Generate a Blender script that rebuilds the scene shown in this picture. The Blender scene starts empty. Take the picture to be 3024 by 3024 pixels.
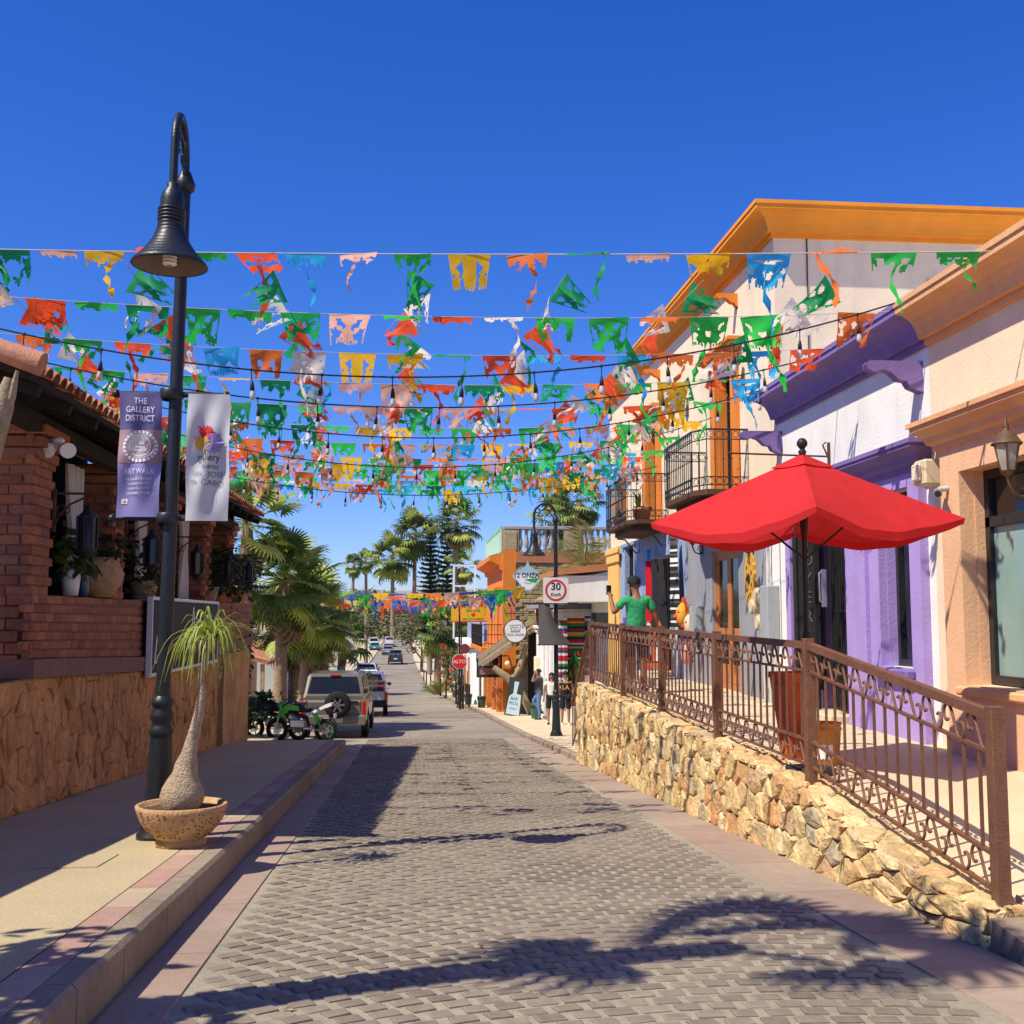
import bpy, math, random
from mathutils import Vector, Matrix, noise
SC = bpy.context.scene
COL = SC.collection
random.seed(7)
R = math.radians
rnd = random.random
def U(a, b): return a + (b - a) * random.random()

# ------------------------------------------------------------------ camera, sky, sun, exposure
cam = bpy.data.cameras.new('camera'); cam.sensor_width = 36; cam.lens = 39.24
cam.clip_start = 0.05; cam.clip_end = 3000
co = bpy.data.objects.new('camera', cam); COL.objects.link(co)
co.location = (0, 0, 1.5); co.rotation_euler = (R(90 + 5.4), 0, R(-5.3))
SC.camera = co
world = bpy.data.worlds.new('World'); SC.world = world; world.use_nodes = True
wn = world.node_tree.nodes; wl = world.node_tree.links
bg = wn['Background']; sky = wn.new('ShaderNodeTexSky'); sky.sky_type = 'NISHITA'; sky.sun_disc = False
SUN = Vector((-.657, -.353, 1.0)).normalized()
sky.sun_elevation = math.asin(SUN.z); sky.sun_rotation = math.atan2(SUN.x, SUN.y)
sky.air_density = 1.0; sky.dust_density = 0.25; sky.ozone_density = 2.5; sky.altitude = 0
hs = wn.new('ShaderNodeHueSaturation'); hs.inputs['Saturation'].default_value = 1.17
hs.inputs['Hue'].default_value = .507
tn = wn.new('ShaderNodeVectorMath'); tn.operation = 'MULTIPLY'; tn.inputs[1].default_value = (.75, .89, 1.33)
wl.new(sky.outputs[0], tn.inputs[0]); wl.new(tn.outputs[0], hs.inputs['Color']); wl.new(hs.outputs[0], bg.inputs['Color'])
bg.inputs['Strength'].default_value = 0.082
sl = bpy.data.lights.new('sun', 'SUN'); sl.energy = 4.15; sl.angle = R(.5); sl.color = (1, .90, .73)
so = bpy.data.objects.new('sun', sl); COL.objects.link(so)
so.rotation_euler = SUN.to_track_quat('Z', 'Y').to_euler(); so.location = (-20, -10, 30)
SC.view_settings.view_transform = 'Standard'; SC.view_settings.look = 'None'
SC.view_settings.exposure = 0.62; SC.view_settings.gamma = 1
SC.view_settings.use_curve_mapping = False

# ------------------------------------------------------------------ mesh builder
class MB:
    def __init__(s): s.v = []; s.f = []; s.mi = []; s.sm = []; s.T = None
    def at(s, x=0, y=0, z=0, rz=0, rx=0, ry=0, sc=1):
        s.T = Matrix.Translation((x, y, z)) @ Matrix.Rotation(rz, 4, 'Z') @ Matrix.Rotation(ry, 4, 'Y') @ Matrix.Rotation(rx, 4, 'X') @ Matrix.Scale(sc, 4)
        return s
    def add(s, vs, fs, mi=0, sm=False):
        n = len(s.v)
        if s.T is None: s.v.extend([tuple(p) for p in vs])
        else: s.v.extend([tuple(s.T @ Vector(p)) for p in vs])
        for f in fs:
            s.f.append(tuple(i + n for i in f)); s.mi.append(mi); s.sm.append(sm)
        return s
    def box(s, x0, x1, y0, y1, z0, z1, mi=0, b=0):
        if x0 > x1: x0, x1 = x1, x0
        if y0 > y1: y0, y1 = y1, y0
        if z0 > z1: z0, z1 = z1, z0
        if b <= 0:
            v = [(x0,y0,z0),(x1,y0,z0),(x1,y1,z0),(x0,y1,z0),(x0,y0,z1),(x1,y0,z1),(x1,y1,z1),(x0,y1,z1)]
            return s.add(v, [(3,2,1,0),(4,5,6,7),(0,1,5,4),(1,2,6,5),(2,3,7,6),(3,0,4,7)], mi)
        b = min(b, (x1-x0)*.45, (y1-y0)*.45, (z1-z0)*.45)
        xs = (x0, x1); ys = (y0, y1); zs = (z0, z1); v = []; idx = {}
        for i in (0, 1):
            for j in (0, 1):
                for k in (0, 1):
                    dx = b if i == 0 else -b; dy = b if j == 0 else -b; dz = b if k == 0 else -b
                    idx[i,j,k,0] = len(v); v.append((xs[i], ys[j]+dy, zs[k]+dz))
                    idx[i,j,k,1] = len(v); v.append((xs[i]+dx, ys[j], zs[k]+dz))
                    idx[i,j,k,2] = len(v); v.append((xs[i]+dx, ys[j]+dy, zs[k]))
        f = []
        for i in (0, 1): f.append((idx[i,0,0,0], idx[i,1,0,0], idx[i,1,1,0], idx[i,0,1,0]))
        for j in (0, 1): f.append((idx[0,j,0,1], idx[1,j,0,1], idx[1,j,1,1], idx[0,j,1,1]))
        for k in (0, 1): f.append((idx[0,0,k,2], idx[1,0,k,2], idx[1,1,k,2], idx[0,1,k,2]))
        for i in (0, 1):
            for j in (0, 1): f.append((idx[i,j,0,0], idx[i,j,1,0], idx[i,j,1,1], idx[i,j,0,1]))
        for i in (0, 1):
            for k in (0, 1): f.append((idx[i,0,k,0], idx[i,1,k,0], idx[i,1,k,2], idx[i,0,k,2]))
        for j in (0, 1):
            for k in (0, 1): f.append((idx[0,j,k,1], idx[1,j,k,1], idx[1,j,k,2], idx[0,j,k,2]))
        for i in (0, 1):
            for j in (0, 1):
                for k in (0, 1): f.append((idx[i,j,k,0], idx[i,j,k,1], idx[i,j,k,2]))
        return s.add(v, f, mi)
    def tube(s, pts, r, n=6, mi=0, cap=True, sm=True, closed=False, flat=1.0):
        pts = [Vector(p) for p in pts]; m = len(pts)
        rr = r if isinstance(r, (list, tuple)) else [r] * m
        vs = []; fs = []; prev = None
        for i, p in enumerate(pts):
            if closed: t = pts[(i+1) % m] - pts[i-1]
            else: t = pts[min(i+1, m-1)] - pts[max(i-1, 0)]
            if t.length < 1e-9: t = Vector((0, 0, 1))
            t.normalize()
            if prev is None:
                a = Vector((0, 0, 1)) if abs(t.z) < .9 else Vector((1, 0, 0))
                nn = t.cross(a).normalized()
            else:
                nn = prev - t * prev.dot(t)
                if nn.length < 1e-6: nn = t.orthogonal()
                nn.normalize()
            prev = nn; bb = t.cross(nn)
            for k in range(n):
                an = 2 * math.pi * k / n
                vs.append(p + nn * (math.cos(an) * rr[i]) + bb * (math.sin(an) * rr[i] * flat))
        seg = m if closed else m - 1
        for i in range(seg):
            a = i * n; b = ((i + 1) % m) * n
            for k in range(n):
                k2 = (k + 1) % n; fs.append((a+k, a+k2, b+k2, b+k))
        s.add(vs, fs, mi, sm)
        if cap and not closed:
            s.add(vs[:n], [tuple(range(n))[::-1]], mi); s.add(vs[-n:], [tuple(range(n))], mi)
        return s
    def bar(s, p0, p1, w, h=None, mi=0):
        h = h or w; p0 = Vector(p0); p1 = Vector(p1); t = (p1 - p0).normalized()
        a = Vector((0, 0, 1)) if abs(t.z) < .95 else Vector((0, 1, 0))
        x = t.cross(a).normalized() * (w / 2); y = x.normalized().cross(t) * (h / 2)
        v = [p0-x-y, p0+x-y, p0+x+y, p0-x+y, p1-x-y, p1+x-y, p1+x+y, p1-x+y]
        return s.add(v, [(3,2,1,0),(4,5,6,7),(0,1,5,4),(1,2,6,5),(2,3,7,6),(3,0,4,7)], mi)
    def lathe(s, prof, n=20, c=(0, 0, 0), mi=0, sm=True, rib=0, ribn=8, a0=0, a1=2*math.pi):
        vs = []; fs = []; m = len(prof); full = abs(a1 - a0 - 2*math.pi) < 1e-6
        nn = n if full else n + 1
        for r, z in prof:
            for k in range(nn):
                an = a0 + (a1 - a0) * k / n
                q = r * (1 + rib * math.cos(an * ribn)) if rib else r
                vs.append((c[0] + q*math.cos(an), c[1] + q*math.sin(an), c[2] + z))
        for i in range(m - 1):
            for k in range(n):
                k2 = (k + 1) % nn; fs.append((i*nn+k, i*nn+k2, (i+1)*nn+k2, (i+1)*nn+k))
        return s.add(vs, fs, mi, sm)
    def prism(s, poly, d0, d1, ax='x', mi=0):
        # poly: 2D points in the plane normal to ax; 'x':(y,z) 'y':(x,z) 'z':(x,y)
        def q(p, d):
            return (d, p[0], p[1]) if ax == 'x' else (p[0], d, p[1]) if ax == 'y' else (p[0], p[1], d)
        n = len(poly); v = [q(p, d0) for p in poly] + [q(p, d1) for p in poly]
        f = [tuple(range(n))[::-1], tuple(range(n, 2*n))] + [(i, (i+1) % n, n+(i+1) % n, n+i) for i in range(n)]
        return s.add(v, f, mi)
    def grid(s, fn, nu, nv, mi=0, sm=True, keep=None):
        vs = [fn(i/nu, j/nv) for j in range(nv+1) for i in range(nu+1)]
        fs = [(j*(nu+1)+i, j*(nu+1)+i+1, (j+1)*(nu+1)+i+1, (j+1)*(nu+1)+i) for j in range(nv) for i in range(nu)
              if keep is None or keep((i+.5)/nu, (j+.5)/nv)]
        return s.add(vs, fs, mi, sm)
    def ell(s, c, r, nu=12, nv=8, mi=0):
        if not isinstance(r, (tuple, list)): r = (r, r, r)
        def fn(u, v):
            a = u*2*math.pi; b = -math.pi/2 + v*math.pi
            return (c[0]+r[0]*math.cos(b)*math.cos(a), c[1]+r[1]*math.cos(b)*math.sin(a), c[2]+r[2]*math.sin(b))
        return s.grid(fn, nu, nv, mi)
    def disc(s, c, r, ax='y', n=20, mi=0, r2=0, th=.01):
        # flat disc or ring with thickness along ax
        def q(a, rr, d):
            x, y = rr*math.cos(a), rr*math.sin(a)
            return (c[0]+d, c[1]+x, c[2]+y) if ax == 'x' else (c[0]+x, c[1]+d, c[2]+y) if ax == 'y' else (c[0]+x, c[1]+y, c[2]+d)
        vs = []; fs = []
        for k in range(n):
            a = 2*math.pi*k/n
            vs += [q(a, r, -th/2), q(a, r, th/2), q(a, r2, -th/2), q(a, r2, th/2)]
        for k in range(n):
            a = 4*k; b = 4*((k+1) % n)
            fs += [(a, b, b+1, a+1), (a, a+2, b+2, b), (a+1, b+1, b+3, a+3)]
            if r2: fs.append((a+2, a+3, b+3, b+2))
        return s.add(vs, fs, mi)
    def sweep(s, path, prof, mi=0, closed=False, caps=True):
        # path: XY points, profile (out, z); out is to the right of travel... left-hand normal
        n = len(path); P = [Vector((p[0], p[1])) for p in path]; rows = []
        for i in range(n):
            d0 = (P[i]-P[i-1]).normalized() if i > 0 or closed else None
            d1 = (P[(i+1) % n]-P[i]).normalized() if i < n-1 or closed else None
            if d0 is None: d0 = d1
            if d1 is None: d1 = d0
            n0 = Vector((-d0.y, d0.x)); n1 = Vector((-d1.y, d1.x)); m = (n0+n1)
            m = m / max(.2, m.dot(n0))
            rows.append([(P[i].x+m.x*o, P[i].y+m.y*o, z) for o, z in prof])
        k = len(prof); vs = [p for r in rows for p in r]; fs = []
        for i in range(n if closed else n-1):
            j = (i+1) % n
            for a in range(k-1): fs.append((i*k+a, i*k+a+1, j*k+a+1, j*k+a))
        s.add(vs, fs, mi)
        if caps and not closed:
            s.add(rows[0], [tuple(range(k))], mi); s.add(rows[-1], [tuple(range(k))[::-1]], mi)
        return s
    def mesh(s, name, mats):
        me = bpy.data.meshes.new(name); me.from_pydata(s.v, [], s.f)
        for m in (mats if isinstance(mats, (list, tuple)) else [mats]): me.materials.append(m)
        me.polygons.foreach_set('material_index', s.mi); me.polygons.foreach_set('use_smooth', s.sm)
        me.update(); return me

def put(name, me, parent=None, loc=None, rot=None, label=None):
    o = bpy.data.objects.new(name, me); COL.objects.link(o)
    if parent is not None: o.parent = parent
    if loc is not None: o.location = loc
    if rot is not None: o.rotation_euler = rot
    if label: o['label'] = label
    return o
def obj(name, mb, mats, parent=None, loc=None, rot=None, label=None):
    return put(name, mb.mesh(name, mats), parent, loc, rot, label)
def tag(o, label, cat, group=None):
    o['label'] = label; o['category'] = cat
    if group: o['group'] = group
    return o
def thing(name, label, cat, loc=(0, 0, 0), rz=0, group=None):
    o = bpy.data.objects.new(name, None); COL.objects.link(o); o.empty_display_size = .2
    o.location = loc; o.rotation_euler = (0, 0, rz)
    return tag(o, label, cat, group)
def struct(name, mb, m):
    o = obj(name, mb, m); o['kind'] = 'structure'; return o
def dup(o, loc=None, rz=None, label=None, group=None, parent=None, rot=None):
    c = o.copy(); COL.objects.link(c)
    if parent is not None: c.parent = parent
    if loc is not None: c.location = loc
    if rz is not None: c.rotation_euler = (0, 0, rz)
    if rot is not None: c.rotation_euler = rot
    if label: c['label'] = label
    if group: c['group'] = group
    for ch in list(o.children): dup(ch, parent=c)
    return c
def text(s, size, m, parent, loc, rot, name='lettering', depth=.003, sx=1, align='CENTER', off=0, shear=0):
    cu = bpy.data.curves.new('t', 'FONT'); cu.body = s; cu.size = size; cu.align_x = align; cu.align_y = 'CENTER'
    cu.extrude = depth; cu.offset = off; cu.shear = shear; cu.resolution_u = 3
    to = bpy.data.objects.new('t', cu)
    me = bpy.data.meshes.new_from_object(to); bpy.data.objects.remove(to); bpy.data.curves.remove(cu)
    me.materials.clear(); me.materials.append(m)
    o = put(name, me, parent, loc, rot); o.scale = (sx, 1, 1)
    return o

# ------------------------------------------------------------------ materials
def mat(name, c, r=.75, var=.14, sc=5., bump=.12, bsc=60., metal=0., spec=.3, pal=None, palmix=1., trans=None, coat=0., stain=0., stsc=.8, emis=None, streak=0.):
    m = bpy.data.materials.new(name); m.use_nodes = True; nt = m.node_tree; N = nt.nodes; L = nt.links
    b = N['Principled BSDF']; out = N['Material Output']
    b.inputs['Roughness'].default_value = r; b.inputs['Metallic'].default_value = metal
    b.inputs['Specular IOR Level'].default_value = spec
    if coat: b.inputs['Coat Weight'].default_value = coat; b.inputs['Coat Roughness'].default_value = .05
    geo = N.new('ShaderNodeNewGeometry')
    nz = N.new('ShaderNodeTexNoise'); nz.inputs['Scale'].default_value = sc; nz.inputs['Detail'].default_value = 5
    nz.inputs['Roughness'].default_value = .62
    L.new(geo.outputs['Position'], nz.inputs['Vector'])
    mr = N.new('ShaderNodeMapRange'); mr.inputs['From Min'].default_value = .28; mr.inputs['From Max'].default_value = .72
    mr.inputs['To Min'].default_value = 1-var; mr.inputs['To Max'].default_value = 1+var
    L.new(nz.outputs['Fac'], mr.inputs['Value']); fac = mr.outputs[0]
    if stain:
        n2 = N.new('ShaderNodeTexNoise'); n2.inputs['Scale'].default_value = stsc; n2.inputs['Detail'].default_value = 7
        L.new(geo.outputs['Position'], n2.inputs['Vector'])
        m2 = N.new('ShaderNodeMapRange'); m2.inputs['From Min'].default_value = .42; m2.inputs['From Max'].default_value = .68
        m2.inputs['To Min'].default_value = 1; m2.inputs['To Max'].default_value = 1-stain
        L.new(n2.outputs['Fac'], m2.inputs['Value'])
        mm = N.new('ShaderNodeMath'); mm.operation = 'MULTIPLY'; L.new(fac, mm.inputs[0]); L.new(m2.outputs[0], mm.inputs[1]); fac = mm.outputs[0]
    if streak:
        mp = N.new('ShaderNodeVectorMath'); mp.operation = 'MULTIPLY'; mp.inputs[1].default_value = (5, 5, .35); L.new(geo.outputs['Position'], mp.inputs[0])
        n4 = N.new('ShaderNodeTexNoise'); n4.inputs['Scale'].default_value = 1; n4.inputs['Detail'].default_value = 6; L.new(mp.outputs[0], n4.inputs['Vector'])
        m4 = N.new('ShaderNodeMapRange'); m4.inputs['From Min'].default_value = .5; m4.inputs['From Max'].default_value = .75; m4.inputs['To Min'].default_value = 1; m4.inputs['To Max'].default_value = 1-streak
        L.new(n4.outputs['Fac'], m4.inputs['Value']); mm = N.new('ShaderNodeMath'); mm.operation = 'MULTIPLY'; L.new(fac, mm.inputs[0]); L.new(m4.outputs[0], mm.inputs[1]); fac = mm.outputs[0]
    vm = N.new('ShaderNodeVectorMath'); vm.operation = 'SCALE'; L.new(fac, vm.inputs['Scale'])
    if pal:
        oi = N.new('ShaderNodeObjectInfo'); ad = N.new('ShaderNodeMath'); ad.operation = 'ADD'
        L.new(oi.outputs['Random'], ad.inputs[0]); L.new(geo.outputs['Random Per Island'], ad.inputs[1])
        fr = N.new('ShaderNodeMath'); fr.operation = 'FRACT'; L.new(ad.outputs[0], fr.inputs[0])
        cr = N.new('ShaderNodeValToRGB'); cr.color_ramp.interpolation = 'LINEAR'
        el = cr.color_ramp.elements
        while len(el) < len(pal): el.new(.5)
        for i, p in enumerate(pal): el[i].position = i/(len(pal)-1); el[i].color = (*p, 1)
        L.new(fr.outputs[0], cr.inputs[0]); L.new(cr.outputs[0], vm.inputs[0])
    else: vm.inputs[0].default_value = c
    L.new(vm.outputs[0], b.inputs['Base Color'])
    if bump:
        n3 = N.new('ShaderNodeTexNoise'); n3.inputs['Scale'].default_value = bsc; n3.inputs['Detail'].default_value = 6
        L.new(geo.outputs['Position'], n3.inputs['Vector'])
        bp = N.new('ShaderNodeBump'); bp.inputs['Strength'].default_value = bump*3; bp.inputs['Distance'].default_value = .01
        L.new(n3.outputs['Fac'], bp.inputs['Height']); L.new(bp.outputs[0], b.inputs['Normal'])
    if trans:
        t = N.new('ShaderNodeBsdfTranslucent'); L.new(vm.outputs[0], t.inputs['Color'])
        mx = N.new('ShaderNodeMixShader'); mx.inputs[0].default_value = trans
        L.new(b.outputs[0], mx.inputs[1]); L.new(t.outputs[0], mx.inputs[2]); L.new(mx.outputs[0], out.inputs['Surface'])
    if emis: b.inputs['Emission Color'].default_value = (*c, 1); b.inputs['Emission Strength'].default_value = emis
    return m
def h(x):  # sRGB hex -> linear
    c = [int(x[i:i+2], 16)/255 for i in (0, 2, 4)]
    return tuple(a/12.92 if a <= .04045 else ((a+.055)/1.055)**2.4 for a in c)

K = {}
K['paver'] = mat('paver stone', (.2,.15,.14), .85, .16, 14, .12, 90, pal=[(.205,.168,.132),(.245,.205,.16),(.215,.175,.14),(.275,.23,.178),(.19,.155,.125),(.235,.198,.155)], stain=.22, stsc=.6)
K['joint'] = mat('sandy joint', (.37,.335,.25), .95, .15, 20, .4, 120, stain=.25)
K['roadfar'] = mat('worn paving', (.27,.235,.19), .9, .12, 3, .2, 40, stain=.25, stsc=.3)
K['redslab'] = mat('pink concrete slab', (.38,.25,.22), .85, .1, 8, .2, 80, pal=[(.34,.245,.19),(.32,.25,.20),(.37,.29,.22),(.31,.23,.185)], stain=.15)
K['beigeslab'] = mat('border slab', (.45,.36,.26), .85, .1, 8, .2, 80, pal=[(.48,.38,.26),(.40,.25,.20),(.38,.24,.19),(.40,.27,.22),(.46,.37,.26)], stain=.12)
K['walk'] = mat('pebbled concrete', (.54,.45,.28), .9, .16, 45, .35, 160, stain=.12)
K['terrace'] = mat('terrace concrete', (.62,.51,.34), .9, .10, 25, .2, 120, stain=.12)
K['kerb'] = mat('kerb stone', (.30,.24,.18), .9, .16, 10, .3, 70, stain=.25)
K['ground'] = mat('dry earth', (.33,.27,.19), .95, .2, 2, .2, 20)
K['stone'] = mat('rubble stone', (.5,.4,.27), .9, .24, 9, .8, 26, pal=[(.62,.44,.20),(.68,.51,.25),(.54,.38,.17),(.70,.56,.31),(.58,.31,.12),(.43,.37,.25),(.66,.48,.22),(.72,.56,.30),(.50,.26,.11),(.64,.47,.23)], stain=.25, stsc=6)
K['mortar'] = mat('wall mortar', (.52,.43,.29), .95, .2, 20, .6, 80)
K['imprint'] = mat('ochre stone', (.42,.19,.07), .85, .26, 12, .5, 45, pal=[(.66,.33,.125),(.58,.28,.105),(.70,.37,.145),(.61,.30,.11),(.66,.34,.135)], stain=.35, stsc=1.4, streak=.25)
K['imjoint'] = mat('ochre joint', (.26,.115,.04), .95, .2, 20, .4, 80)
K['brick'] = mat('red brick', (.3,.1,.06), .85, .22, 20, .45, 70, pal=[(.31,.11,.06),(.40,.145,.075),(.22,.08,.05),(.44,.18,.095),(.26,.10,.065),(.34,.15,.095)])
K['brickm'] = mat('brick mortar', (.24,.15,.11), .95, .2, 20, .4, 80)
K['ledge'] = mat('brown ledge', (.24,.13,.1), .9, .15, 8, .3, 60)
K['tile'] = mat('clay roof tile', (.42,.17,.09), .85, .2, 10, .3, 60, pal=[(.44,.18,.10),(.36,.14,.08),(.50,.24,.15),(.4,.16,.09)])
K['tar'] = mat('dark timber', (.025,.02,.017), .9, .3, 8, .3, 40)
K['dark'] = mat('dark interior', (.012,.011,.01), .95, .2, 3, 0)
K['black'] = mat('black iron', (.018,.018,.02), .45, .25, 20, .1, 90, spec=.5)
K['lampblk'] = mat('lamp post paint', (.016,.02,.026), .4, .25, 14, .08, 60, spec=.35)
K['lampin'] = mat('lamp shade inner', (.17,.13,.12), .7, .15, 9, .1)
K['bulb'] = mat('lamp bulb', (.85,.82,.9), .3, .02, 5, 0)
K['rail'] = mat('brown railing paint', (.17,.075,.043), .55, .25, 12, .2, 60, spec=.4, stain=.2, stsc=3)
K['white'] = mat('white plaster', (.80,.79,.75), .85, .05, 3, .2, 30, stain=.07, streak=.09)
K['whitep'] = mat('white paint', (.8,.8,.8), .5, .03, 6, .03)
K['cream'] = mat('cream plaster', (.80,.64,.45), .85, .05, 3, .2, 30, stain=.08, streak=.08)
K['cream2'] = mat('pale cream plaster', (.82,.68,.49), .85, .05, 3, .2, 30, stain=.08, streak=.1)
K['peach'] = mat('peach plaster', (.76,.46,.27), .8, .06, 3, .2, 30, stain=.1, streak=.1)
K['peachd'] = mat('deep peach cornice', (.72,.40,.20), .8, .07, 4, .2, 30, stain=.1, streak=.1)
K['purple'] = mat('lilac plaster', (.40,.29,.63), .8, .06, 3, .2, 30, stain=.12, streak=.1)
K['purpled'] = mat('violet cornice', (.22,.15,.38), .75, .08, 4, .2, 30, stain=.12, streak=.12)
K['orange'] = mat('orange cornice paint', (.82,.30,.03), .75, .07, 3, .1, 50, stain=.1)
K['oranged'] = mat('orange trim', (.72,.22,.03), .75, .08, 3, .1, 50)
K['gray'] = mat('grey plaster', (.29,.30,.33), .85, .07, 3, .2, 30, stain=.15, streak=.15)
K['blue'] = mat('rough blue plaster', (.30,.40,.62), .9, .2, 14, .9, 22, stain=.15, stsc=4)
K['bluetrim'] = mat('blue trim', (.26,.32,.47), .8, .08, 4, .1)
K['yellow'] = mat('yellow plaster', (.80,.48,.13), .8, .06, 3, .1)
K['wood'] = mat('orange wood', (.46,.17,.05), .5, .3, 14, .1, 50, spec=.4)
K['woodd'] = mat('dark red wood', (.19,.045,.025), .5, .25, 14, .1, 50, spec=.4)
K['oldwood'] = mat('weathered timber', (.34,.26,.16), .85, .3, 12, .4, 40)
K['glass'] = mat('dark window glass', (.012,.015,.018), .08, .1, 3, 0, spec=.45)
K['glassg'] = mat('green tinted glass', (.22,.36,.33), .12, .06, 3, 0, spec=.7)
K['steel'] = mat('bare steel', (.5,.5,.5), .35, .08, 10, .05, metal=.8)
K['conduit'] = mat('grey conduit', (.5,.5,.46), .5, .1, 8, .05)
K['elec'] = mat('grey electric box', (.33,.36,.37), .5, .1, 6, .05)
K['red'] = mat('red canvas', (.78,.035,.04), .85, .08, 5, .3, 260, trans=.3, stain=.1, stsc=2)
K['planter'] = mat('red clay planter', (.50,.10,.03), .7, .15, 9, .2, 60)
K['terra'] = mat('terracotta', (.45,.17,.08), .85, .15, 9, .25, 60)
K['potstone'] = mat('pitted planter', (.50,.31,.16), .9, .14, 9, .5, 55, stain=.2, stsc=10)
K['pit'] = mat('dark pit', (.13,.07,.035), 1, .2, 10, 0)
K['bark'] = mat('ponytail bark', (.42,.33,.23), .95, .24, 22, 1.0, 60)
K['soil'] = mat('soil', (.09,.06,.04), 1, .3, 20, .5)
K['trunk'] = mat('palm trunk', (.30,.21,.13), .95, .3, 10, .8, 30)
K['treebark'] = mat('grey bark', (.28,.21,.15), .95, .3, 12, .9, 30)
K['frond'] = mat('palm frond', (.11,.17,.03), .5, .3, 6, 0, spec=.45, trans=.35, pal=[(.09,.15,.03),(.14,.21,.04),(.20,.25,.05),(.07,.12,.03)])
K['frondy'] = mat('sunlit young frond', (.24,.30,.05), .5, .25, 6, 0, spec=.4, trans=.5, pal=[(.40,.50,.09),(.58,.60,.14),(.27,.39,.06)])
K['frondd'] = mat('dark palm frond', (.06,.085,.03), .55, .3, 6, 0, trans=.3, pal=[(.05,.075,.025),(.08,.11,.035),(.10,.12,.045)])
K['frondgold'] = mat('yellowing frond', (.34,.24,.06), .6, .3, 6, 0, trans=.35, pal=[(.36,.25,.06),(.24,.22,.06),(.42,.3,.09)])
K['frondbr'] = mat('dry frond', (.25,.17,.09), .8, .3, 6, 0, trans=.2)
K['pony'] = mat('ponytail leaf', (.26,.34,.045), .5, .25, 8, 0, spec=.4, trans=.35, pal=[(.38,.44,.07),(.24,.33,.045),(.48,.5,.12)])
K['leaf'] = mat('green leaf', (.08,.13,.03), .55, .3, 8, 0, trans=.3, pal=[(.06,.11,.03),(.10,.16,.035),(.08,.13,.04),(.13,.18,.05)])
K['leafdk'] = mat('dark leaf', (.035,.06,.02), .6, .3, 8, 0, trans=.2, pal=[(.03,.05,.02),(.05,.08,.025)])
K['pine'] = mat('pine needles', (.035,.06,.035), .7, .3, 4, 0, trans=.1)
K['scrub'] = mat('desert scrub', (.17,.16,.07), .8, .3, .3, 0, pal=[(.15,.15,.06),(.2,.18,.09),(.11,.13,.05)], trans=.2)
K['flower'] = mat('orange red flower', (.75,.08,.03), .6, .15, 8, 0, trans=.3)
K['tyre'] = mat('tyre rubber', (.016,.016,.017), .85, .2, 30, .2)
K['alloy'] = mat('alloy rim', (.5,.5,.5), .3, .05, 10, 0, metal=.85)
K['chrome'] = mat('chrome', (.7,.7,.7), .15, .02, 10, 0, metal=1)
K['plasticb'] = mat('black plastic', (.02,.02,.022), .5, .1, 10, .05)
K['taill'] = mat('tail lamp red', (.5,.012,.012), .2, .05, 10, 0, spec=.6)
K['plate'] = mat('number plate', (.7,.7,.7), .5, .05, 10, 0)
K['carbeige'] = mat('champagne car paint', (.25,.225,.17), .3, .04, 10, 0, metal=.4, coat=.5)
K['carwhite'] = mat('white car paint', (.75,.75,.74), .3, .02, 10, 0, coat=.6)
K['carsilver'] = mat('silver car paint', (.45,.46,.48), .28, .03, 10, 0, metal=.6, coat=.6)
K['cardark'] = mat('dark car paint', (.03,.035,.045), .25, .05, 10, 0, coat=.6)
K['carteal'] = mat('teal car paint', (.03,.22,.22), .3, .05, 10, 0, coat=.6)
K['carblue'] = mat('blue car paint', (.05,.09,.2), .3, .05, 10, 0, coat=.6)
K['motogreen'] = mat('bright green fairing', (.06,.42,.035), .3, .05, 10, 0, coat=.5)
K['skin'] = mat('skin', (.38,.19,.12), .55, .06, 15, .05)
K['skin2'] = mat('tanned skin', (.27,.125,.075), .55, .06, 15, .05)
K['hair'] = mat('black hair', (.012,.01,.009), .6, .3, 40, .3)
K['shirtg'] = mat('green cotton', (.035,.33,.13), .9, .12, 7, .9, 14)
K['shirtgrey'] = mat('charcoal cotton', (.085,.08,.08), .9, .1, 14, .15, 90)
K['denim'] = mat('blue denim', (.11,.18,.31), .9, .2, 14, .2, 120)
K['clothk'] = mat('black cloth', (.018,.018,.022), .9, .15, 14, .2, 90)
K['clothw'] = mat('white cloth', (.72,.70,.66), .9, .05, 14, .2, 60)
K['curtain'] = mat('white curtain', (.72,.70,.68), .9, .06, 9, .1, trans=.3)
K['bannerp'] = mat('lavender banner', (.30,.28,.55), .75, .04, 5, .05, trans=.3)
K['bannerd'] = mat('indigo banner print', (.14,.13,.30), .75, .04, 5, .05, trans=.25)
K['bannerk'] = mat('pink banner print', (.46,.30,.31), .75, .14, 9, .05, trans=.3)
K['bannerg'] = mat('pale grey banner', (.62,.63,.66), .75, .04, 5, .05, trans=.3)
K['inkw'] = mat('pale print', (.72,.70,.80), .8, .05, 8, 0)
K['inkk'] = mat('black print', (.02,.02,.025), .8, .05, 8, 0)
K['inkg'] = mat('grey print', (.33,.30,.32), .8, .1, 8, 0)
K['inkr'] = mat('red print', (.55,.03,.03), .8, .1, 8, 0)
K['inky'] = mat('ochre print', (.60,.33,.04), .8, .1, 8, 0)
K['inkv'] = mat('violet print', (.26,.22,.50), .8, .1, 8, 0)
K['signblk'] = mat('black board', (.03,.028,.026), .7, .2, 10, .1)
K['signw'] = mat('white sign face', (.72,.73,.72), .45, .04, 6, .03)
K['signred'] = mat('red sign paint', (.62,.025,.025), .45, .05, 6, .03)
K['signyel'] = mat('yellow sign', (.75,.46,.03), .6, .06, 4, .03)
K['signblue'] = mat('pale blue sign', (.38,.52,.58), .6, .1, 12, .03)
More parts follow.
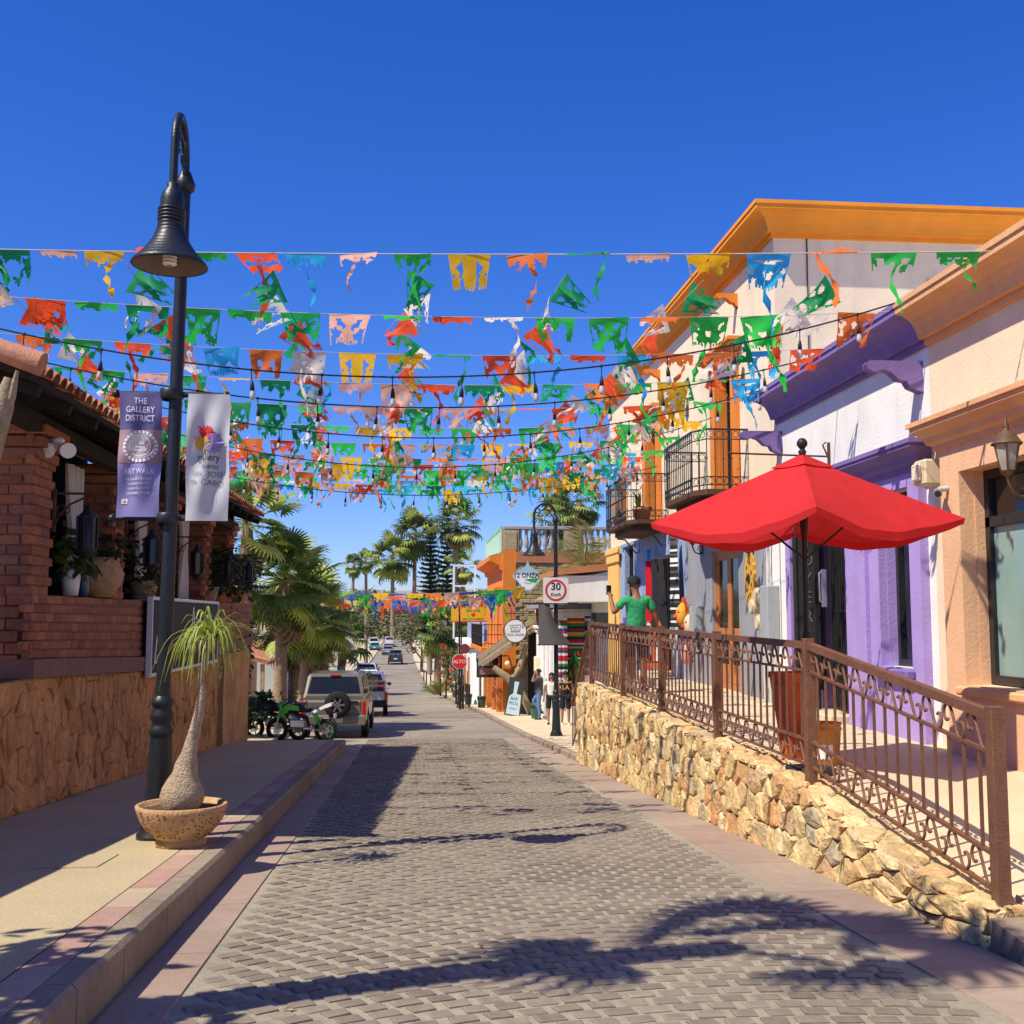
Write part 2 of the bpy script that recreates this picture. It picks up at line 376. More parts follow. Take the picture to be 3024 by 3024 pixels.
K['mint'] = mat('mint railing', (.22,.52,.38), .7, .06, 6, .05)
K['mintl'] = mat('pale mint paint', (.58,.76,.66), .7, .06, 6, .05)
K['tan'] = mat('tan stone cladding', (.40,.31,.17), .9, .2, 9, .6, 30, pal=[(.42,.33,.18),(.36,.28,.15),(.46,.37,.22)])
K['concg'] = mat('grey balustrade', (.36,.34,.32), .9, .15, 8, .2)
K['brownband'] = mat('brown band', (.45,.19,.08), .85, .1, 5, .1)
K['bingreen'] = mat('green bin', (.04,.12,.07), .5, .1, 10, .05)
K['rust'] = mat('rusty iron', (.09,.045,.03), .8, .3, 20, .2)
K['ltglass'] = mat('lantern glass', (.30,.31,.26), .2, .15, 8, 0, spec=.6)
K['bronze'] = mat('bronze lantern', (.13,.085,.05), .5, .25, 20, .15, metal=.3)
K['amber'] = mat('amber plastic', (.75,.36,.02), .4, .05, 10, 0)
K['tin'] = mat('yellowed plastic', (.62,.52,.34), .6, .1, 6, .05)
K['bucket'] = mat('orange bucket', (.62,.24,.03), .5, .15, 9, .05)
for k_, c_ in {'sr': (.42,.02,.025), 'sy': (.55,.33,.03), 'sg': (.02,.17,.05), 'sb': (.02,.05,.24), 'sw': (.6,.57,.5), 'sk': (.015,.015,.02), 'sn': (.12,.16,.26)}.items(): K[k_] = mat('wool '+k_, c_, .95, .2, 40, .5, 160)
K['water'] = mat('bulb glass', (.5,.5,.5), .15, .05, 9, 0, spec=.7)
FL = {'g': (.04,.66,.09), 'dg': (.015,.38,.11), 'r': (.95,.12,.035), 'rd': (.82,.025,.035), 'y': (.95,.56,.02), 'b': (.04,.50,.88),
      'p': (.92,.5,.36), 'w': (.85,.80,.70), 'o': (.92,.22,.04), 'v': (.23,.12,.50), 'bl': (.03,.14,.50)}
for k_, c_ in FL.items(): K['fl_'+k_] = mat('tissue '+k_, c_, .6, .12, 9, 0, spec=.3, trans=.5)

# ------------------------------------------------------------------ terrain profile
def lerp(t, P):
    if t <= P[0][0]: return P[0][1]
    for a, b in zip(P, P[1:]):
        if t <= b[0]: return a[1] + (b[1]-a[1]) * (t-a[0]) / (b[0]-a[0])
    return P[-1][1]
GP = [(-30,1.74),(0,0),(31,-1.8),(60,-3.15),(100,-4.4),(140,-4.75),(200,-4.6),(260,-3.7)]
LP = [(26.5,-1.41),(26.6,-3.35),(33,-3.4),(60,-3.8),(90,-4.4),(124,-5),(170,-5.2),(260,-5.5)]
RP = [(24,3.25),(33,3.19),(49,3.1),(62,2.65),(87,1.7),(125,1.2),(170,.7),(260,.9)]
gz = lambda y: lerp(y, GP)
def TZ(y): return lerp(y, [(3,-.62),(6.3,-.25),(9.42,.08),(21,.2),(40,.3)])      # terrace floor height
def ZW(y): return lerp(y, [(5.9,-.19),(6.3,-.15),(7.7,-.08),(9.2,.1),(10.7,.16),(15.6,.22),(21.4,.27)])  # stone wall top
def strip(mb, x0, x1, ys, dz, mi=0):
    f0 = x0 if callable(x0) else (lambda y: x0); f1 = x1 if callable(x1) else (lambda y: x1)
    d = dz if callable(dz) else (lambda y: gz(y)+dz)
    vs = []
    for y in ys: vs += [(f0(y), y, d(y)), (f1(y), y, d(y))]
    return mb.add(vs, [(2*i, 2*i+1, 2*i+3, 2*i+2) for i in range(len(ys)-1)], mi)
def yr(a, b, st): n = max(1, int((b-a)/st)); return [a+(b-a)*i/n for i in range(n+1)]

g = MB()
def gfn(u, v):
    x = -900+1800*u; y = -60 + 1200*v*v
    z = gz(min(y, 262)) - .45
    if y > 268: z += 9*min(1, (y-268)/90) + (8+9*noise.noise((x*.008, y*.006, 0)))*max(0, min(1, (y-300)/200))
    z -= .03*max(0, -x-60)**.8 if x < -60 else 0
    return (x, y, z)
g.grid(gfn, 60, 70)
struct('ground', g, K['ground'])

# road: base sheet (joint sand) with real pavers proud of it, then worn paving further off
YP = 31.0
road = MB(); strip(road, -1.41, lambda y: lerp(y, RP), yr(-8, YP, 1.5), -.004)
road = struct('road', road, K['joint'])
rf = MB(); strip(rf, lambda y: lerp(y, LP), lambda y: lerp(y, RP), yr(YP, 258, 3), -.006)
strip(rf, -3.38, -1.41, yr(26.6, YP, 1.5), -.008)
strip(rf, -40, 60, [258, 266], -.004)
# paving texture for the far road: brick node in world space
m = K['roadfar']; nt = m.node_tree; bt = nt.nodes.new('ShaderNodeTexBrick'); ge = nt.nodes.new('ShaderNodeNewGeometry')
bt.inputs['Scale'].default_value = 1; bt.inputs['Brick Width'].default_value = .3; bt.inputs['Row Height'].default_value = .22
bt.inputs['Mortar Size'].default_value = .02
bt.inputs['Color1'].default_value = (.92,.9,.88,1); bt.inputs['Color2'].default_value = (1.08,1.06,1.04,1); bt.inputs['Mortar'].default_value = (1.2,1.2,1.15,1)
nt.links.new(ge.outputs['Position'], bt.inputs['Vector'])
pb = nt.nodes['Principled BSDF']; src = pb.inputs['Base Color'].links[0].from_socket
vmx = nt.nodes.new('ShaderNodeVectorMath'); vmx.operation = 'MULTIPLY'
nt.links.new(src, vmx.inputs[0]); nt.links.new(bt.outputs['Color'], vmx.inputs[1]); nt.links.new(vmx.outputs[0], pb.inputs['Base Color'])
rfo = struct('road', rf, m)

JL, JR = -1.07, 2.68            # inner edges of the slab strips along both kerbs
def rowY(y0, x): return y0 - .125*(x-1.6)**2*.5*1.9
pvm = MB(); pvn = []
shapes = []
for k in range(10):
    b = MB(); w, d = .132+U(-.008,.008), .104+U(-.005,.005); hx = w/2; hy = d/2; t = .016
    c = [(-hx+U(0,.012), -hy+U(0,.008)), (hx-U(0,.012), -hy+U(0,.008)), (hx-U(0,.012), hy-U(0,.008)), (-hx+U(0,.012), hy-U(0,.008))]
    o = .011
    vs = [(x, y, -.02) for x, y in c] + [(x, y, t*.35) for x, y in c] + [(x-math.copysign(o, x), y-math.copysign(o, y), t*.62+U(-.003,.003)) for x, y in c]
    b.add(vs, [(8,9,10,11)] + [(i,(i+1)%4,4+(i+1)%4,4+i) for i in range(4)] + [(4+i,4+(i+1)%4,8+(i+1)%4,8+i) for i in range(4)])
    shapes.append((b, b.mesh('paver', K['paver'])))
cnt = 0; y0 = 3.0; row = 0; cand = []
while y0 < 33:
    x = JL + .09 + (row % 2)*.082 + U(-.01,.01)
    while x < JR - .07:
        y = rowY(y0, x)
        if 2.6 < y < YP-.08: cand.append((y, x, -.125*1.9*(x-1.6)))
        x += .164 + U(-.004,.004)
    y0 += .128; row += 1
cand.sort()
vis = [c for c in cand if c[0] > 4.35 and abs((c[1]*.9957-c[0]*.0924)/(c[0]*.9957+c[1]*.0924)) < .46]
near = set(vis[:300])
sl = math.atan2(-1.8, 31)
for c in cand:
    y, x, s = c
    k = random.randrange(10)
    if c in near: o = put('paver', shapes[k][1], road, (x, y, gz(y)-.004+U(-.003,.003)), (sl+U(-.015,.015), U(-.015,.015), math.atan(s)+U(-.04,.04)))
    else:
        pvm.at(x, y, gz(y)-.004+U(-.003,.003), math.atan(s)+U(-.04,.04), sl, 0); pvm.add(shapes[k][0].v, shapes[k][0].f)
o = obj('paver', pvm, K['paver'], road); o['kind'] = 'stuff'
# slab strips
def slabs(name, parent, x0, x1, ys, ln, m, zf, th=.03, gap=.008, seg=3):
    y = ys[0]
    while y < ys[1]-.05:
        L = min(ln*U(.85,1.15), ys[1]-y); b = MB()
        n = max(1, int(L/1.2))
        for i in range(n):
            a0 = y+gap/2+(L-gap)*i/n; a1 = y+gap/2+(L-gap)*(i+1)/n
            X0 = x0(a0) if callable(x0) else x0; X1 = x1(a0) if callable(x1) else x1
            q = .006
            v = [(X0,a0,zf(a0)-th),(X1,a0,zf(a0)-th),(X1,a1,zf(a1)-th),(X0,a1,zf(a1)-th),(X0+q,a0,zf(a0)),(X1-q,a0,zf(a0)),(X1-q,a1,zf(a1)),(X0+q,a1,zf(a1))]
            b.add(v, [(4,5,6,7),(0,1,5,4),(1,2,6,5),(2,3,7,6),(3,0,4,7)])
        obj(name, b, m, parent); y += L
slabs('slab', road, JR+.012, 3.25, (2.8, YP-.1), 1.35, K['redslab'], lambda y: gz(y)+.006)
slabs('slab', road, -1.385, JL-.012, (2.8, 26.4), 1.3, K['redslab'], lambda y: gz(y)+.006)

# left sidewalk
SW = lambda y: gz(y)+.22
s = MB(); ys = yr(-8, 26.55, 1.3)
strip(s, -3.98, -1.76, ys, SW); strip(s, -1.76, -1.45, ys, lambda y: SW(y)-.02)
s.add([(-3.98,26.55,SW(26.55)),(-1.45,26.55,SW(26.55)-.002),(-1.45,26.55,gz(26.55)-.1),(-3.98,26.55,gz(26.55)-.1)], [(0,1,2,3)])
walk = struct('sidewalk', s, K['walk'])
slabs('border_slab', walk, -1.755, -1.56, (2.5, 26.45), .62, K['beigeslab'], lambda y: SW(y)+.002, .03, .006)
def kerbs(parent, xo, xi, y0, y1, ln, zf, zb):
    # kerb stones: face toward the road at x=xo
    y = y0
    while y < y1-.05:
        L = min(ln*U(.85,1.1), y1-y); a, c = y+.006, y+L-.006; b = MB(); q = .025
        fo = xo(a) if callable(xo) else xo; fi = xi(a) if callable(xi) else xi; sgn = 1 if fo > fi else -1
        pr = [(fo, zb), (fo, -q), (fo-sgn*q, 0), (fi, 0)]
        vs = [(px, a, (zf(a)+pz if pz > -.1 else gz(a)-.1)) for px, pz in pr] + [(px, c, (zf(c)+pz if pz > -.1 else gz(c)-.1)) for px, pz in pr]
        b.add(vs, [(i, i+1, 5+i, 4+i) for i in range(3)] + [(0,1,2,3),(7,6,5,4)])
        obj('kerb_stone', b, K['kerb'], parent); y += L
kerbs(walk, -1.41, -1.557, 2.5, 26.5, .95, lambda y: SW(y)+.002, -.4)
b = MB(); b.box(-2.62,-2.18,8.35,8.95,0,.006); cover = obj('access_cover', b, K['walk'], walk, (0,0,0))
for v in cover.data.vertices: v.co.z += SW(v.co.y)+.001
# left pavement beyond the bay
s = MB(); strip(s, -9, lambda y: lerp(y, LP)-.02, yr(26.6, 255, 4), .12)
vs = []; ysb = yr(26.6, 255, 4)
for y in ysb: vs += [(lerp(y,LP)-.02, y, gz(y)+.12), (lerp(y,LP)-.0, y, gz(y)-.05)]
s.add(vs, [(2*i,2*i+1,2*i+3,2*i+2) for i in range(len(ysb)-1)])
struct('pavement', s, K['walk'])

# right pavement (lower, beyond the stone wall) with kerb stones
s = MB(); strip(s, lambda y: lerp(y,RP)+.14, 9.5, yr(21.0, 255, 2), .12)
rp = struct('pavement', s, K['terrace'])
def kz(y): return gz(y)+.122
kerbs(rp, lambda y: lerp(y,RP), lambda y: lerp(y,RP)+.15, 21.6, 58, 1.1, kz, -.3)
s = MB(); vs = []; ysb = yr(58, 255, 4)
for y in ysb: vs += [(lerp(y,RP)+.16, y, gz(y)+.121), (lerp(y,RP), y, gz(y)+.121), (lerp(y,RP), y, gz(y)-.05)]
s.add(vs, [(3*i+k,3*i+k+1,3*i+k+4,3*i+k+3) for i in range(len(ysb)-1) for k in (0,1)])
obj('kerb', s, K['kerb'], rp)

# right terrace floor
s = MB(); strip(s, 3.32, 9.0, yr(3.0, 21.0, .6), TZ); strip(s, 5.15, 9.0, yr(21.0, 27, 1.5), TZ)
s.add([(5.15,21,TZ(21)),(5.15,27,TZ(27)),(5.15,27,-2.2),(5.15,21,-2.2)], [(0,1,2,3)])
s.add([(5.15,27,TZ(27)),(9,27,TZ(27)),(9,27,-2.2),(5.15,27,-2.2)], [(0,1,2,3)])
terrace = struct('terrace', s, K['terrace'])
st = thing('stone_stairs', 'grey stone steps going down past the far end of the stone wall', 'stairs', (0,0,0))
for i in range(9):
    b = MB(); zt = TZ(21)-.17*(i+1); b.box(3.42, 5.14, 21.0+.28*i, 21.28+.28*i, zt-.6, zt, b=.012); obj('step', b, K['terrace'], st)

# ------------------------------------------------------------------ voronoi stones
def clip(poly, nx, ny, d):
    out = []
    for i in range(len(poly)):
        p, q = poly[i], poly[(i+1) % len(poly)]
        a = p[0]*nx+p[1]*ny-d; c = q[0]*nx+q[1]*ny-d
        if a <= 0: out.append(p)
        if (a < 0 < c) or (c < 0 < a):
            t = a/(a-c); out.append((p[0]+(q[0]-p[0])*t, p[1]+(q[1]-p[1])*t))
    return out
def voronoi(w, hh, nx, ny, jit=.42, inside=None):
    S = {}
    for i in range(-1, nx+1):
        for j in range(-1, ny+1):
            S[i, j] = ((i+.5+U(-jit,jit)+(.25 if j % 2 else -.25))*w/nx, (j+.5+U(-jit,jit))*hh/ny)
    cells = []
    for (i, j), s0 in S.items():
        p = [(0,0),(w,0),(w,hh),(0,hh)]
        for a in range(-2, 3):
            for c in range(-2, 3):
                q = S.get((i+a, j+c))
                if q is None or (a == 0 and c == 0): continue
                nx_, ny_ = q[0]-s0[0], q[1]-s0[1]; mx, my = (q[0]+s0[0])/2, (q[1]+s0[1])/2
                p = clip(p, nx_, ny_, nx_*mx+ny_*my)
                if len(p) < 3: break
            if len(p) < 3: break
        if len(p) >= 3: cells.append(p)
    return cells
def rock(poly, joint, depth, fn, rough=.3, sub=True):
    """poly in (u,v); fn(u,v,d) -> point. Returns (verts, faces) of one stone standing proud by depth"""
    P = []
    for i in range(len(poly)):
        a, c = poly[i], poly[(i+1) % len(poly)]
        L = math.hypot(c[0]-a[0], c[1]-a[1])
        if L < 1e-4: continue
        P.append(a)
        if sub and L > .12: P.append(((a[0]+c[0])/2+U(-.012,.012), (a[1]+c[1])/2+U(-.012,.012)))
    n = len(P)
    if n < 3: return None
    cx = sum(p[0] for p in P)/n; cy = sum(p[1] for p in P)/n
    def shr(p, dd):
        L = math.hypot(p[0]-cx, p[1]-cy); f = max(.15, 1-dd/max(L, 1e-5)); return (cx+(p[0]-cx)*f, cy+(p[1]-cy)*f)
    tx, ty = U(-rough, rough), U(-rough, rough)
    rings = [(joint, 0), (joint*1.2, depth*.55), (joint+depth*.5, depth*.92), (joint+depth*1.5, depth*1.03)]
    vs = []
    for s_, d_ in rings:
        for p in P:
            q = shr(p, s_); dd = d_*(1+U(-.18,.18)) + (tx*(q[0]-cx)+ty*(q[1]-cy))*(d_/depth if depth else 0)*.5
            vs.append(fn(q[0]+U(-.004,.004), q[1]+U(-.004,.004), dd if d_ else -.02))
    vs.append(fn(cx, cy, depth*1.1)); fs = []
    for r_ in range(3):
        for i in range(n): fs.append((r_*n+i, r_*n+(i+1)%n, (r_+1)*n+(i+1)%n, (r_+1)*n+i))
    for i in range(n): fs.append((3*n+i, 3*n+(i+1)%n, 4*n))
    return vs, fs
def stones(cells, joint, depth, fn, m, parent, name='stone', limit=300, key=None, sm=False):
    lst = []
    for p in cells:
        r_ = rock(p, joint, depth*U(.7,1.25), fn)
        if r_: lst.append(r_)
    if key: lst.sort(key=lambda r_: key(r_[0][0]))
    rest = MB()
    for i, (vs, fs) in enumerate(lst):
        if i < limit:
            c = Vector(vs[-1]); b = MB(); b.add([Vector(v)-c for v in vs], fs, 0, sm); obj(name, b, m, parent, c)
        else: rest.add(vs, fs, 0, sm)
    if rest.v: o = obj(name, rest, m, parent); o['kind'] = 'stuff'

# right rubble retaining wall
WX = 3.27
wall = thing('stone_wall', 'low ochre rubble stone wall under the brown railing on the right', 'wall', (WX, 6.4, 0))
wall.location = (0, 0, 0)
core = MB(); yy = yr(6.3, 21.4, .5); vs = []
for y in yy: vs += [(WX, y, gz(y)-.1), (WX, y, ZW(y)-.03), (WX+.33, y, ZW(y)-.03), (WX+.33, y, gz(y)-.1)]
core.add(vs, [(4*i+k, 4*i+(k+1)%4, 4*i+4+(k+1)%4, 4*i+4+k) for i in range(len(yy)-1) for k in range(4)] + [(0,1,2,3), tuple(len(vs)-4+k for k in (3,2,1,0))])
obj('mortar_core', core, K['mortar'], wall)
def wfn(u, v, d):
    y = 6.3+u; zb = gz(y)-.03; zt = ZW(y)
    # the face leans back slightly
    return (WX-d+.05*v*0, y, zb+(zt-zb)*min(v, 1.0)-(d*.2 if v > .93 else 0))
H = []
seg = [(0,2,9,2),(2,5,13,3),(5,9,18,4),(9,15.1,29,5)]
cells = []
for a, c, nx, ny in seg:
    for p in voronoi(c-a, 1.0, nx, ny, .38): cells.append([(x+a, v) for x, v in p])
def wfn2(u, v, d): return wfn(u, v/1.0, d)
# work in metric space so joints come out even: scale v by local height
def metric(cells):
    out = []
    for p in cells:
        cu = sum(q[0] for q in p)/len(p); y = 6.3+cu; hh = ZW(y)-gz(y)+.03
        out.append(([(q[0], q[1]*hh) for q in p], hh))
    return out
lst = []
for p, hh in metric(cells):
    r_ = rock(p, .008, U(.028,.052), lambda u, v, d, hh=hh: wfn(u, v/hh, d))
    if r_: lst.append(r_)
def capfn(u, v, d): y = 6.3+u; return (WX-.03+v, y, ZW(y)-.035+d)
for p in voronoi(15.1, .36, 46, 2, .36):
    r_ = rock(p, .007, U(.03,.045), capfn)
    if r_: lst.append(r_)
def endfn(u, v, d): return (WX+u, 6.3-d, gz(6.3)-.05+v)
for p in voronoi(.34, ZW(6.3)-gz(6.3)+.05, 2, 2, .3):
    r_ = rock(p, .01, .04, endfn)
    if r_: lst.append(r_)
lst.sort(key=lambda r_: r_[0][-1][1]); rest = MB()
for i, (vs, fs) in enumerate(lst):
    if i < 300: c = Vector(vs[-1]); b = MB(); b.add([Vector(v)-c for v in vs], fs); obj('stone', b, K['stone'], wall, c)
    else: rest.add(vs, fs)
if rest.v: o = obj('stone', rest, K['stone'], wall); o['kind'] = 'stuff'
# low kerb wall continuing toward the camera
kw = thing('kerb_wall', 'low grey concrete kerb continuing from the near end of the stone wall', 'kerb', (0,0,0))
b = MB(); vs = []; ys = yr(2.5, 6.24, .6)
for y in ys: vs += [(3.3, y, gz(y)-.1), (3.3, y, TZ(y)+.06), (3.55, y, TZ(y)+.06), (3.55, y, gz(y)-.1)]
b.add(vs, [(4*i+k, 4*i+k+1, 4*i+5+k, 4*i+4+k) for i in range(len(ys)-1) for k in range(3)] + [tuple(len(vs)-4+k for k in (3,2,1,0))])
obj('kerb_block', b, K['kerb'], kw)
# ------------------------------------------------------------------ railing
RX = 3.44
PY = [6.36, 9.42, 12.3, 15.05, 17.8, 20.9]; PZ = [-.25, .09, .12, .15, .18, .22]; RH = 1.2
railing = thing('iron_railing', 'brown painted iron railing with S scrolls along the stone wall top', 'railing', (RX, PY[0], PZ[0]))
def rl(x, y, z): return (x-RX, y-PY[0], z-PZ[0])
def s_scroll(hgt, wid):
    C_ = [(.26,.50),(.20,.44),(.11,.50),(.06,.68),(.11,.90),(.24,.99),(.36,.86),(.5,.5),(.64,.14),(.76,.01),(.89,.10),(.94,.32),(.89,.50),(.80,.56),(.74,.50)]
    out = []; n = len(C_)
    for i in range(n-1):
        p0, p1, p2, p3 = C_[max(0,i-1)], C_[i], C_[i+1], C_[min(n-1,i+2)]
        for t_ in (0, .5): out.append(tuple(.5*(2*p1[k]+(p2[k]-p0[k])*t_+(2*p0[k]-5*p1[k]+4*p2[k]-p3[k])*t_*t_+(3*p1[k]-p0[k]-3*p2[k]+p3[k])*t_**3) for k in (0,1)))
    out.append(C_[-1]); return [(0, -(p[0]-.5)*wid, (p[1]-.5)*hgt) for p in out]
b = MB(); b.tube(s_scroll(.19, .31), .011, 6); scrollm = b.mesh('scroll', K['rail'])
b = MB(); b.box(-.009,.009,-.009,.009,0,1); balm = b.mesh('baluster', K['rail'])
b = MB(); b.box(-.043,.043,-.043,.043,-.12,RH+.03, b=.005); b.box(-.055,.055,-.055,.055,-.005,.02); postm = b.mesh('railing_post', K['rail'])
for y, z in zip(PY, PZ): put('railing_post', postm, railing, rl(RX, y, z))
def panel(y0, z0, y1, z1):
    n = int(round((y1-y0)/.19)); a0, a1 = y0+.05, y1-.05
    zf = lambda y: z0+(z1-z0)*(y-y0)/(y1-y0)
    for nm, hh, w, t in (('top_rail', RH-.03, .06, .06), ('upper_rail', RH-.25, .03, .02), ('lower_rail', .36, .035, .022), ('bottom_rail', .15, .03, .02)):
        b = MB(); b.bar(rl(RX, a0, zf(a0)+hh), rl(RX, a1, zf(a1)+hh), w, t); obj(nm, b, K['rail'], railing)
    for i in range(1, n):
        y = y0+(y1-y0)*i/n; o = put('baluster', balm, railing, rl(RX, y, zf(y)+.36)); o.scale = (1, 1, RH-.25-.36)
    m_ = int((y1-y0-.1)/.285); 
    for i in range(m_):
        y = a0+(a1-a0)*(i+.5)/m_; an = math.atan2(z1-z0, y1-y0)
        for hh in (RH-.155, .255):
            o = put('scroll', scrollm, railing, rl(RX, y, zf(y)+hh), (an, 0, 0))
for i in range(5): panel(PY[i], PZ[i], PY[i+1], PZ[i+1])
# stair handrail at the far end
b = MB(); b.bar(rl(RX, 20.95, PZ[5]+RH-.03), rl(RX, 23.4, -1.15+.85), .07, .06); obj('stair_rail', b, K['rail'], railing)
b = MB(); b.bar(rl(RX, 20.95, PZ[5]+.15), rl(RX, 23.4, -1.15), .03, .03); obj('stair_lower_rail', b, K['rail'], railing)
for i in range(1, 13):
    t = i/12; y = 20.95+2.45*t; o = put('baluster', balm, railing, rl(RX, y, PZ[5]+.15+(-1.15-PZ[5]-.15)*t)); o.scale = (1,1,1.0-.15*t)

# ------------------------------------------------------------------ buildings on the right
def wall_y(mb, x0, x1, y0, y1, z0, z1, ops, mi=0):
    """wall slab between x0..x1 running along y with rectangular openings (ya,yb,za,zb)"""
    ys = sorted({y0, y1} | {min(max(o[k], y0), y1) for o in ops for k in (0, 1)})
    for a, c in zip(ys, ys[1:]):
        if c-a < 1e-4: continue
        m = (a+c)/2; zs = [(z0, z1)]
        for o in ops:
            if o[0] < m < o[1]:
                nz = []
                for p, q in zs:
                    if o[2] > p and o[2] < q: nz.append((p, o[2]))
                    if o[3] < q and o[3] > p: nz.append((o[3], q))
                    if o[3] <= p or o[2] >= q: nz.append((p, q))
                zs = nz
        for p, q in zs: mb.box(x0, x1, a, c, p, q, mi)
    return mb
FX = 5.8
CORN = [(0,-.02),(.05,-.02),(.05,.05),(.12,.05),(.13,.09),(.16,.17),(.21,.25),(.30,.31),(.38,.33),(.38,.40),(.40,.40),(.40,.46),(0,.46)]
def lantern(parent_name, label, loc, rz, m, group=None, sc=1.0):
    # wall lantern: back plate, scroll arm, glass body and cap; local -x points away from the wall
    t = thing(parent_name, label, 'wall lantern', loc, rz, group)
    b = MB().at(sc=sc); b.box(-.02,0,-.05,.05,-.22,.02, b=.008); b.tube([(0,0,-.16),(-.08,0,-.2),(-.16,0,-.16),(-.2,0,-.06),(-.2,0,0)], .014, 6)
    b.tube([(0,0,-.02),(-.07,0,-.05),(-.1,0,-.11),(-.06,0,-.13)], .009, 5)
    obj('bracket', b, m, t)
    b = MB().at(sc=sc); b.lathe([(.03,0),(.05,.02),(.06,.03),(.085,.12),(.11,.26)], 6, (-.2,0,0), sm=False); obj('glass', b, K['ltglass'], t)
    b = MB().at(sc=sc)
    for k in range(6):
        a = 2*math.pi*k/6; b.bar((-.2+.062*math.cos(a), .062*math.sin(a), .03), (-.2+.113*math.cos(a), .113*math.sin(a), .26), .012)
    b.lathe([(.13,.255),(.14,.265),(.12,.28),(.075,.35),(.03,.38),(.02,.4),(.03,.42),(.012,.45),(.016,.475),(0,.51)], 8, (-.2,0,0)); b.lathe([(0,-.06),(.02,-.05),(.012,-.03),(.05,0),(.065,.03)], 8, (-.2,0,0))
    obj('frame', b, m, t)
    return t
def windowframe(mb, x, y0, y1, z0, z1, w=.05, d=.06, nv=0, nh=0, mi=0):
    mb.box(x-d/2, x+d/2, y0, y0+w, z0, z1, mi); mb.box(x-d/2, x+d/2, y1-w, y1, z0, z1, mi)
    mb.box(x-d/2, x+d/2, y0+w, y1-w, z0, z0+w, mi); mb.box(x-d/2, x+d/2, y0+w, y1-w, z1-w, z1, mi)
    for i in range(nv): y = y0+(y1-y0)*(i+1)/(nv+1); mb.box(x-d*.4, x+d*.4, y-w*.35, y+w*.35, z0+w, z1-w, mi)
    for i in range(nh): z = z0+(z1-z0)*(i+1)/(nh+1); mb.box(x-d*.4, x+d*.4, y0+w, y1-w, z-w*.35, z+w*.35, mi)

# --- peach shop (nearest)
pe = thing('peach_building', 'cream and peach shop front with a tall recessed window, nearest on the right', 'building', (FX, 9, 0))
def L_(t, o): o.location = (-t.location.x, -t.location.y, -t.location.z); return o
YB = 11.83                       # boundary between the peach and lilac fronts
b = MB(); wall_y(b, FX, FX+.3, 2, YB, -.7, 4.62, [(8.95, 10.95, .82, 3.02)]); b.box(FX+.3, 16, 2, 2.3, -.7, 4.62); b.box(FX+.3, 15, 2.3, YB, 4.4, 4.6)
L_(pe, obj('wall', b, K['cream'], pe))
b = MB(); wall_y(b, FX-.16, FX-.002, 8.6, 11.35, -.5, 3.28, [(8.95, 10.95, .82, 3.0)]); b.box(FX-.20, FX-.161, 8.55, 11.4, -.5, -.2)
L_(pe, obj('window_surround', b, K['peach'], pe))
b = MB(); b.sweep([(FX-.002, 11.42), (FX-.16, 11.42), (FX-.16, 8.52), (FX-.002, 8.52)][::-1], [(0,3.28),(.03,3.28),(.03,3.33),(.08,3.36),(.10,3.42),(.17,3.48),(.20,3.50),(.20,3.55),(.23,3.55),(.23,3.60),(0,3.60)])
L_(pe, obj('lintel_cornice', b, K['peachd'], pe))
b = MB(); b.box(FX-.25, FX-.161, 8.9, 11.02, .72, .81, b=.02); L_(pe, obj('sill', b, K['peachd'], pe))
for ya in (8.951, 10.939): b = MB(); b.box(FX-.001,FX+.3,ya,ya+.01,.82,3.02); L_(pe, obj('reveal', b, K['peach'], pe))
b = MB(); b.box(FX+.0,FX+.3,8.962,10.938,3.005,3.019); L_(pe, obj('reveal', b, K['peach'], pe))
b = MB(); windowframe(b, FX+.14, 8.95, 10.94, .83, 3.0, .09, .08, 1, 0); b.box(FX+.10, FX+.17, 8.95, 10.94, 2.42, 2.52)
w = L_(pe, obj('window', b, K['black'], pe)); b = MB(); b.box(FX+.145, FX+.15, 9.0, 10.9, .9, 2.42); obj('pane', b, K['glassg'], w)
b = MB(); b.box(FX+.145, FX+.15, 9.0, 10.9, 2.52, 2.95); obj('pane', b, K['glass'], w)
b = MB(); b.sweep([(FX, 2), (FX, YB)], [(o_, 4.56+z_) for o_, z_ in CORN]); b.v = [(x, y, z) for x, y, z in b.v]
L_(pe, obj('cornice', b, K['peachd'], pe))
lantern('wall_lantern', 'bronze onion lantern on scroll bracket beside the tall peach window', (FX-.165, 9.62, 2.80), 0, K['bronze'], sc=1.05)
t = thing('security_camera', 'small silver security camera beside the top of the peach window', 'security camera', (FX-.165, 11.18, 2.82))
b = MB(); b.tube([(0,0,.03),(-.1,0,.02)], .03, 8); obj('bracket', b, K['conduit'], t)
b = MB(); b.tube([(-.08,.07,.0),(-.16,-.1,-.04)], .045, 10); obj('housing', b, K['steel'], t); b = MB(); b.tube([(-.155,-.09,-.038),(-.165,-.11,-.042)], .035, 10); obj('lens', b, K['black'], t)
t = thing('alarm_box', 'yellowed weatherproof siren box with amber lamp high beside the peach cornice', 'alarm box', (FX, 11.62, 2.95))
b = MB(); b.box(-.26,-.001,-.13,.14,-.02,.26, b=.02); obj('housing', b, K['tin'], t); b = MB(); b.box(-.3,-.262,-.06,.12,.03,.22, b=.02); obj('grille', b, K['cream2'], t)
b = MB(); b.box(-.24,-.05,.142,.24,.0,.24, b=.03); obj('lamp', b, K['amber'], t)

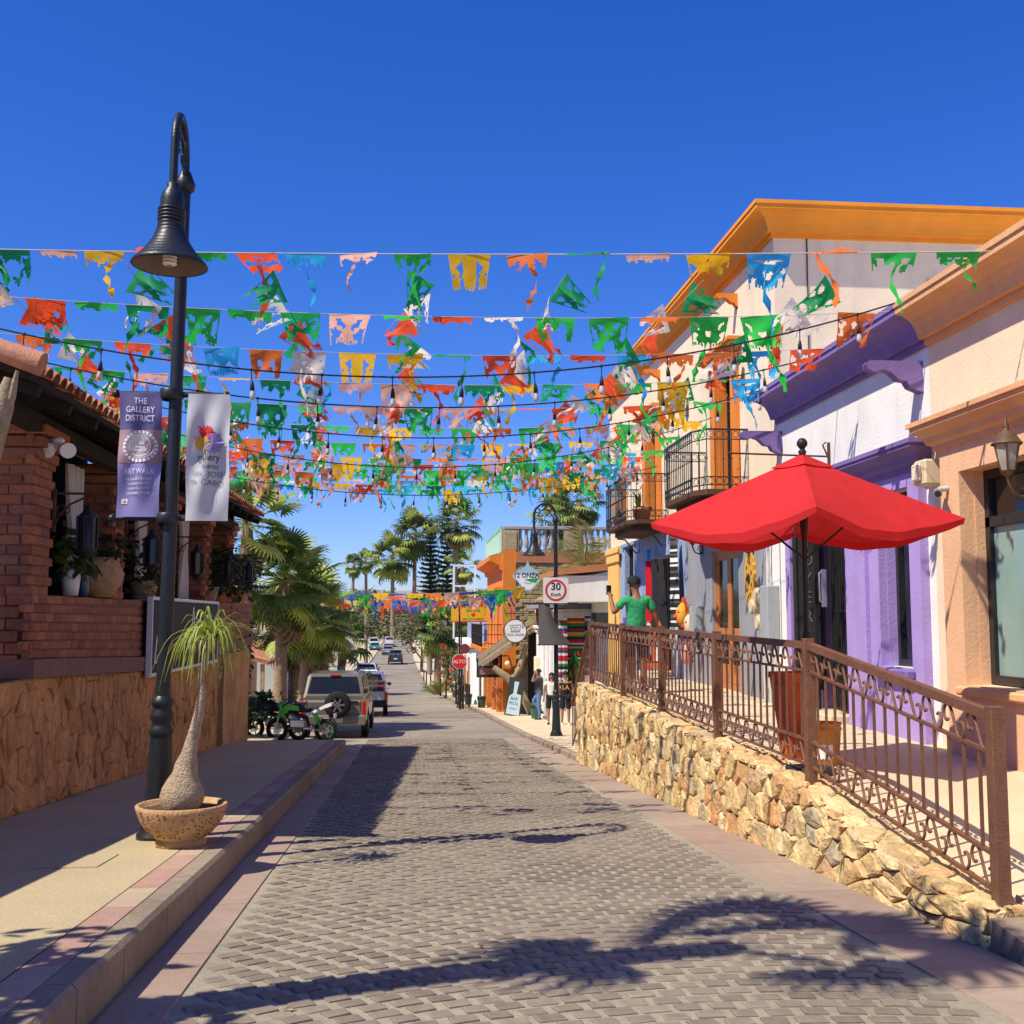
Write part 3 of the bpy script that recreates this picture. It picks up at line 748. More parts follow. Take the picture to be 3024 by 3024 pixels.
# --- lilac and white shop
Y2 = 17.0
pu = thing('lilac_building', 'white shop with lilac cornice, door and window surrounds', 'building', (FX, 14, 0))
b = MB(); wall_y(b, FX, FX+.3, YB+.004, Y2, -.3, 4.62, [(14.05, 16.15, -.3, 3.0), (12.28, 13.12, .92, 3.0)]); b.box(FX+.31, 15, YB+.004, Y2, 4.4, 4.6)
L_(pu, obj('wall', b, K['white'], pu))
b = MB(); wall_y(b, FX-.10, FX-.002, 12.0, 16.45, -.2, 3.16, [(14.05, 16.15, -.3, 3.0), (12.28, 13.12, .92, 3.0)])
wall_y(b, FX-.15, FX-.102, 13.42, 14.05, -.2, 3.16, []); wall_y(b, FX-.15, FX-.102, 16.15, 16.35, -.2, 3.16, [])
L_(pu, obj('surround', b, K['purple'], pu))
b = MB(); b.sweep([(FX-.002, 11.95), (FX-.10, 11.95), (FX-.10, 16.5), (FX-.002, 16.5)], [(0,3.161),(.03,3.161),(.03,3.22),(.08,3.25),(.10,3.31),(.17,3.37),(.20,3.39),(.20,3.43),(.22,3.43),(.22,3.48),(0,3.48)])
L_(pu, obj('lintel_cornice', b, K['purpled'], pu))
b = MB(); b.sweep([(FX, YB+.003), (FX, Y2-.002)], [(o_, 4.56+z_) for o_, z_ in CORN]); L_(pu, obj('cornice', b, K['purpled'], pu))
b = MB(); b.box(FX-.22, FX-.102, 12.2, 13.2, .80, .91, b=.02); L_(pu, obj('sill', b, K['purpled'], pu))
for ya in (12.282, 13.108): b = MB(); b.box(FX-.001, FX+.3, ya, ya+.01, .93, 3.0); L_(pu, obj('reveal', b, K['purple'], pu))
for ya in (14.055, 16.125): b = MB(); b.box(FX+.02, FX+.29, ya, ya+.02, 0, 3.0); L_(pu, obj('reveal', b, K['purple'], pu))
b = MB(); windowframe(b, FX+.15, 12.285, 13.115, .925, 3.0, .08, .08); w = L_(pu, obj('window', b, K['black'], pu)); b = MB(); b.box(FX+.15, FX+.155, 12.36, 13.04, 1.0, 2.92); obj('pane', b, K['glass'], w)
def corbel(y, z, par, m, s=1.0, L=.62):
    pr = [(0,0),(-L,0),(-L-.04,-.04),(-L-.02,-.10),(-L+.05,-.13),(-L+.16,-.10),(-L+.24,-.13),(-L+.34,-.22),(-L+.42,-.23),(-L+.46,-.30),(-L+.56,-.34),(0,-.36)]
    b = MB(); b.prism([(FX+p*s, z+q*s) for p, q in pr], y-.07, y+.07, 'y'); return L_(par, obj('corbel', b, m, par))
corbel(12.05, 4.40, pu, K['purpled']); corbel(16.86, 4.40, pu, K['purpled'])
# steps, open gate with vertical sign
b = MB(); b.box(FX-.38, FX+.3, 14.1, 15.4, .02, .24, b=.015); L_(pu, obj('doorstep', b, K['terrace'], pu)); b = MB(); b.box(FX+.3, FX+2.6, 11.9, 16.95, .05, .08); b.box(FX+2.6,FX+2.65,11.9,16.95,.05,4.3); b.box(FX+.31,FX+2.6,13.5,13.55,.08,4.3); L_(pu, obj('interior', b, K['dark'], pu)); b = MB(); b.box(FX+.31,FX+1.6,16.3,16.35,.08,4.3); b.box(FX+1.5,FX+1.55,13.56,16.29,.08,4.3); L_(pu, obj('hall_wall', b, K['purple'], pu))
gate = thing('iron_gate', 'open black iron gate of upright bars standing in the lilac doorway', 'gate', (FX-.02, 16.12, .14))
def gate_leaf(n, W, x0, y0, dx, dy):
    fr = MB()
    P = lambda t, z: (x0+dx*t*W, y0+dy*t*W, z)
    for z in (.12, .5, 1.45, 2.55): fr.bar(P(0,z), P(1,z), .03, .03)
    for t_ in (0, 1): fr.bar(P(t_,.05), P(t_,2.62), .045, .045)
    for i in range(5):
        a0 = (i+.5)/5; fr.tube([P(a0-.07,.14), P(a0-.06,.3), P(a0,.44), P(a0+.06,.3), P(a0+.07,.14)], .008, 5)
    obj('gate_leaf', fr, K['black'], gate)
    for i in range(1, n): b = MB(); b.bar(P(i/n,.12), P(i/n,2.6), .034); obj('bar', b, K['black'], gate)
gate_leaf(7, 1.0, 0, 0, -.12, -.99); gate_leaf(9, 1.08, 0, -2.0, .12, .99)
b = MB(); b.box(-.3,-.24,-1.7,-1.66,1.5,2.0); b.tube([(-.27,-1.68,1.55),(-.33,-1.68,1.58),(-.33,-1.68,1.95),(-.27,-1.68,1.98)], .012, 6); obj('handle', b, K['steel'], gate)
vs_ = thing('vertical_sign', 'tall black board with raised silver letters reading down, hung on the open gate', 'sign', (5.60, 15.25, .50))
rz = R(-6)
b = MB(); b.box(-.17,.17,-.03,.03,0,2.25, b=.01); b.box(-.21,-.172,-.045,.045,-.03,2.28); b.box(.172,.21,-.045,.045,-.03,2.28); obj('board', b, K['signblk'], vs_)
for i, ch in enumerate('JOYERIA  &'.replace(' ', '')): text(ch, .24, K['steel'], vs_, (-.02, -.035, 2.06-i*.262 if ch != '&' else .2), (R(90),0,0), sx=.85, off=-.003)
vs_.rotation_euler = (0, 0, rz)
# rod with bracket
t = thing('sign_rod', 'bare rusty rod sticking out of the white wall with no sign on it', 'sign bracket', (FX, 14.85, 3.72))
b = MB(); b.box(-.03,-.001,-.03,.03,-.12,.2, b=.01); b.tube([(-.03,0,0),(-.1,0,.16),(-.05,0,.2)], .012, 6); obj('bracket', b, K['rust'], t)
b = MB(); b.tube([(-.01,0,0),(-1.45,0,.03)], .014, 6); obj('rod', b, K['rust'], t); b = MB(); b.tube([(-.75,0,.0),(-.75,0,-.1),(-.77,0,-.13)], .006, 5); obj('hook', b, K['rust'], t)

# --- tall corner building
YE = 31.7; ZT = 7.72
tb = thing('corner_building', 'tall cream building with bright orange cornice, two balconies and a blue ground floor', 'building', (FX, 24, 0))
ops = [(19.22, 20.95, .0, 2.75), (24.2, 26.6, .0, 2.9), (28.2, 29.3, 1.55, 3.35), (19.35, 20.35, 3.75, 6.15), (25.5, 26.6, 3.75, 6.15), (29.6, 30.4, 3.75, 6.0)]
b = MB(); wall_y(b, FX, FX+.35, Y2+.004, YE, 3.45, ZT, ops); b.box(FX+.35, 17, Y2+.004, Y2+.3, 4.5, ZT); b.box(FX+.36, 17, Y2+.3, YE, ZT-.3, ZT-.1); b.box(FX+.35, 14, YE-.3, YE, -2, ZT)
L_(tb, obj('upper_wall', b, K['cream2'], tb))
b = MB(); wall_y(b, FX-.012, FX+.35, Y2+.004, 22.9, -.1, 3.449, ops); L_(tb, obj('grey_wall', b, K['gray'], tb))
b = MB(); b.box(FX-.03, FX-.013, Y2+.006, 17.62, -.1, 3.4); L_(tb, obj('white_pilaster', b, K['white'], tb))
b = MB(); wall_y(b, FX-.03, FX+.35, 22.9, 30.1, -2, 3.449, ops); L_(tb, obj('blue_wall', b, K['blue'], tb))
b = MB(); b.box(FX-.09, FX+.35, 30.101, YE, -2, 3.449); L_(tb, obj('yellow_pilaster', b, K['yellow'], tb))
b = MB(); b.box(FX-.14, FX-.092, 29.9, YE+.02, 3.0, 3.35, b=.03); b.box(FX-.17, FX-.14, 29.8, YE+.03, 3.25, 3.4, b=.03); L_(tb, obj('capital', b, K['yellow'], tb))
b = MB(); b.box(FX-.10, FX-.031, 27.9, 29.7, 3.36, 3.44); b.box(FX-.06, FX-.031, 28.05, 28.19, 1.4, 3.36); b.box(FX-.06, FX-.031, 29.31, 29.45, 1.4, 3.36); L_(tb, obj('blue_trim', b, K['bluetrim'], tb))
b = MB(); b.sweep([(17, Y2+.004), (FX, Y2+.004), (FX, YE), (17, YE)][::1], [(o_*1.05, ZT-.12+z_) for o_, z_ in CORN]); 
L_(tb, obj('cornice', b, K['orange'], tb))
b = MB(); b.box(8.35, 9.3, Y2-.03, Y2+.002, 6.35, 6.95); w = L_(tb, obj('window', b, K['tar'], tb)); b = MB(); b.box(8.42, 9.23, Y2-.035, Y2-.031, 6.42, 6.88); obj('pane', b, K['glass'], w)
# back rooms so openings read dark
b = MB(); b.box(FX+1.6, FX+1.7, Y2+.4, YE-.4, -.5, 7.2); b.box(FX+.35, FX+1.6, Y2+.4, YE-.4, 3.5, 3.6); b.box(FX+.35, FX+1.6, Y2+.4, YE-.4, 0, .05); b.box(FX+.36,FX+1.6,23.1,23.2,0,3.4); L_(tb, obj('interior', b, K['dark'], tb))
def double_door(name, y0, y1, z0, z1, x, m, par, glassm, rows=2):
    b = MB(); windowframe(b, x, y0, y1, z0, z1, .08, .1); d = L_(par, obj(name, b, m, par))
    ym = (y0+y1)/2
    for a, c in ((y0+.08, ym-.004), (ym+.004, y1-.08)):
        b = MB(); windowframe(b, x, a, c, z0+.06, z1-.08, .1, .06); mid = z0+(z1-z0)*.42
        b.box(x-.03, x+.03, a+.1, c-.1, mid-.07, mid+.07); b.box(x-.02, x+.02, a+.1, c-.1, z0+.16, z0+.5, b=.01); obj('door_leaf', b, m, d)
        b = MB(); b.box(x-.004, x+.004, a+.1, c-.1, mid+.07, z1-.18); b.box(x-.004, x+.004, a+.1, c-.1, z0+.5, mid-.07); obj('pane', b, glassm, d)
    return d
double_door('door', 19.22, 20.95, .14, 2.75, FX+.10, K['wood'], tb, K['glass'])
for y0, y1 in ((19.35, 20.35), (25.5, 26.6)):
    b = MB(); windowframe(b, FX+.2, y0, y1, 3.78, 6.15, .07, .08, 1, 2); d = L_(tb, obj('balcony_door', b, K['tar'], tb)); b = MB(); b.box(FX+.2, FX+.205, y0+.05, y1-.05, 3.8, 6.1); obj('pane', b, K['glass'], d)
    # orange surround, pediment and corbel
    b = MB(); b.box(FX-.07, FX-.002, y0-.36, y0, 3.76, 6.2); b.box(FX-.07, FX-.002, y1, y1+.36, 3.76, 6.2); b.box(FX-.07, FX-.002, y0, y1, 6.15, 6.2); b.box(FX+.001, FX+.3, y1-.01, y1-.002, 3.8, 6.15)
    b.box(FX+.02, FX+.3, y0+.002, y0+.01, 3.8, 6.15)
    L_(tb, obj('door_surround', b, K['oranged'], tb))
    b = MB(); b.sweep([(FX-.002, y0-.42), (FX-.07, y0-.42), (FX-.07, y1+.42), (FX-.002, y1+.42)], [(0,6.2),(.03,6.2),(.05,6.28),(.12,6.34),(.2,6.36),(.2,6.42),(0,6.42)])
    L_(tb, obj('door_cornice', b, K['oranged'], tb))
    for y in (y0-.3, y1+.3): corbel(y, 7.25, tb, K['oranged'], .75, .5)
b = MB(); windowframe(b, FX+.15, 29.6, 30.4, 3.78, 6.0, .07, .08, 1, 1); L_(tb, obj('window', b, K['tar'], tb))
b = MB(); b.box(FX-.06, FX-.002, 29.3, 29.6, 3.76, 6.1); b.box(FX-.06, FX-.002, 30.4, 30.7, 3.76, 6.1); b.box(FX-.06,FX-.002,29.6,30.4,6.0,6.1); L_(tb, obj('door_surround', b, K['oranged'], tb))
b = MB(); windowframe(b, FX+.1, 28.2, 29.3, 1.55, 3.35, .06, .08, 3, 0); L_(tb, obj('window', b, K['tar'], tb))
b = MB(); b.tube([(6.35, Y2-.01, 7.7), (6.33,Y2-.012,4.9)], .01, 5); L_(tb, obj('cable', b, K['plasticb'], tb))
# balconies: slab, railing panels, upright bars
def balcony(y0, y1, out, label):
    t = thing('balcony', label, 'balcony', (FX, y0, 3.6)); W = y1-y0; c = .34
    pl = [(0,0),(-out+c*.5,0),(-out,c),(-out,W-c),(-out+c*.5,W),(0,W)]
    b = MB(); b.prism(pl, 0, .09, 'z'); b.prism([(p[0]*.8, p[1]*.86+.07*W) for p in pl], -.14, 0, 'z'); obj('slab', b, K['rust'], t)
    segs = list(zip(pl[0:5], pl[1:6])); sm_ = MB()
    for a, q in segs:
        for z in (.16, .3, .95, 1.12): sm_.bar((*a, z), (*q, z), .03 if z > 1 else .018)
        L = math.hypot(q[0]-a[0], q[1]-a[1]); n = max(2, int(L/.13))
        for i in range(n+1):
            x, y = a[0]+(q[0]-a[0])*i/n, a[1]+(q[1]-a[1])*i/n
            b = MB(); b.tube([(x,y,.09),(x,y,1.12)], .009, 5); b.ell((x,y,.62), (.016,.016,.03), 6, 4); obj('bar', b, K['black'], t)
            if i < n:
                x2, y2 = a[0]+(q[0]-a[0])*(i+.5)/n, a[1]+(q[1]-a[1])*(i+.5)/n
                ux, uy = (q[0]-a[0])/L, (q[1]-a[1])/L
                for zc in (1.035, .23):
                    sm_.tube([(x2+ux*.055*math.cos(k*math.pi/5), y2+uy*.055*math.cos(k*math.pi/5), zc+.055*math.sin(k*math.pi/5)) for k in range(10)], .006, 4, closed=True)
    obj('railing', sm_, K['black'], t)
    for y in (.15, W-.15): b = MB(); b.tube([(-.01,y,-.02),(-.02,y,-.45),(-.12,y,-.5),(-.4,y,-.16),(-.6,y,-.14)], .02, 6); obj('bracket', b, K['black'], t)
    return t
balcony(18.55, 21.3, .9, 'nearer wrought iron balcony, partly behind the red umbrella, with no pots on it')
balcony(24.5, 27.7, .9, 'farther wrought iron balcony holding terracotta flower pots')
def flowerpot(label, loc, r, hh, m, leafn=10, leafh=.3, lm=None):
    t = thing('flower_pot', label, 'flower pot', loc)
    b = MB(); b.lathe([(0,0),(r*.68,0),(r*.95,hh*.8),(r*1.05,hh*.82),(r*1.05,hh),(r*.9,hh),(r*.88,hh*.9),(0,hh*.9)], 16); obj('pot', b, m, t)
    if leafn:
        b = MB()
        for i in range(leafn):
            a = U(0, 6.28); l_ = leafh*U(.6,1.1); w_ = .03; o_ = U(.1,.5)*l_
            p0 = Vector((r*.3*math.cos(a), r*.3*math.sin(a), hh*.9)); p1 = p0+Vector((o_*math.cos(a), o_*math.sin(a), l_)); s_ = Vector((-math.sin(a), math.cos(a), 0))*w_
            pm = (p0+p1)/2+Vector((0,0,l_*.1)); b.add([p0-s_*.4, p0+s_*.4, pm+s_, pm-s_, p1], [(0,1,2,3),(3,2,4)])
        obj('plant', b, lm or K['leaf'], t)
    return t
flowerpot('small terracotta pot with a spiky plant, leftmost on the far balcony', (FX-.55, 25.0, 3.69), .17, .3, K['terra'], 9, .4)
flowerpot('wide brown pot on the far balcony, behind the spiky plant pot', (FX-.3, 25.9, 3.69), .22, .42, K['wood'], 0)
flowerpot('low terracotta pot at the far end of the far balcony', (FX-.6, 27.2, 3.69), .16, .26, K['terra'], 12, .25)
# wall fittings on the grey wall
lantern('wall_lantern', 'black lantern on the grey wall left of the orange wooden door', (FX-.013, 21.6, 2.95), 0, K['black'])
lantern('wall_lantern', 'black lantern on the grey wall right of the orange door, under the umbrella', (FX-.013, 18.35, 2.78), 0, K['black'])
lantern('wall_lantern', 'lantern on the cream upper wall beside the nearer balcony door', (FX-.002, 18.7, 5.7), 0, K['bronze'])
lantern('wall_lantern', 'lantern on the cream upper wall between the two balconies', (FX-.002, 22.6, 5.9), 0, K['bronze'])
t = thing('electric_meters', 'grey electric box with round glass meters and white pipes on the wall', 'electric meter', (FX-.03, 17.3, 0))
b = MB(); b.box(-.2,-.001,-.3,.1,1.15,2.0, b=.015); obj('box', b, K['elec'], t)
for y, z in ((.28,1.85),(.22,1.42),(.52,1.68)):
    b = MB(); b.disc((-.1,y,z), .13, 'x', 18, th=.18); b.disc((-.2,y,z), .1, 'x', 18, th=.04); obj('meter', b, K['tin'], t)
for y in (-.22,-.1,.04,.16,.3): b = MB(); b.tube([(-.06,y,.05),(-.06,y,1.16)], .028, 8); obj('pipe', b, K['conduit'], t)
b = MB(); b.tube([(-.06,.02,2.0),(-.06,.02,3.3)], .022, 8); obj('pipe', b, K['conduit'], t)
t = thing('sun_plaque', 'oval carved orange plaque with black figures on the grey wall', 'plaque', (FX-.013, 18.45, 2.15))
b = MB()
pts = []
for k in range(40):
    a = 2*math.pi*k/40; q = 1+(.08 if k % 2 else 0); pts.append((.24*q*math.cos(a), .46*q*math.sin(a)))
b.prism(pts, -.05, -.001, 'x'); obj('plate', b, K['inky'], t)
b = MB()
for k in range(9):
    a = 2*math.pi*k/9; b.box(-.056,-.051, .14*math.cos(a)-.02, .14*math.cos(a)+.025, .3*math.sin(a)-.03, .3*math.sin(a)+.03)
b.prism([(.06*math.cos(2*math.pi*k/12), .09*math.sin(2*math.pi*k/12)) for k in range(12)], -.062, -.051, 'x'); obj('relief', b, K['inkk'], t)

# ------------------------------------------------------------------ brick restaurant on the left
LX = -3.9
rs = thing('brick_restaurant', 'dark brick restaurant with tiled eaves, open arcade and ochre stone base on the left', 'building', (LX, 12, 0))
def zb_(y): return lerp(y, [(9,.88),(12.2,.87),(17,.72),(23,.70),(28.4,.85)])     # ledge underside
# lower ochre wall: core + voronoi stones
b = MB(); ys = yr(6.5, 23.6, 1.0); vs = []
for y in ys: vs += [(LX-.3, y, gz(y)-.1), (LX, y, gz(y)-.1), (LX, y, zb_(y)), (LX-.3, y, zb_(y))]
b.add(vs, [(4*i+k, 4*i+(k+1)%4, 4*i+4+(k+1)%4, 4*i+4+k) for i in range(len(ys)-1) for k in range(4)] + [(0,1,2,3), tuple(len(vs)-4+k for k in (3,2,1,0))])
base = L_(rs, obj('stone_base', b, K['imjoint'], rs))
cells = []
for a, c, nx in ((0,4,15),(4,9,20),(9,17.1,30)):
    for p in voronoi(c-a, 1.0, nx, 4 if a < 9 else 5, .45): cells.append([(x+a, v) for x, v in p])
lst = []
for p in cells:
    cu = 6.5+sum(q[0] for q in p)/len(p); hh = zb_(cu)-SW(cu)
    r_ = rock([(q[0], q[1]*hh) for q in p], .006, U(.02,.042), lambda u, v, d, hh=hh: (LX+d, 6.5+u, SW(6.5+u)+v*(zb_(6.5+u)-SW(6.5+u))/hh), .22)
    if r_: lst.append(r_)
lst.sort(key=lambda r_: abs(r_[0][-1][1]-11.5)); rest = MB()
for i, (vs, fs) in enumerate(lst):
    if i < 290: c = Vector(vs[-1]); b = MB(); b.add([Vector(v)-c for v in vs], fs); obj('stone', b, K['imprint'], base, c-base.location-rs.location)
    else: rest.add([Vector(v)-base.location-rs.location for v in vs], fs)
if rest.v: o = obj('stone', rest, K['imprint'], base); o['kind'] = 'stuff'
b = MB(); b.box(LX-.3, LX, 24.5, 28.3, -2, .72); L_(rs, obj('end_base', b, K['imprint'], rs))
b = MB(); b.box(LX-.5, LX-.35, 23.4, 24.7, -2, .9); L_(rs, obj('side_door', b, K['tar'], rs))
b = MB(); ys = yr(12.0, 28.35, 1.0); vs = []
for y in ys: vs += [(LX-.3, y, zb_(y)), (LX+.07, y, zb_(y)), (LX+.07, y, zb_(y)+.2), (LX-.3, y, zb_(y)+.2)]
b.add(vs, [(4*i+k, 4*i+(k+1)%4, 4*i+4+(k+1)%4, 4*i+4+k) for i in range(len(ys)-1) for k in range(4)] + [(0,1,2,3), tuple(len(vs)-4+k for k in (3,2,1,0))])
L_(rs, obj('ledge', b, K['ledge'], rs))
# parapet of bricks
def bricks(parent, origin, fn, L, H, ln, ht, depth, limit, joint=.012, name='brick', vs=1.0):
    """fn(u, v) -> (point, yaw, along) brick centre; courses up v, bricks along u"""
    ms = []
    for k in range(8):
        b = MB(); q = U(-.004,.004); b.box(-ln/2+joint/2+q, ln/2-joint/2+U(-.004,.004), -depth/2, depth/2, -ht*vs/2+joint/2, ht*vs/2-joint/2+U(-.004,.002), b=.007); ms.append((b, b.mesh(name, K['brick'])))
    out = []
    nr = int(H/ht); rest = MB(); n = 0
    P = []
    for j in range(nr):
        u = (-ln/2 if j % 2 else 0)+ln/2
        while u < L: P.append((u, (j+.5)*ht)); u += ln
    P.sort()
    for u, v in P:
        p, yaw = fn(u, v); k = random.randrange(8); p = Vector(p)-origin
        if n < limit: o = put(name, ms[k][1], parent, p, (U(-.02,.02), U(-.02,.02), yaw+U(-.02,.02)))
        else: rest.at(p.x, p.y, p.z, yaw); rest.add(ms[k][0].v, ms[k][0].f)
        n += 1
    if rest.v: o = obj(name, rest, K['brick'], parent); o['kind'] = 'stuff'
ZP = 1.77
def ztop(y): return lerp(y, [(12,1.74),(17,1.77),(28,1.87)])
b = MB(); ys = yr(12.25, 28.3, 1.0); vs = []
for y in ys: vs += [(LX-.27, y, zb_(y)+.2), (LX-.015, y, zb_(y)+.2), (LX-.015, y, ztop(y)-.02), (LX-.27, y, ztop(y)-.02)]
b.add(vs, [(4*i+k, 4*i+(k+1)%4, 4*i+4+(k+1)%4, 4*i+4+k) for i in range(len(ys)-1) for k in range(4)] + [(0,1,2,3), tuple(len(vs)-4+k for k in (3,2,1,0))])
par = L_(rs, obj('parapet', b, K['brickm'], rs)); org = Vector(rs.location)+Vector(par.location)
bricks(par, org, lambda u, v: ((LX-.03, 12.0+u, zb_(12+u)+.2+v/.875*(ztop(12+u)-zb_(12+u)-.2)), R(90)), 16.2, .876, .27, .125, .07, 295, vs=.80)
# piers
for pi, (y0, x0, x1, yl) in enumerate(((12.0, -4.95, -3.89, .62), (15.25, -4.45, -3.89, .55), (18.6, -4.45, -3.89, .5), (21.95, -4.45, -3.89, .5), (24.75, -4.45, -3.89, .5))):
    zb = ztop(y0)-.01; b = MB(); b.box(x0+.02, x1-.02, y0+.02, y0+yl-.02, zb, 3.55)
    p_ = L_(rs, obj('brick_pier', b, K['brickm'], rs)); org = Vector(rs.location)+Vector(p_.location)
    Hh = 3.42-zb; nj = int(Hh/.105)
    bricks(p_, org, lambda u, v: ((x0+u, y0+.035, zb+v), 0), x1-x0-.02, nj*.105, .265, .105, .07, 120 if pi == 0 else 60)
    bricks(p_, org, lambda u, v: ((x1-.035, y0+u, zb+v), R(90)), yl-.02, nj*.105, .265, .105, .07, 120 if pi == 0 else 60)
    # flared brick cap
    for k in range(3):
        b = MB(); b.box(x0-.03*k, x1+.045*(k+1), y0-.045*(k+1), y0+yl+.03*k, 3.16+.12*k+.004*k, 3.27+.12*k, b=.012); o = obj('cap_course', b, K['brick'], p_); o.location = -org
# end wall (nearer, faces the camera)
b = MB(); b.box(-9, -4.96, 12.1, 12.35, -1, 5); L_(rs, obj('end_wall', b, K['brick'], rs))
b = MB(); b.box(-4.95, -3.93, 12.07, 12.3, .75, 1.74); p_ = L_(rs, obj('end_parapet', b, K['brickm'], rs)); bricks(p_, Vector(rs.location)+Vector(p_.location), lambda u, v: ((-4.95+u, 12.04, .87+v), 0), 1.02, .876, .27, .125, .07, 60)
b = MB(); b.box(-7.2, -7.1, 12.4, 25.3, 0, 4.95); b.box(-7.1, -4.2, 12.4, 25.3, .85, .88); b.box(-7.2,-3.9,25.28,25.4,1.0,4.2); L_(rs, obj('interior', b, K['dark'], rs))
# roof: timber underside, rafters, tiles
EX, EZ = -3.3, 3.64; Y0r, Y1r = 9.95, 25.5
def ez(y): return EZ + .006*(y-10)
b = MB(); b.add([(EX,Y0r,ez(10)),(EX,Y1r,ez(25.5)),(-7.2,Y1r,ez(25.5)+1.35),(-7.2,Y0r,ez(10)+1.35),(EX,Y0r,ez(10)-.06),(EX,Y1r,ez(25.5)-.06),(-7.2,Y1r,ez(25.5)+1.29),(-7.2,Y0r,ez(10)+1.29)], [(0,1,2,3),(7,6,5,4),(0,4,5,1),(1,5,6,2),(3,2,6,7),(0,3,7,4)])
b.box(-3.95,-3.8,Y0r+.1,Y1r-.1,3.42,3.60)
L_(rs, obj('roof_deck', b, K['tar'], rs))
b = MB(); b.add([(-7.2,Y0r,EZ+1.3),(-7.2,Y1r,EZ+1.35),(-11,Y1r,EZ),(-11,Y0r,EZ)], [(0,1,2,3)]); L_(rs, obj('roof_back', b, K['tile'], rs))
for i in range(17):
    y = Y0r+.3+i*(Y1r-Y0r-.6)/16; b = MB(); b.bar((EX-.02,y,ez(y)-.12),(-5.2,y,ez(y)+.52), .08, .1); L_(rs, obj('rafter', b, K['tar'], rs))
b = MB(); n_ = 7; Lt = .46
vs = []
for k in range(2):
    for j in range(n_):
        a = math.pi*j/(n_-1); rr = .1 if k == 0 else .088; vs.append((-k*Lt, rr*math.cos(a), rr*math.sin(a)*.95+k*.0))
for j in range(n_):
    a = math.pi*j/(n_-1); vs.append((0, .082*math.cos(a), .082*math.sin(a)*.95))
b.add(vs, [(j,j+1,n_+j+1,n_+j) for j in range(n_-1)] + [(j,2*n_+j,2*n_+j+1,j+1) for j in range(n_-1)], 0, False)
tm = b.mesh('roof_tile', K['tile']); ro = Vector(rs.location); sp = math.atan2(1.35, 3.9)
for row in range(4):
    for i in range(74):
        y = Y0r+.1+i*.209
        o = put('roof_tile', tm, rs, Vector((EX+.05-row*.42*math.cos(sp), y, ez(y)+.012+row*.42*math.sin(sp)))-ro, (U(-.04,.04), sp+.03, U(-.03,.03)))
hip = MB()
for k in range(9):
    hip.tube([(EX+.1-k*.45, Y0r-.03-.0*k, ez(10)+.06+k*.155), (EX+.1-(k+1)*.45-.04, Y0r-.03, ez(10)+.07+(k+1)*.155)], [.11,.095], 10)
L_(rs, obj('hip_tiles', hip, K['tile'], rs))
# unseen nearer wall, added out of frame to shade the near pavement
nb = thing('shade_wall', 'plain ochre wall out of frame, added to shade the near pavement', 'wall', (-4.3, 6, 0)); b = MB(); b.box(-.3,.3,-9,5.2,-1,2.15); obj('wall', b, K['imprint'], nb)
# curtains in the arcade openings
def curtain(label, y0, y1, x, zt, zb, pinch):
    t = thing('curtain', label, 'curtain', (x, (y0+y1)/2, zb)); W = y1-y0
    def fn(u, v):
        w = W*(1-(1-abs(v-pinch[0])*2)*pinch[1]*max(0, 1-abs(v-pinch[0])*2.2)); return (.04*math.sin(u*22+v*3), (u-.5)*w, v*(zt-zb))
    b = MB(); b.grid(fn, 26, 12); obj('cloth', b, K['curtain'], t)
    b = MB(); zc = pinch[0]*(zt-zb); b.tube([(.06*math.cos(a), .12*math.sin(a), zc) for a in [k*.63 for k in range(10)]], .015, 5, closed=True); obj('tie', b, K['curtain'], t)
curtain('white curtain hanging in the first arcade opening, left of the second brick pier', 14.1, 14.85, -4.2, 3.4, 1.78, (.5,.45))
curtain('white tied curtain left of the lamp post, before the third brick pier', 17.65, 18.4, -4.2, 3.4, 1.78, (.45,.5))
curtain('white tied curtain right of the lamp post, before the fourth brick pier', 21.0, 21.85, -4.2, 3.4, 1.78, (.6,.5))
# hanging lanterns on scroll brackets
def hang_lantern(label, y, z):
    t = thing('hanging_lantern', label, 'lantern', (-3.88, y, z), 0, 'lanterns on the brick piers'); t.scale = (.85,)*3
    b = MB(); b.bar((0,0,0),(.62,0,0),.03,.03); b.tube([(0,0,-.45),(.05,0,-.3),(.2,0,-.14),(.4,0,-.04),(.5,0,-.01)], .014, 6)
    b.tube([(.0+.1*math.cos(k*.5)*(.35+k*.05)+.1, 0, -.2+.1*math.sin(k*.5)*(.35+k*.05)) for k in range(14)], .009, 5); b.bar((0,0,-.5),(0,0,.06),.035,.05); obj('bracket', b, K['rust'], t)
    c = .42; b = MB(); b.tube([(c,0,0),(c,0,-.16)], .008, 5)
    b.lathe([(.0,-.14),(.03,-.16),(.05,-.22),(.1,-.27),(.14,-.30),(.14,-.32)], 8, (c,0,0)); b.lathe([(.14,-.72),(.13,-.75),(.08,-.78),(.03,-.84),(0,-.86)], 8, (c,0,0))
    for k in range(8): a = 2*math.pi*k/8; b.bar((c+.133*math.cos(a),.133*math.sin(a),-.31),(c+.133*math.cos(a),.133*math.sin(a),-.73),.014)
    obj('frame', b, K['black'], t); b = MB(); b.lathe([(.12,-.32),(.12,-.72)], 8, (c,0,0), sm=False); obj('glass', b, K['glass'], t)
hang_lantern('largest black hanging lantern, on the nearest brick pier', 12.62, 2.86)
hang_lantern('second hanging lantern, on the pier just left of the lamp post', 15.75, 2.84)
hang_lantern('third hanging lantern, on the pier right of the lamp post', 19.05, 2.84)
hang_lantern('fourth hanging lantern along the arcade', 22.4, 2.86)
hang_lantern('fifth and farthest hanging lantern, on the last brick pier', 25.2, 2.88)
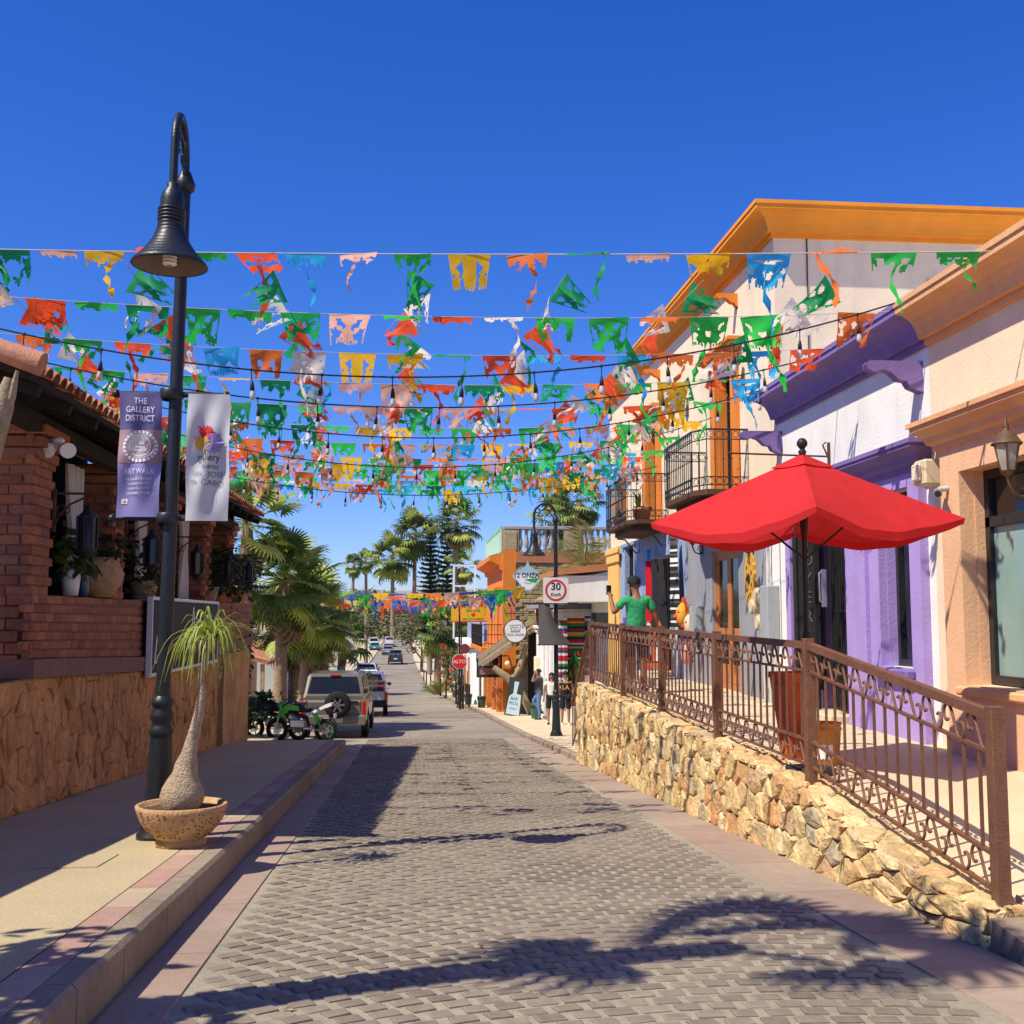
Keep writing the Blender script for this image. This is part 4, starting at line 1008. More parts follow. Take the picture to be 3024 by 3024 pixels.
# plants and pots along the parapet
def leafy(mb, c, r, n, size, seed=0, droop=.3):
    for i in range(n):
        d = Vector((U(-1,1), U(-1,1), U(-1,1)))
        if d.length > 1 or d.length < .1: d = d.normalized()*U(.5,1)
        p = Vector(c)+Vector((d.x*r[0], d.y*r[1], d.z*r[2])); a = U(0, 6.28); s = size*U(.6,1.3)
        f = Vector((math.cos(a), math.sin(a), U(-.9,.5)-droop)).normalized(); w = f.cross(Vector((U(-.4,.4),U(-.4,.4),1))).normalized()*s*.28
        q = p+f*s*.5; mb.add([p, q+w, p+f*s, q-w], [(0,1,2,3)])
def potted(name, label, loc, kind, r=.22, hh=.32, lr=(.3,.3,.3), n=120, size=.14, pm=None, lm=None):
    t = thing(name, label, 'potted plant', loc)
    b = MB()
    if kind == 'jar': b.lathe([(0,0),(r*.55,0),(r*.9,hh*.3),(r*1.05,hh*.6),(r*.8,hh*.88),(r*.85,hh),(r*.7,hh),(0,hh*.92)], 18)
    elif kind == 'basket':
        for k in range(7): b.tube([(r*(.8+.04*k)*math.cos(a), r*(.8+.04*k)*math.sin(a), .03+k*hh/7.2) for a in [i*.393 for i in range(16)]], hh/13, 5, closed=True)
    else: b.lathe([(0,0),(r*.75,0),(r,hh),(r*.88,hh),(0,hh*.9)], 18)
    obj('pot', b, pm or K['terra'], t)
    b = MB(); leafy(b, (0,0,hh+lr[2]*.6), lr, n, size); obj('foliage', b, lm or K['leaf'], t); return t
potted('potted_plant', 'broad leaved green plant in a white pot at the first curtain', (-4.05, 13.9, 1.76), 'pot', .12, .32, (.25,.36,.34), 90, .26, K['whitep'])
potted('potted_plant', 'bushy plant in a round clay jar before the second brick pier', (-3.95, 14.75, 1.76), 'jar', .3, .5, (.4,.5,.25), 260, .12, K['potstone'], K['leafdk'])
potted('potted_plant', 'trailing plant in a wicker basket left of the lamp post', (-4.0, 17.4, 1.77), 'basket', .2, .28, (.3,.35,.45), 200, .16, K['oldwood'], K['leafdk'])
potted('potted_plant', 'plant in a wicker basket right of the lamp post', (-4.0, 22.6, 1.8), 'basket', .24, .3, (.35,.5,.5), 260, .16, K['oldwood'], K['leafdk'])
potted('potted_plant', 'dark fern spilling over the far end of the parapet', (-3.9, 23.6, 1.82), 'pot', .22, .3, (.45,.9,.55), 420, .2, K['terra'], K['leafdk'])
potted('potted_plant', 'dark fern beyond the last pier, on the parapet end', (-3.95, 26.4, 1.85), 'pot', .22, .3, (.5,.9,.6), 420, .2, K['terra'], K['leafdk'])
t = thing('bottle', 'cobalt blue bottle beside the white pot on the parapet', 'bottle', (-3.98, 14.2, 1.76)); b = MB(); b.lathe([(0,0),(.06,0),(.065,.2),(.03,.28),(.022,.36),(.026,.38),(0,.38)], 12); obj('glass', b, K['carblue'], t)
# restaurant sign board
sg = thing('restaurant_sign', 'black signboard with white frame and hand painted white lettering on the brick wall', 'sign', (LX+.12, 16.95, .68))
Ws, Hs = 5.7, 1.08
b = MB(); b.box(-.03,.02,0,Ws,0,Hs); obj('board', b, K['signblk'], sg)
b = MB(); b.box(-.04,.04,-.05,.0,-.05,Hs+.05); b.box(-.04,.04,Ws,Ws+.05,-.05,Hs+.05); b.box(-.04,.04,.0,Ws,-.05,-.001); b.box(-.04,.04,0,Ws,Hs+.001,Hs+.05); obj('frame', b, K['signw'], sg)
rx_ = (R(90), 0, R(90))
text('R', 1.15, K['signw'], sg, (.024, .62, .57), rx_, sx=.62, off=-.012); text('OST', .36, K['signw'], sg, (.024, 1.25, .62), rx_, sx=.62); text('A', 1.2, K['signw'], sg, (.024, 3.2, .56), rx_, sx=.75, off=-.015)
for i, (y, z, s_, q) in enumerate(((.25,.32,.34,.1),(.36,.28,.3,.2),(3.75,.5,.55,.05),(3.95,.42,.55,.06),(4.15,.55,.5,.06),(4.5,.62,.4,.1),(4.7,.66,.34,.1),(4.9,.7,.3,.1))):
    b = MB(); b.prism([(y-.035,z-s_/2),(y+.02,z-s_/2),(y+q+.05,z+s_/2),(y+q,z+s_/2+.06)], .021, .026, 'x'); obj('feather_mark', b, K['signw'], sg)
# security floodlight under the eave
t = thing('security_light', 'white twin security floodlight under the near eave', 'security light', (-3.78, 12.3, 3.36))
b = MB(); b.lathe([(0,0),(.07,.0),(.08,.04),(.06,.07),(0,.08)], 14); obj('mount', b, K['whitep'], t)
for s_ in (-1, 1):
    b = MB(); b.tube([(0,0,.0),(.06*s_+.05,-.08,-.06)], .02, 6); b.tube([(.06*s_+.03,-.06,-.04),(.11*s_+.07,-.2,-.1)], [.05,.085], 12); obj('lamp_head', b, K['whitep'], t)
t = thing('hanging_basket', 'dark woven lamp shade hanging behind the nearest pier', 'lamp shade', (-4.5, 13.5, 2.85)); b = MB(); b.lathe([(.05,.35),(.18,.3),(.26,.1),(.2,0)], 14); obj('shade', b, K['tar'], t); b = MB(); b.tube([(0,0,.35),(0,0,.9)], .006, 5); obj('cord', b, K['tar'], t)
# dead tree trunk at the left edge
t = thing('dead_tree', 'bare pale dead trunk with broken top at the left edge', 'tree', (-3.60, 9.4, SW(9.4)))
b = MB(); pts = [(-.35,.3,0),(-.28,.3,.9),(-.2,.32,1.7),(-.12,.34,2.5),(.02,.36,3.1),(.14,.36,3.62),(.2,.34,3.86)]; b.tube(pts, [.13,.12,.11,.11,.1,.09,.05], 10)
for i in range(7): b.ell((pts[3][0]+U(-.1,.25), .28, 2.2+i*.2), (.05,.05,.07), 6, 5)
b.tube([(.1,.36,3.5),(.22,.33,3.7),(.27,.3,3.92)], [.06,.04,.015], 7); obj('trunk', b, K['oldwood'], t)

# ------------------------------------------------------------------ street lamps
def lamp_post(label, loc, rz, sc, arm=.62, crest=True, group='street lamps', bulb=True):
    t = thing('street_lamp', label, 'street lamp', loc, rz, group); t.scale = (sc, sc, sc)
    b = MB(); b.lathe([(0,0),(.17,0),(.17,.04),(.145,.06),(.15,.09),(.125,.12),(.12,.15)], 20); b.lathe([(.113,.15),(.098,.5),(.086,.84)], 24, rib=.06, ribn=8)
    b.lathe([(.084,.84),(.1,.87),(.106,.90),(.088,.93),(.08,.97),(.1,1.0),(.098,1.04),(.08,1.07),(.08,1.10),(.098,1.12),(.094,1.15),(.075,1.18),(.068,1.19)], 20)
    obj('base', b, K['lampblk'], t)
    b = MB(); b.lathe([(.063,1.18),(.052,5.58),(.052,5.62)], 16); b.lathe([(.059,5.62),(.085,5.64),(.09,5.70),(.065,5.76),(.05,5.8)], 14); obj('pole', b, K['lampblk'], t)
    A = arm; r_ = A/2
    pts = [(0,0,5.75),(0,0,5.83)] + [(r_-r_*math.cos(a), 0, 5.83+r_*1.05*math.sin(a)) for a in [math.pi*k/14 for k in range(1,14)]] + [(A,0,5.83),(A,0,5.44)]
    b = MB(); b.tube(pts, .034, 8); obj('arm', b, K['lampblk'], t)
    b = MB(); rr = r_*.62
    c_ = [(r_-rr*math.cos(a), 0, 5.80+rr*1.05*math.sin(a)) for a in [math.pi*k/12 for k in range(13)]]
    b.tube([(r_-rr+.07*math.cos(k*.7)*(1-k/12)-.0+.06, 0, 5.86-.07*math.sin(k*.7)*(1-k/12)) for k in range(10)], .014, 5); b.tube(c_, .018, 6)
    b.tube([(r_+rr-.06-.07*math.cos(k*.7)*(1-k/12), 0, 5.86-.07*math.sin(k*.7)*(1-k/12)) for k in range(10)], .014, 5)
    for a in (.8, 2.34): b.bar((r_-rr*math.cos(a),0,5.80+rr*1.05*math.sin(a)), (r_-r_*math.cos(a),0,5.83+r_*1.05*math.sin(a)), .03)
    b.bar((r_+rr,0,5.9),(A,0,5.9),.03); b.tube([(0,0,5.7),(.06,0,5.76),(.08,0,5.84),(.03,0,5.88)], .018, 5)
    obj('scrollwork', b, K['lampblk'], t)
    b = MB(); b.lathe([(.03,5.46),(.052,5.45),(.048,5.42),(.085,5.37),(.098,5.31),(.098,5.24)], 20, (A,0,0)); z = 5.24; prof = []
    for k in range(4): prof += [(.098, z), (.115, z-.008), (.115,z-.02), (.102,z-.028)]; z -= .03
    b.lathe(prof, 20, (A,0,0)); z0 = z; prof = []
    for k in range(11):
        q = k/10; r0 = .102+.185*q**1.8; prof += [(r0, z0-.033*k), (r0+.010, z0-.033*k-.010), (r0+.008+.008*q, z0-.033*k-.023)]
    b.lathe(prof, 28, (A,0,0)); zb = z0-.033*10-.023; b.lathe([(.303,zb),(.312,zb-.015),(.30,zb-.022)], 28, (A,0,0)); obj('shade', b, K['lampblk'], t)
    b = MB(); b.lathe([(.298,zb-.016),(.235,zb+.04),(.185,zb+.1),(.135,zb+.19),(.095,zb+.3),(0,zb+.31)], 24, (A,0,0)); obj('shade_lining', b, K['lampin'], t)
    b = MB()
    for k in range(5): b.lathe([(.02,.0+k*.028),(.055,.007+k*.028),(.06,.015+k*.028),(.055,.023+k*.028),(.02,.028+k*.028)], 14, (A,0,zb-.012))
    obj('bulb', b, K['bulb'], t)
    return t
def banner_arms(par, z1, z0, w, sides):
    for z in (z1, z0):
        b = MB(); b.tube([(-w*1.3 if sides[0] else 0,0,z),(w*1.3 if sides[1] else 0,0,z)], .025 if z == z1 else .02, 8)
        for s_ in ((-1,) if sides[0] else ())+((1,) if sides[1] else ()): b.ell((s_*w*1.3,0,z), .038, 8, 6)
        b.lathe([(.09,z-.05),(.1,z-.04),(.1,z+.04),(.09,z+.05)], 14); obj('banner_arm', b, K['lampblk'], par)
l1 = lamp_post('tall black street lamp with two gallery banners and bell shade, left pavement', (-2.09, 9.85, SW(9.85)), R(-87), 1.0, .62); l1.rotation_euler = (0, R(.8), R(-87)); l1.rotation_euler = (Matrix.Rotation(R(.8), 3, 'Y') @ Matrix.Rotation(R(-87), 3, 'Z')).to_euler()
def banner_cloth(x0, x1, z0, z1, wav, ph):
    def fn(u, v): return (x0+(x1-x0)*u, wav*math.sin(v*3.14)*(.6*math.sin(u*5+v*4+ph)+.35*math.sin(u*11-v*6+ph)+.5*math.sin(v*10+u*3+ph)), z0+(z1-z0)*v)
    return fn
def flat_on(fn, m, par, name, u0, u1, v0, v1, nu=10, nv=10, off=-.004):
    b = MB(); b.grid(lambda u, v: tuple(Vector(fn(u0+(u1-u0)*u, v0+(v1-v0)*v))+Vector((0,off,0))), nu, nv); return obj(name, b, m, par)
def drape_text(s, size, m, par, fn, u, v, W, H, sx=1, off=-.014, curl=0):
    o = text(s, size, m, par, (0,0,0), None, depth=0, sx=1, off=curl); me = o.data
    for vt in me.vertices:
        x, y = vt.co.x*sx, vt.co.y; p = fn(u+x/W, v+y/H); vt.co = (p[0], p[1]+off, p[2])
    return o
BZ0, BZ1 = 2.36, 3.44
bn = thing('banner', 'lavender art walk banner with a grey medallion hanging left of the lamp post', 'banner', (-2.09, 9.8, 0))
f1 = banner_cloth(-.41, -.05, BZ0, BZ1, .055, 0); Wb, Hb = .36, 1.08
b = MB(); b.grid(f1, 14, 26); obj('cloth', b, K['bannerp'], bn)
flat_on(f1, K['bannerd'], bn, 'top_band', 0, 1, .70, 1.0, 14, 10, -.003); flat_on(f1, K['bannerk'], bn, 'picture_band', 0, 1, .43, .70, 14, 10, -.003)
for s, sz, v in (('THE', .075, .93), ('GALLERY', .075, .86), ('DISTRICT', .075, .79)): drape_text(s, sz, K['inkw'], bn, f1, .5, v, Wb, Hb, .78)
drape_text('ART WALK', .066, K['inkw'], bn, f1, .52, .36, Wb, Hb, .78)
for i, s in enumerate(('THE GALLERY DISTRICT', 'THURSDAY NIGHTS', '5:00 PM TO 9:00 PM', 'NOVEMBER TO JUNE')): drape_text(s, .03, K['inkw'], bn, f1, .5, .30-i*.037, Wb, Hb, .75)
b = MB()
def ringpts(r0, r1, n, m_):
    b = MB()
    for k in range(n):
        a0, a1 = 2*math.pi*k/n, 2*math.pi*(k+m_)/n
        q = [(r0,a0),(r1,a0),(r1,a1),(r0,a1)]
        b.add([(lambda p: (p[0], p[1]-.012, p[2]))(f1(.52+r*math.cos(a)/Wb, .565+r*math.sin(a)/Hb)) for r, a in q], [(0,1,2,3)])
    return b
obj('medallion', ringpts(.118, .142, 24, .72), K['inkw'], bn); obj('medallion', ringpts(.0, .116, 24, 1.0), K['inkg'], bn); o = obj('medallion', ringpts(.085,.09,24,1.0), K['inkw'], bn)
for v_ in o.data.vertices: v_.co.y -= .002
for i, s in enumerate(('gallery', 'district', 'SAN JOSE')): drape_text(s, .034, K['inkw'], bn, f1, .52, .59-i*.028, Wb, Hb, .85, -.02)
flat_on(f1, K['inkw'], bn, 'logo_patch', .1, .24, .105, .145, 3, 3, -.005); 
b = MB(); b.ell((0,0,0), (.012,.002,.012), 8, 6); p_ = f1(.17, .125); obj('logo_dot', b, K['inky'], bn, (p_[0], p_[1]-.009, p_[2]))
bn2 = thing('banner', 'pale grey gallery district banner with a splashed paint logo, right of the lamp post', 'banner', (-2.09, 9.8, 0))
f2 = banner_cloth(.17, .53, BZ0-.03, BZ1, .075, 2.0)
b = MB(); b.grid(f2, 14, 26); obj('cloth', b, K['bannerg'], bn2)
def splat(cu, cv, r, m, n=26):
    b = MB(); P = []
    for k in range(n):
        a = 2*math.pi*k/n; q = r*(U(.75,1.0) if k % 2 else U(.9,1.5)); P.append((cu+q*math.cos(a)/Wb, cv+q*math.sin(a)/Hb))
    b.add([tuple(Vector(f2(*p))+Vector((0,-.012-splat.z,0))) for p in P]+[tuple(Vector(f2(cu,cv))+Vector((0,-.012-splat.z,0)))], [(i,(i+1)%n,n) for i in range(n)]); splat.z += .0015; obj('paint_splash', b, m, bn2)
splat.z = 0
splat(.45,.69,.062,K['inkr']); splat(.36,.61,.06,K['inky']); splat(.62,.61,.075,K['inkv'])
drape_text('gallery', .088, K['inkk'], bn2, f2, .5, .50, Wb, Hb, .78, curl=-.0); drape_text('district', .058, K['inkk'], bn2, f2, .54, .43, Wb, Hb, .78)
drape_text('SAN', .055, K['inkk'], bn2, f2, .27, .365, Wb, Hb, .8, curl=-.001); drape_text('JOSÉ', .066, K['inkk'], bn2, f2, .68, .367, Wb, Hb, .9, curl=-.001)
drape_text('DEL', .036, K['inkk'], bn2, f2, .2, .30, Wb, Hb, .9); drape_text('CABO', .066, K['inkk'], bn2, f2, .62, .297, Wb, Hb, .95, curl=-.001)
b = MB(); bt_ = thing('banner_rods', 'black banner rods with ball ends clamped to the tall lamp post on the left', 'banner bracket', (-2.075, 9.85, 0)); banner_arms(bt_, BZ1, BZ0-.01, .36, (1, 1))

l2 = lamp_post('black street lamp carrying the speed sign, past the far end of the stone wall', (3.92, 29.6, gz(29.6)+.12), R(180), 1.0, .58)
l3 = lamp_post('small far street lamp carrying the red stop sign', (2.42, 52.9, gz(52.9)+.12), R(180), .80, .75)
sp = thing('speed_sign', 'square white speed limit sign with a red ring on the lamp post', 'road sign', (3.9, 29.46, 2.22))
pr = []
def rrect(w, hh, r_, n=5):
    P = []
    for cx, cy, a0 in ((w-r_,hh-r_,0),(-w+r_,hh-r_,90),(-w+r_,-hh+r_,180),(w-r_,-hh+r_,270)):
        for k in range(n): a = R(a0+90*k/(n-1)); P.append((cx+r_*math.cos(a), cy+r_*math.sin(a)))
    return P
b = MB(); b.prism(rrect(.34,.34,.05), -.012, .012, 'y'); obj('plate', b, K['signw'], sp)
b = MB(); b.prism(rrect(.345,.345,.05), .013, .017, 'y'); obj('backing', b, K['inkk'], sp)
b = MB(); b.disc((0,-.015,0), .285, 'y', 40, r2=.232, th=.004); obj('red_ring', b, K['signred'], sp)
text('30', .27, K['inkk'], sp, (0,-.0135,.09), (R(90),0,0), depth=.002, off=.006); text('Km/h', .125, K['inkk'], sp, (0,-.0135,-.12), (R(90),0,0), depth=.002, off=.002)
so_ = thing('stop_sign', 'red octagonal stop sign reading ALTO on the far lamp post', 'road sign', (2.42, 52.75, .02+gz(52.9)+2.24))
b = MB(); b.prism([(.37*math.cos(R(22.5+45*k)), .37*math.sin(R(22.5+45*k))) for k in range(8)], -.012, .012, 'y'); obj('plate', b, K['signw'], so_)
b = MB(); b.prism([(.345*math.cos(R(22.5+45*k)), .345*math.sin(R(22.5+45*k))) for k in range(8)], -.018, -.0121, 'y'); obj('red_face', b, K['signred'], so_)
text('ALTO', .235, K['signw'], so_, (0,-.0195,0), (R(90),0,0), depth=.001, off=.003, sx=.98)
gb = thing('banner', 'plain grey banner seen edge on, flapping from the lamp post with the speed sign', 'banner', (3.92, 29.6, 0))
b = MB(); b.tube([(-.62,0,1.86),(.58,0,1.88)], .02, 6); b.tube([(-.5,0,.78),(.42,0,.78)], .02, 6); obj('rods', b, K['lampblk'], gb)
def gfn2(u, v): return (-.48+.30*u+.58*u*(1-v)**1.7, -.10-.30*math.sin(u*3.0)*(1-v)**.9, .79+1.06*v)
b = MB(); b.grid(gfn2, 12, 16); obj('cloth', b, K['shirtgrey'], gb)

# ------------------------------------------------------------------ ponytail palm in its bowl
pt = thing('planter', 'round pitted stone bowl planter beside the lamp post', 'planter', (-1.80, 9.38, SW(9.38)))
b = MB(); b.lathe([(0,0),(.21,0),(.215,.05),(.19,.08),(.23,.10),(.30,.18),(.355,.28),(.385,.37),(.39,.41),(.375,.42),(.35,.41),(.34,.36),(0,.33)], 36); o = obj('bowl', b, K['potstone'], pt)
for v_ in o.data.vertices:
    n_ = noise.noise(v_.co*9)*.008; v_.co.x *= 1+n_*2; v_.co.y *= 1+n_*2
b = MB()
for k in range(130):
    a = U(-2.6,-.1); z = U(.12,.38); r_ = lerp(z, [(.1,.235),(.18,.302),(.28,.357),(.37,.387)])*1.001; s_ = U(.003,.009)
    b.ell((r_*math.cos(a), r_*math.sin(a), z), (s_, s_, s_), 6, 4)
o = obj('pit_marks', b, K['pit'], pt); o['kind'] = 'stuff'
b = MB(); b.lathe([(.338,.365),(.2,.375),(0,.38)], 20); obj('soil', b, K['soil'], pt)
pt.scale = (.93, .93, .80)
pp = thing('ponytail_palm', 'ponytail palm with swollen base, thin bent trunk and arching leaves', 'palm', (-1.80, 9.38, SW(9.38)+.30))
b = MB()
path = [(0,0,-.02,.13),(0,0,.03,.165),(0,0,.09,.175),(.005,0,.15,.165),(.01,0,.21,.135),(.02,0,.27,.10),(.03,0,.35,.085),(.045,0,.42,.066),(.065,0,.52,.053),(.09,0,.63,.044),(.115,0,.74,.038),(.13,-.01,.85,.034),(.14,-.01,.92,.031),(.13,0,.99,.028),(.125,0,1.06,.026),(.145,0,1.14,.024),(.165,0,1.21,.022),(.18,0,1.28,.022),(.19,0,1.35,.024)]
b.tube([p[:3] for p in path], [p[3] for p in path], 14); o = obj('trunk', b, K['bark'], pp)
for v_ in o.data.vertices:
    n_ = noise.noise(v_.co*18)*.05; v_.co.x += n_*.12; v_.co.y += n_*.12
def ribbon(L, rise, drop, w):
    b = MB(); n = 9; pts = []
    for i in range(n+1):
        t_ = i/n; pts.append((L*(t_ if t_ < .6 else .6+(t_-.6)*.45), 0, rise*math.sin(min(t_*2.3, 1.75)) - drop*max(0, t_-.25)**1.6))
    vs = []
    for i, p in enumerate(pts): ww = w*(1-.85*(i/n)**2); vs += [(p[0], -ww, p[2]), (p[0], 0, p[2]-ww*.35), (p[0], ww, p[2])]
    b.add(vs, [(3*i+k, 3*i+k+1, 3*i+4+k, 3*i+3+k) for i in range(n) for k in (0, 1)], 0, True); return b.mesh('leaf', K['pony'])
rb = [ribbon(.42,.2,.55,.009), ribbon(.5,.16,.9,.009), ribbon(.38,.26,1.0,.008), ribbon(.55,.22,.75,.009), ribbon(.3,.3,1.2,.008), ribbon(.28,.33,.2,.011)]
for i in range(110):
    k = i % 5 if i < 96 else 5; s_ = U(.7,1.15); o = put('leaf', rb[k], pp, (.2+U(-.015,.015), U(-.015,.015), 1.33+U(-.02,.03)), (0, U(-.35,.3), U(0, 6.283))); o.scale = (s_*1.08, s_, s_*.78)

# ------------------------------------------------------------------ red umbrella
um = thing('umbrella', 'big red square market umbrella standing on the terrace by the railing', 'umbrella', (3.66, 10.05, TZ(10)))
b = MB(); b.tube([(0,0,0),(0,0,2.95)], .024, 10); obj('pole', b, K['plasticb'], um)
b = MB(); b.tube([(0,0,.0),(0,0,.06),(0,0,.061),(0,0,.3)], [.24,.22,.05,.04], 16); obj('stand', b, K['plasticb'], um)
b = MB(); b.lathe([(0,.13),(.03,.12),(.05,.09),(.05,.06),(.03,.035),(.022,.02),(.04,.0),(.03,-.03)], 12, (0,0,2.96)); obj('finial', b, K['plasticb'], um)
RC = 1.42; ZC = 2.31; ZA = 2.91; an0 = math.atan2(-10.05, -3.66)+.07
def can(k0):
    A0 = an0+k0*math.pi/2; A1 = A0+math.pi/2
    def fn(u, v):
        # v: 0 apex .. 1 hem ; u across the panel from rib to rib
        p0 = Vector((math.cos(A0), math.sin(A0))); p1 = Vector((math.cos(A1), math.sin(A1))); q = (p0*(1-u)+p1*u)*RC*v
        s_ = math.sin(math.pi*u); inw = 1-.06*s_*v
        z = ZA-(ZA-ZC)*(v**1.0) - .16*s_*v*v*v + (.010*math.sin(v*9+u*7)+.012*math.sin(u*23+v*4)*v*.6)*s_*v
        return (q.x*inw, q.y*inw, z)
    return fn
for k in range(4):
    fn = can(k); b = MB(); b.grid(fn, 28, 20)
    b.grid(lambda u, v: (fn(u,1)[0]*(1-.012*v), fn(u,1)[1]*(1-.012*v), fn(u,1)[2]-v*(.05+.03*math.sin(math.pi*u)**.5)), 16, 2)
    obj('canopy_panel', b, K['red'], um)
    b = MB(); A0 = an0+k*math.pi/2; b.bar((0,0,ZA-.05),(RC*.97*math.cos(A0),RC*.97*math.sin(A0),ZC-.03),.018,.025); b.bar((0,0,1.95),(RC*.5*math.cos(A0),RC*.5*math.sin(A0),(ZA+ZC)/2-.06),.016,.02); obj('rib', b, K['plasticb'], um)
b = MB()
def vent(u, v):
    k = int(u*4) % 4; uu = u*4-int(u*4) if u < 1 else 0; A0 = an0+k*math.pi/2; A1 = A0+math.pi/2
    q = (Vector((math.cos(A0),math.sin(A0)))*(1-uu)+Vector((math.cos(A1),math.sin(A1)))*uu)*(.02+.27*v); return (q.x, q.y, ZA+.022-.122*v-.012*math.sin(math.pi*uu)*v)
b.grid(vent, 32, 5); obj('vent_flap', b, K['red'], um)
b = MB(); b.ell((0,0,1.12), (.05,.05,.2), 10, 8); obj('wrap', b, K['plasticb'], um)
# dark red chair and paint bucket
ch = thing('planter', 'tall tapered dark red clay planter by the railing post under the umbrella', 'planter', (3.86, 11.0, TZ(11)), R(12))
b = MB(); b.lathe([(.0,0),(.13,0),(.245,.80),(.26,.80),(.26,.86),(.225,.86),(.2,.72),(0,.72)], 4, a0=math.pi/4, a1=math.pi*2.25, sm=False); obj('pot', b, K['planter'], ch)
b = MB(); b.lathe([(.20,.74),(0,.75)], 8); obj('soil', b, K['soil'], ch)
bk = thing('bucket', 'orange paint bucket with white splashes standing by the railing', 'bucket', (4.02, 10.62, TZ(10.6)))
b = MB(); b.lathe([(0,0),(.13,0),(.155,.33),(.165,.335),(.165,.35),(.155,.352),(.157,.38),(.165,.385),(.165,.40),(.15,.40),(.145,.36),(0,.35)], 24); obj('tub', b, K['bucket'], bk)
b = MB(); b.lathe([(.1365,.06),(.1465,.2)], 16, a0=-2.9, a1=-1.4); obj('paint_splash', b, K['whitep'], bk)
b = MB(); b.tube([(.16*math.cos(a), .03+.1*math.sin(a)*0-.02, .36-.13*math.sin(a)) for a in [math.pi*k/10 for k in range(11)]], .006, 5); obj('handle', b, K['steel'], bk)

# ------------------------------------------------------------------ paper flags on strings
def flag_mesh(w, hh, tilt, curl, pattern, tear, m, strip_len=0, folded=0):
    nu, nv = 30, 22; b = MB(); sd = U(0, 50); tear_ph = U(0, 6); sx = random.choice((-1, 1))
    cut = [max(.16, min(1, tear + .25*math.sin(i*.55+tear_ph)*tear + .1*math.sin(i*1.7+tear_ph*2)*tear + U(-.03,.03))) if tear < .95 else 1 for i in range(nu)]
    prof = [(0, 0)]; a = tilt
    for j in range(nv): a += curl/nv; prof.append((prof[-1][0]+hh/nv*math.sin(a), prof[-1][1]-hh/nv*math.cos(a)))
    wob = U(.01,.035); ph = U(0,6)
    def fn(u, v):
        j = min(nv, int(round(v*nv))); y, z = prof[j]; jx = .0075*noise.noise((u*61+sd, v*47, sd)) if v > .05 else 0; jz = .008*noise.noise((u*53, v*59+sd, sd+9)) if v > .05 else 0
        x = (u-.5)*w*(1-.24*v)
        if folded: x, y = x*(1-.6*folded*v), y+abs(u-.5)*w*folded*v*.8
        return (x+jx, y+wob*math.sin(u*7+v*5+ph)*v, z+jz+wob*.6*math.cos(u*9+ph)*v)
    def keep(u, v):
        if v > cut[min(nu-1, int(u*nu))]: return False
        if v < .12: return True
        if v > .93: return int(u*nu) % 3 != 1 or pattern == 0
        x = abs(u-.5)*2; q = (v-.5)
        if x > .9 or v < .16: return True
        if pattern == 0: return not ((x-.45)**2*2.2+(q+.02)**2*5 < .07 or (x < .3 and .22 < q < .3))
        f = (5.2, 7.5, 4.2, 6.2)[pattern-1]
        return noise.noise((x*f*.6+sd, q*f+sd*2, sd)) < (.17 if pattern != 3 else .1) and not (pattern == 2 and .12 < x*x+q*q*4 < .22)
    alive = {(i, j) for i in range(nu) for j in range(nv) if keep((i+.5)/nu, (j+.5)/nv)}; st_ = [(i, 0) for i in range(nu)]; seen = set(st_)
    while st_:
        i, j = st_.pop()
        for q_ in ((i+1,j),(i-1,j),(i,j+1),(i,j-1)):
            if q_ in alive and q_ not in seen: seen.add(q_); st_.append(q_)
    b.grid(fn, nu, nv, keep=lambda u, v: (int(u*nu), int(v*nv)) in seen)
    if strip_len:
        x0 = U(-.35,.35)*w; y0, z0 = prof[min(nv, int(nv*.35))]; n = 10; vs = []; pw = U(.018,.035); p1 = U(0,6)
        for k in range(n+1):
            t_ = k/n; an = p1+t_*U(3,7); c_ = pw*(1+.5*math.sin(k*2.1+p1)); xx = x0+.05*math.sin(t_*5+p1); yy = y0+.06*t_*math.cos(p1)
            vs += [(xx-c_*math.cos(an), yy-c_*math.sin(an), z0-strip_len*t_), (xx+c_*math.cos(an), yy+c_*math.sin(an), z0-strip_len*t_)]
        b.add(vs, [(2*k,2*k+1,2*k+3,2*k+2) for k in range(n)], 0, True)
    return b.mesh('paper_flag', m)
CT = {}
def flag_pool(c):
    if c not in CT:
        CT[c] = []
        for k in range(9):
            tear = (.98,.85,.5,.36,.22,.95,.62,.4,.9)[k]
            CT[c].append(flag_mesh(.41, .34, U(-.1,1.3), U(-.7,.7), (1,2,3,4,2,1,3,4,0)[k], tear, K['fl_'+c], (0,.4,.55,.35,0,.65,0,.45,0)[k]))
        for k in range(4): CT[c].append(flag_mesh(.40, .44, U(-.2,.5), U(-.9,.9), k+1, (.98,.8,.98,.6)[k], K['fl_'+c], (0,.3,0,.4)[k], folded=U(.5,1.0)))
    return CT[c]
def string_pts(p0, p1, sag, n=30):
    p0 = Vector(p0); p1 = Vector(p1); return [p0.lerp(p1, i/n)-Vector((0,0,4*sag*(i/n)*(1-i/n))) for i in range(n+1)]
def along(pts, d):
    for a, c in zip(pts, pts[1:]):
        L = (c-a).length
        if d <= L: return a.lerp(c, d/L), (c-a).normalized()
        d -= L
    return None, None
cordm = mat('flag string', (.5,.42,.36), .8, .1, 5, 0)
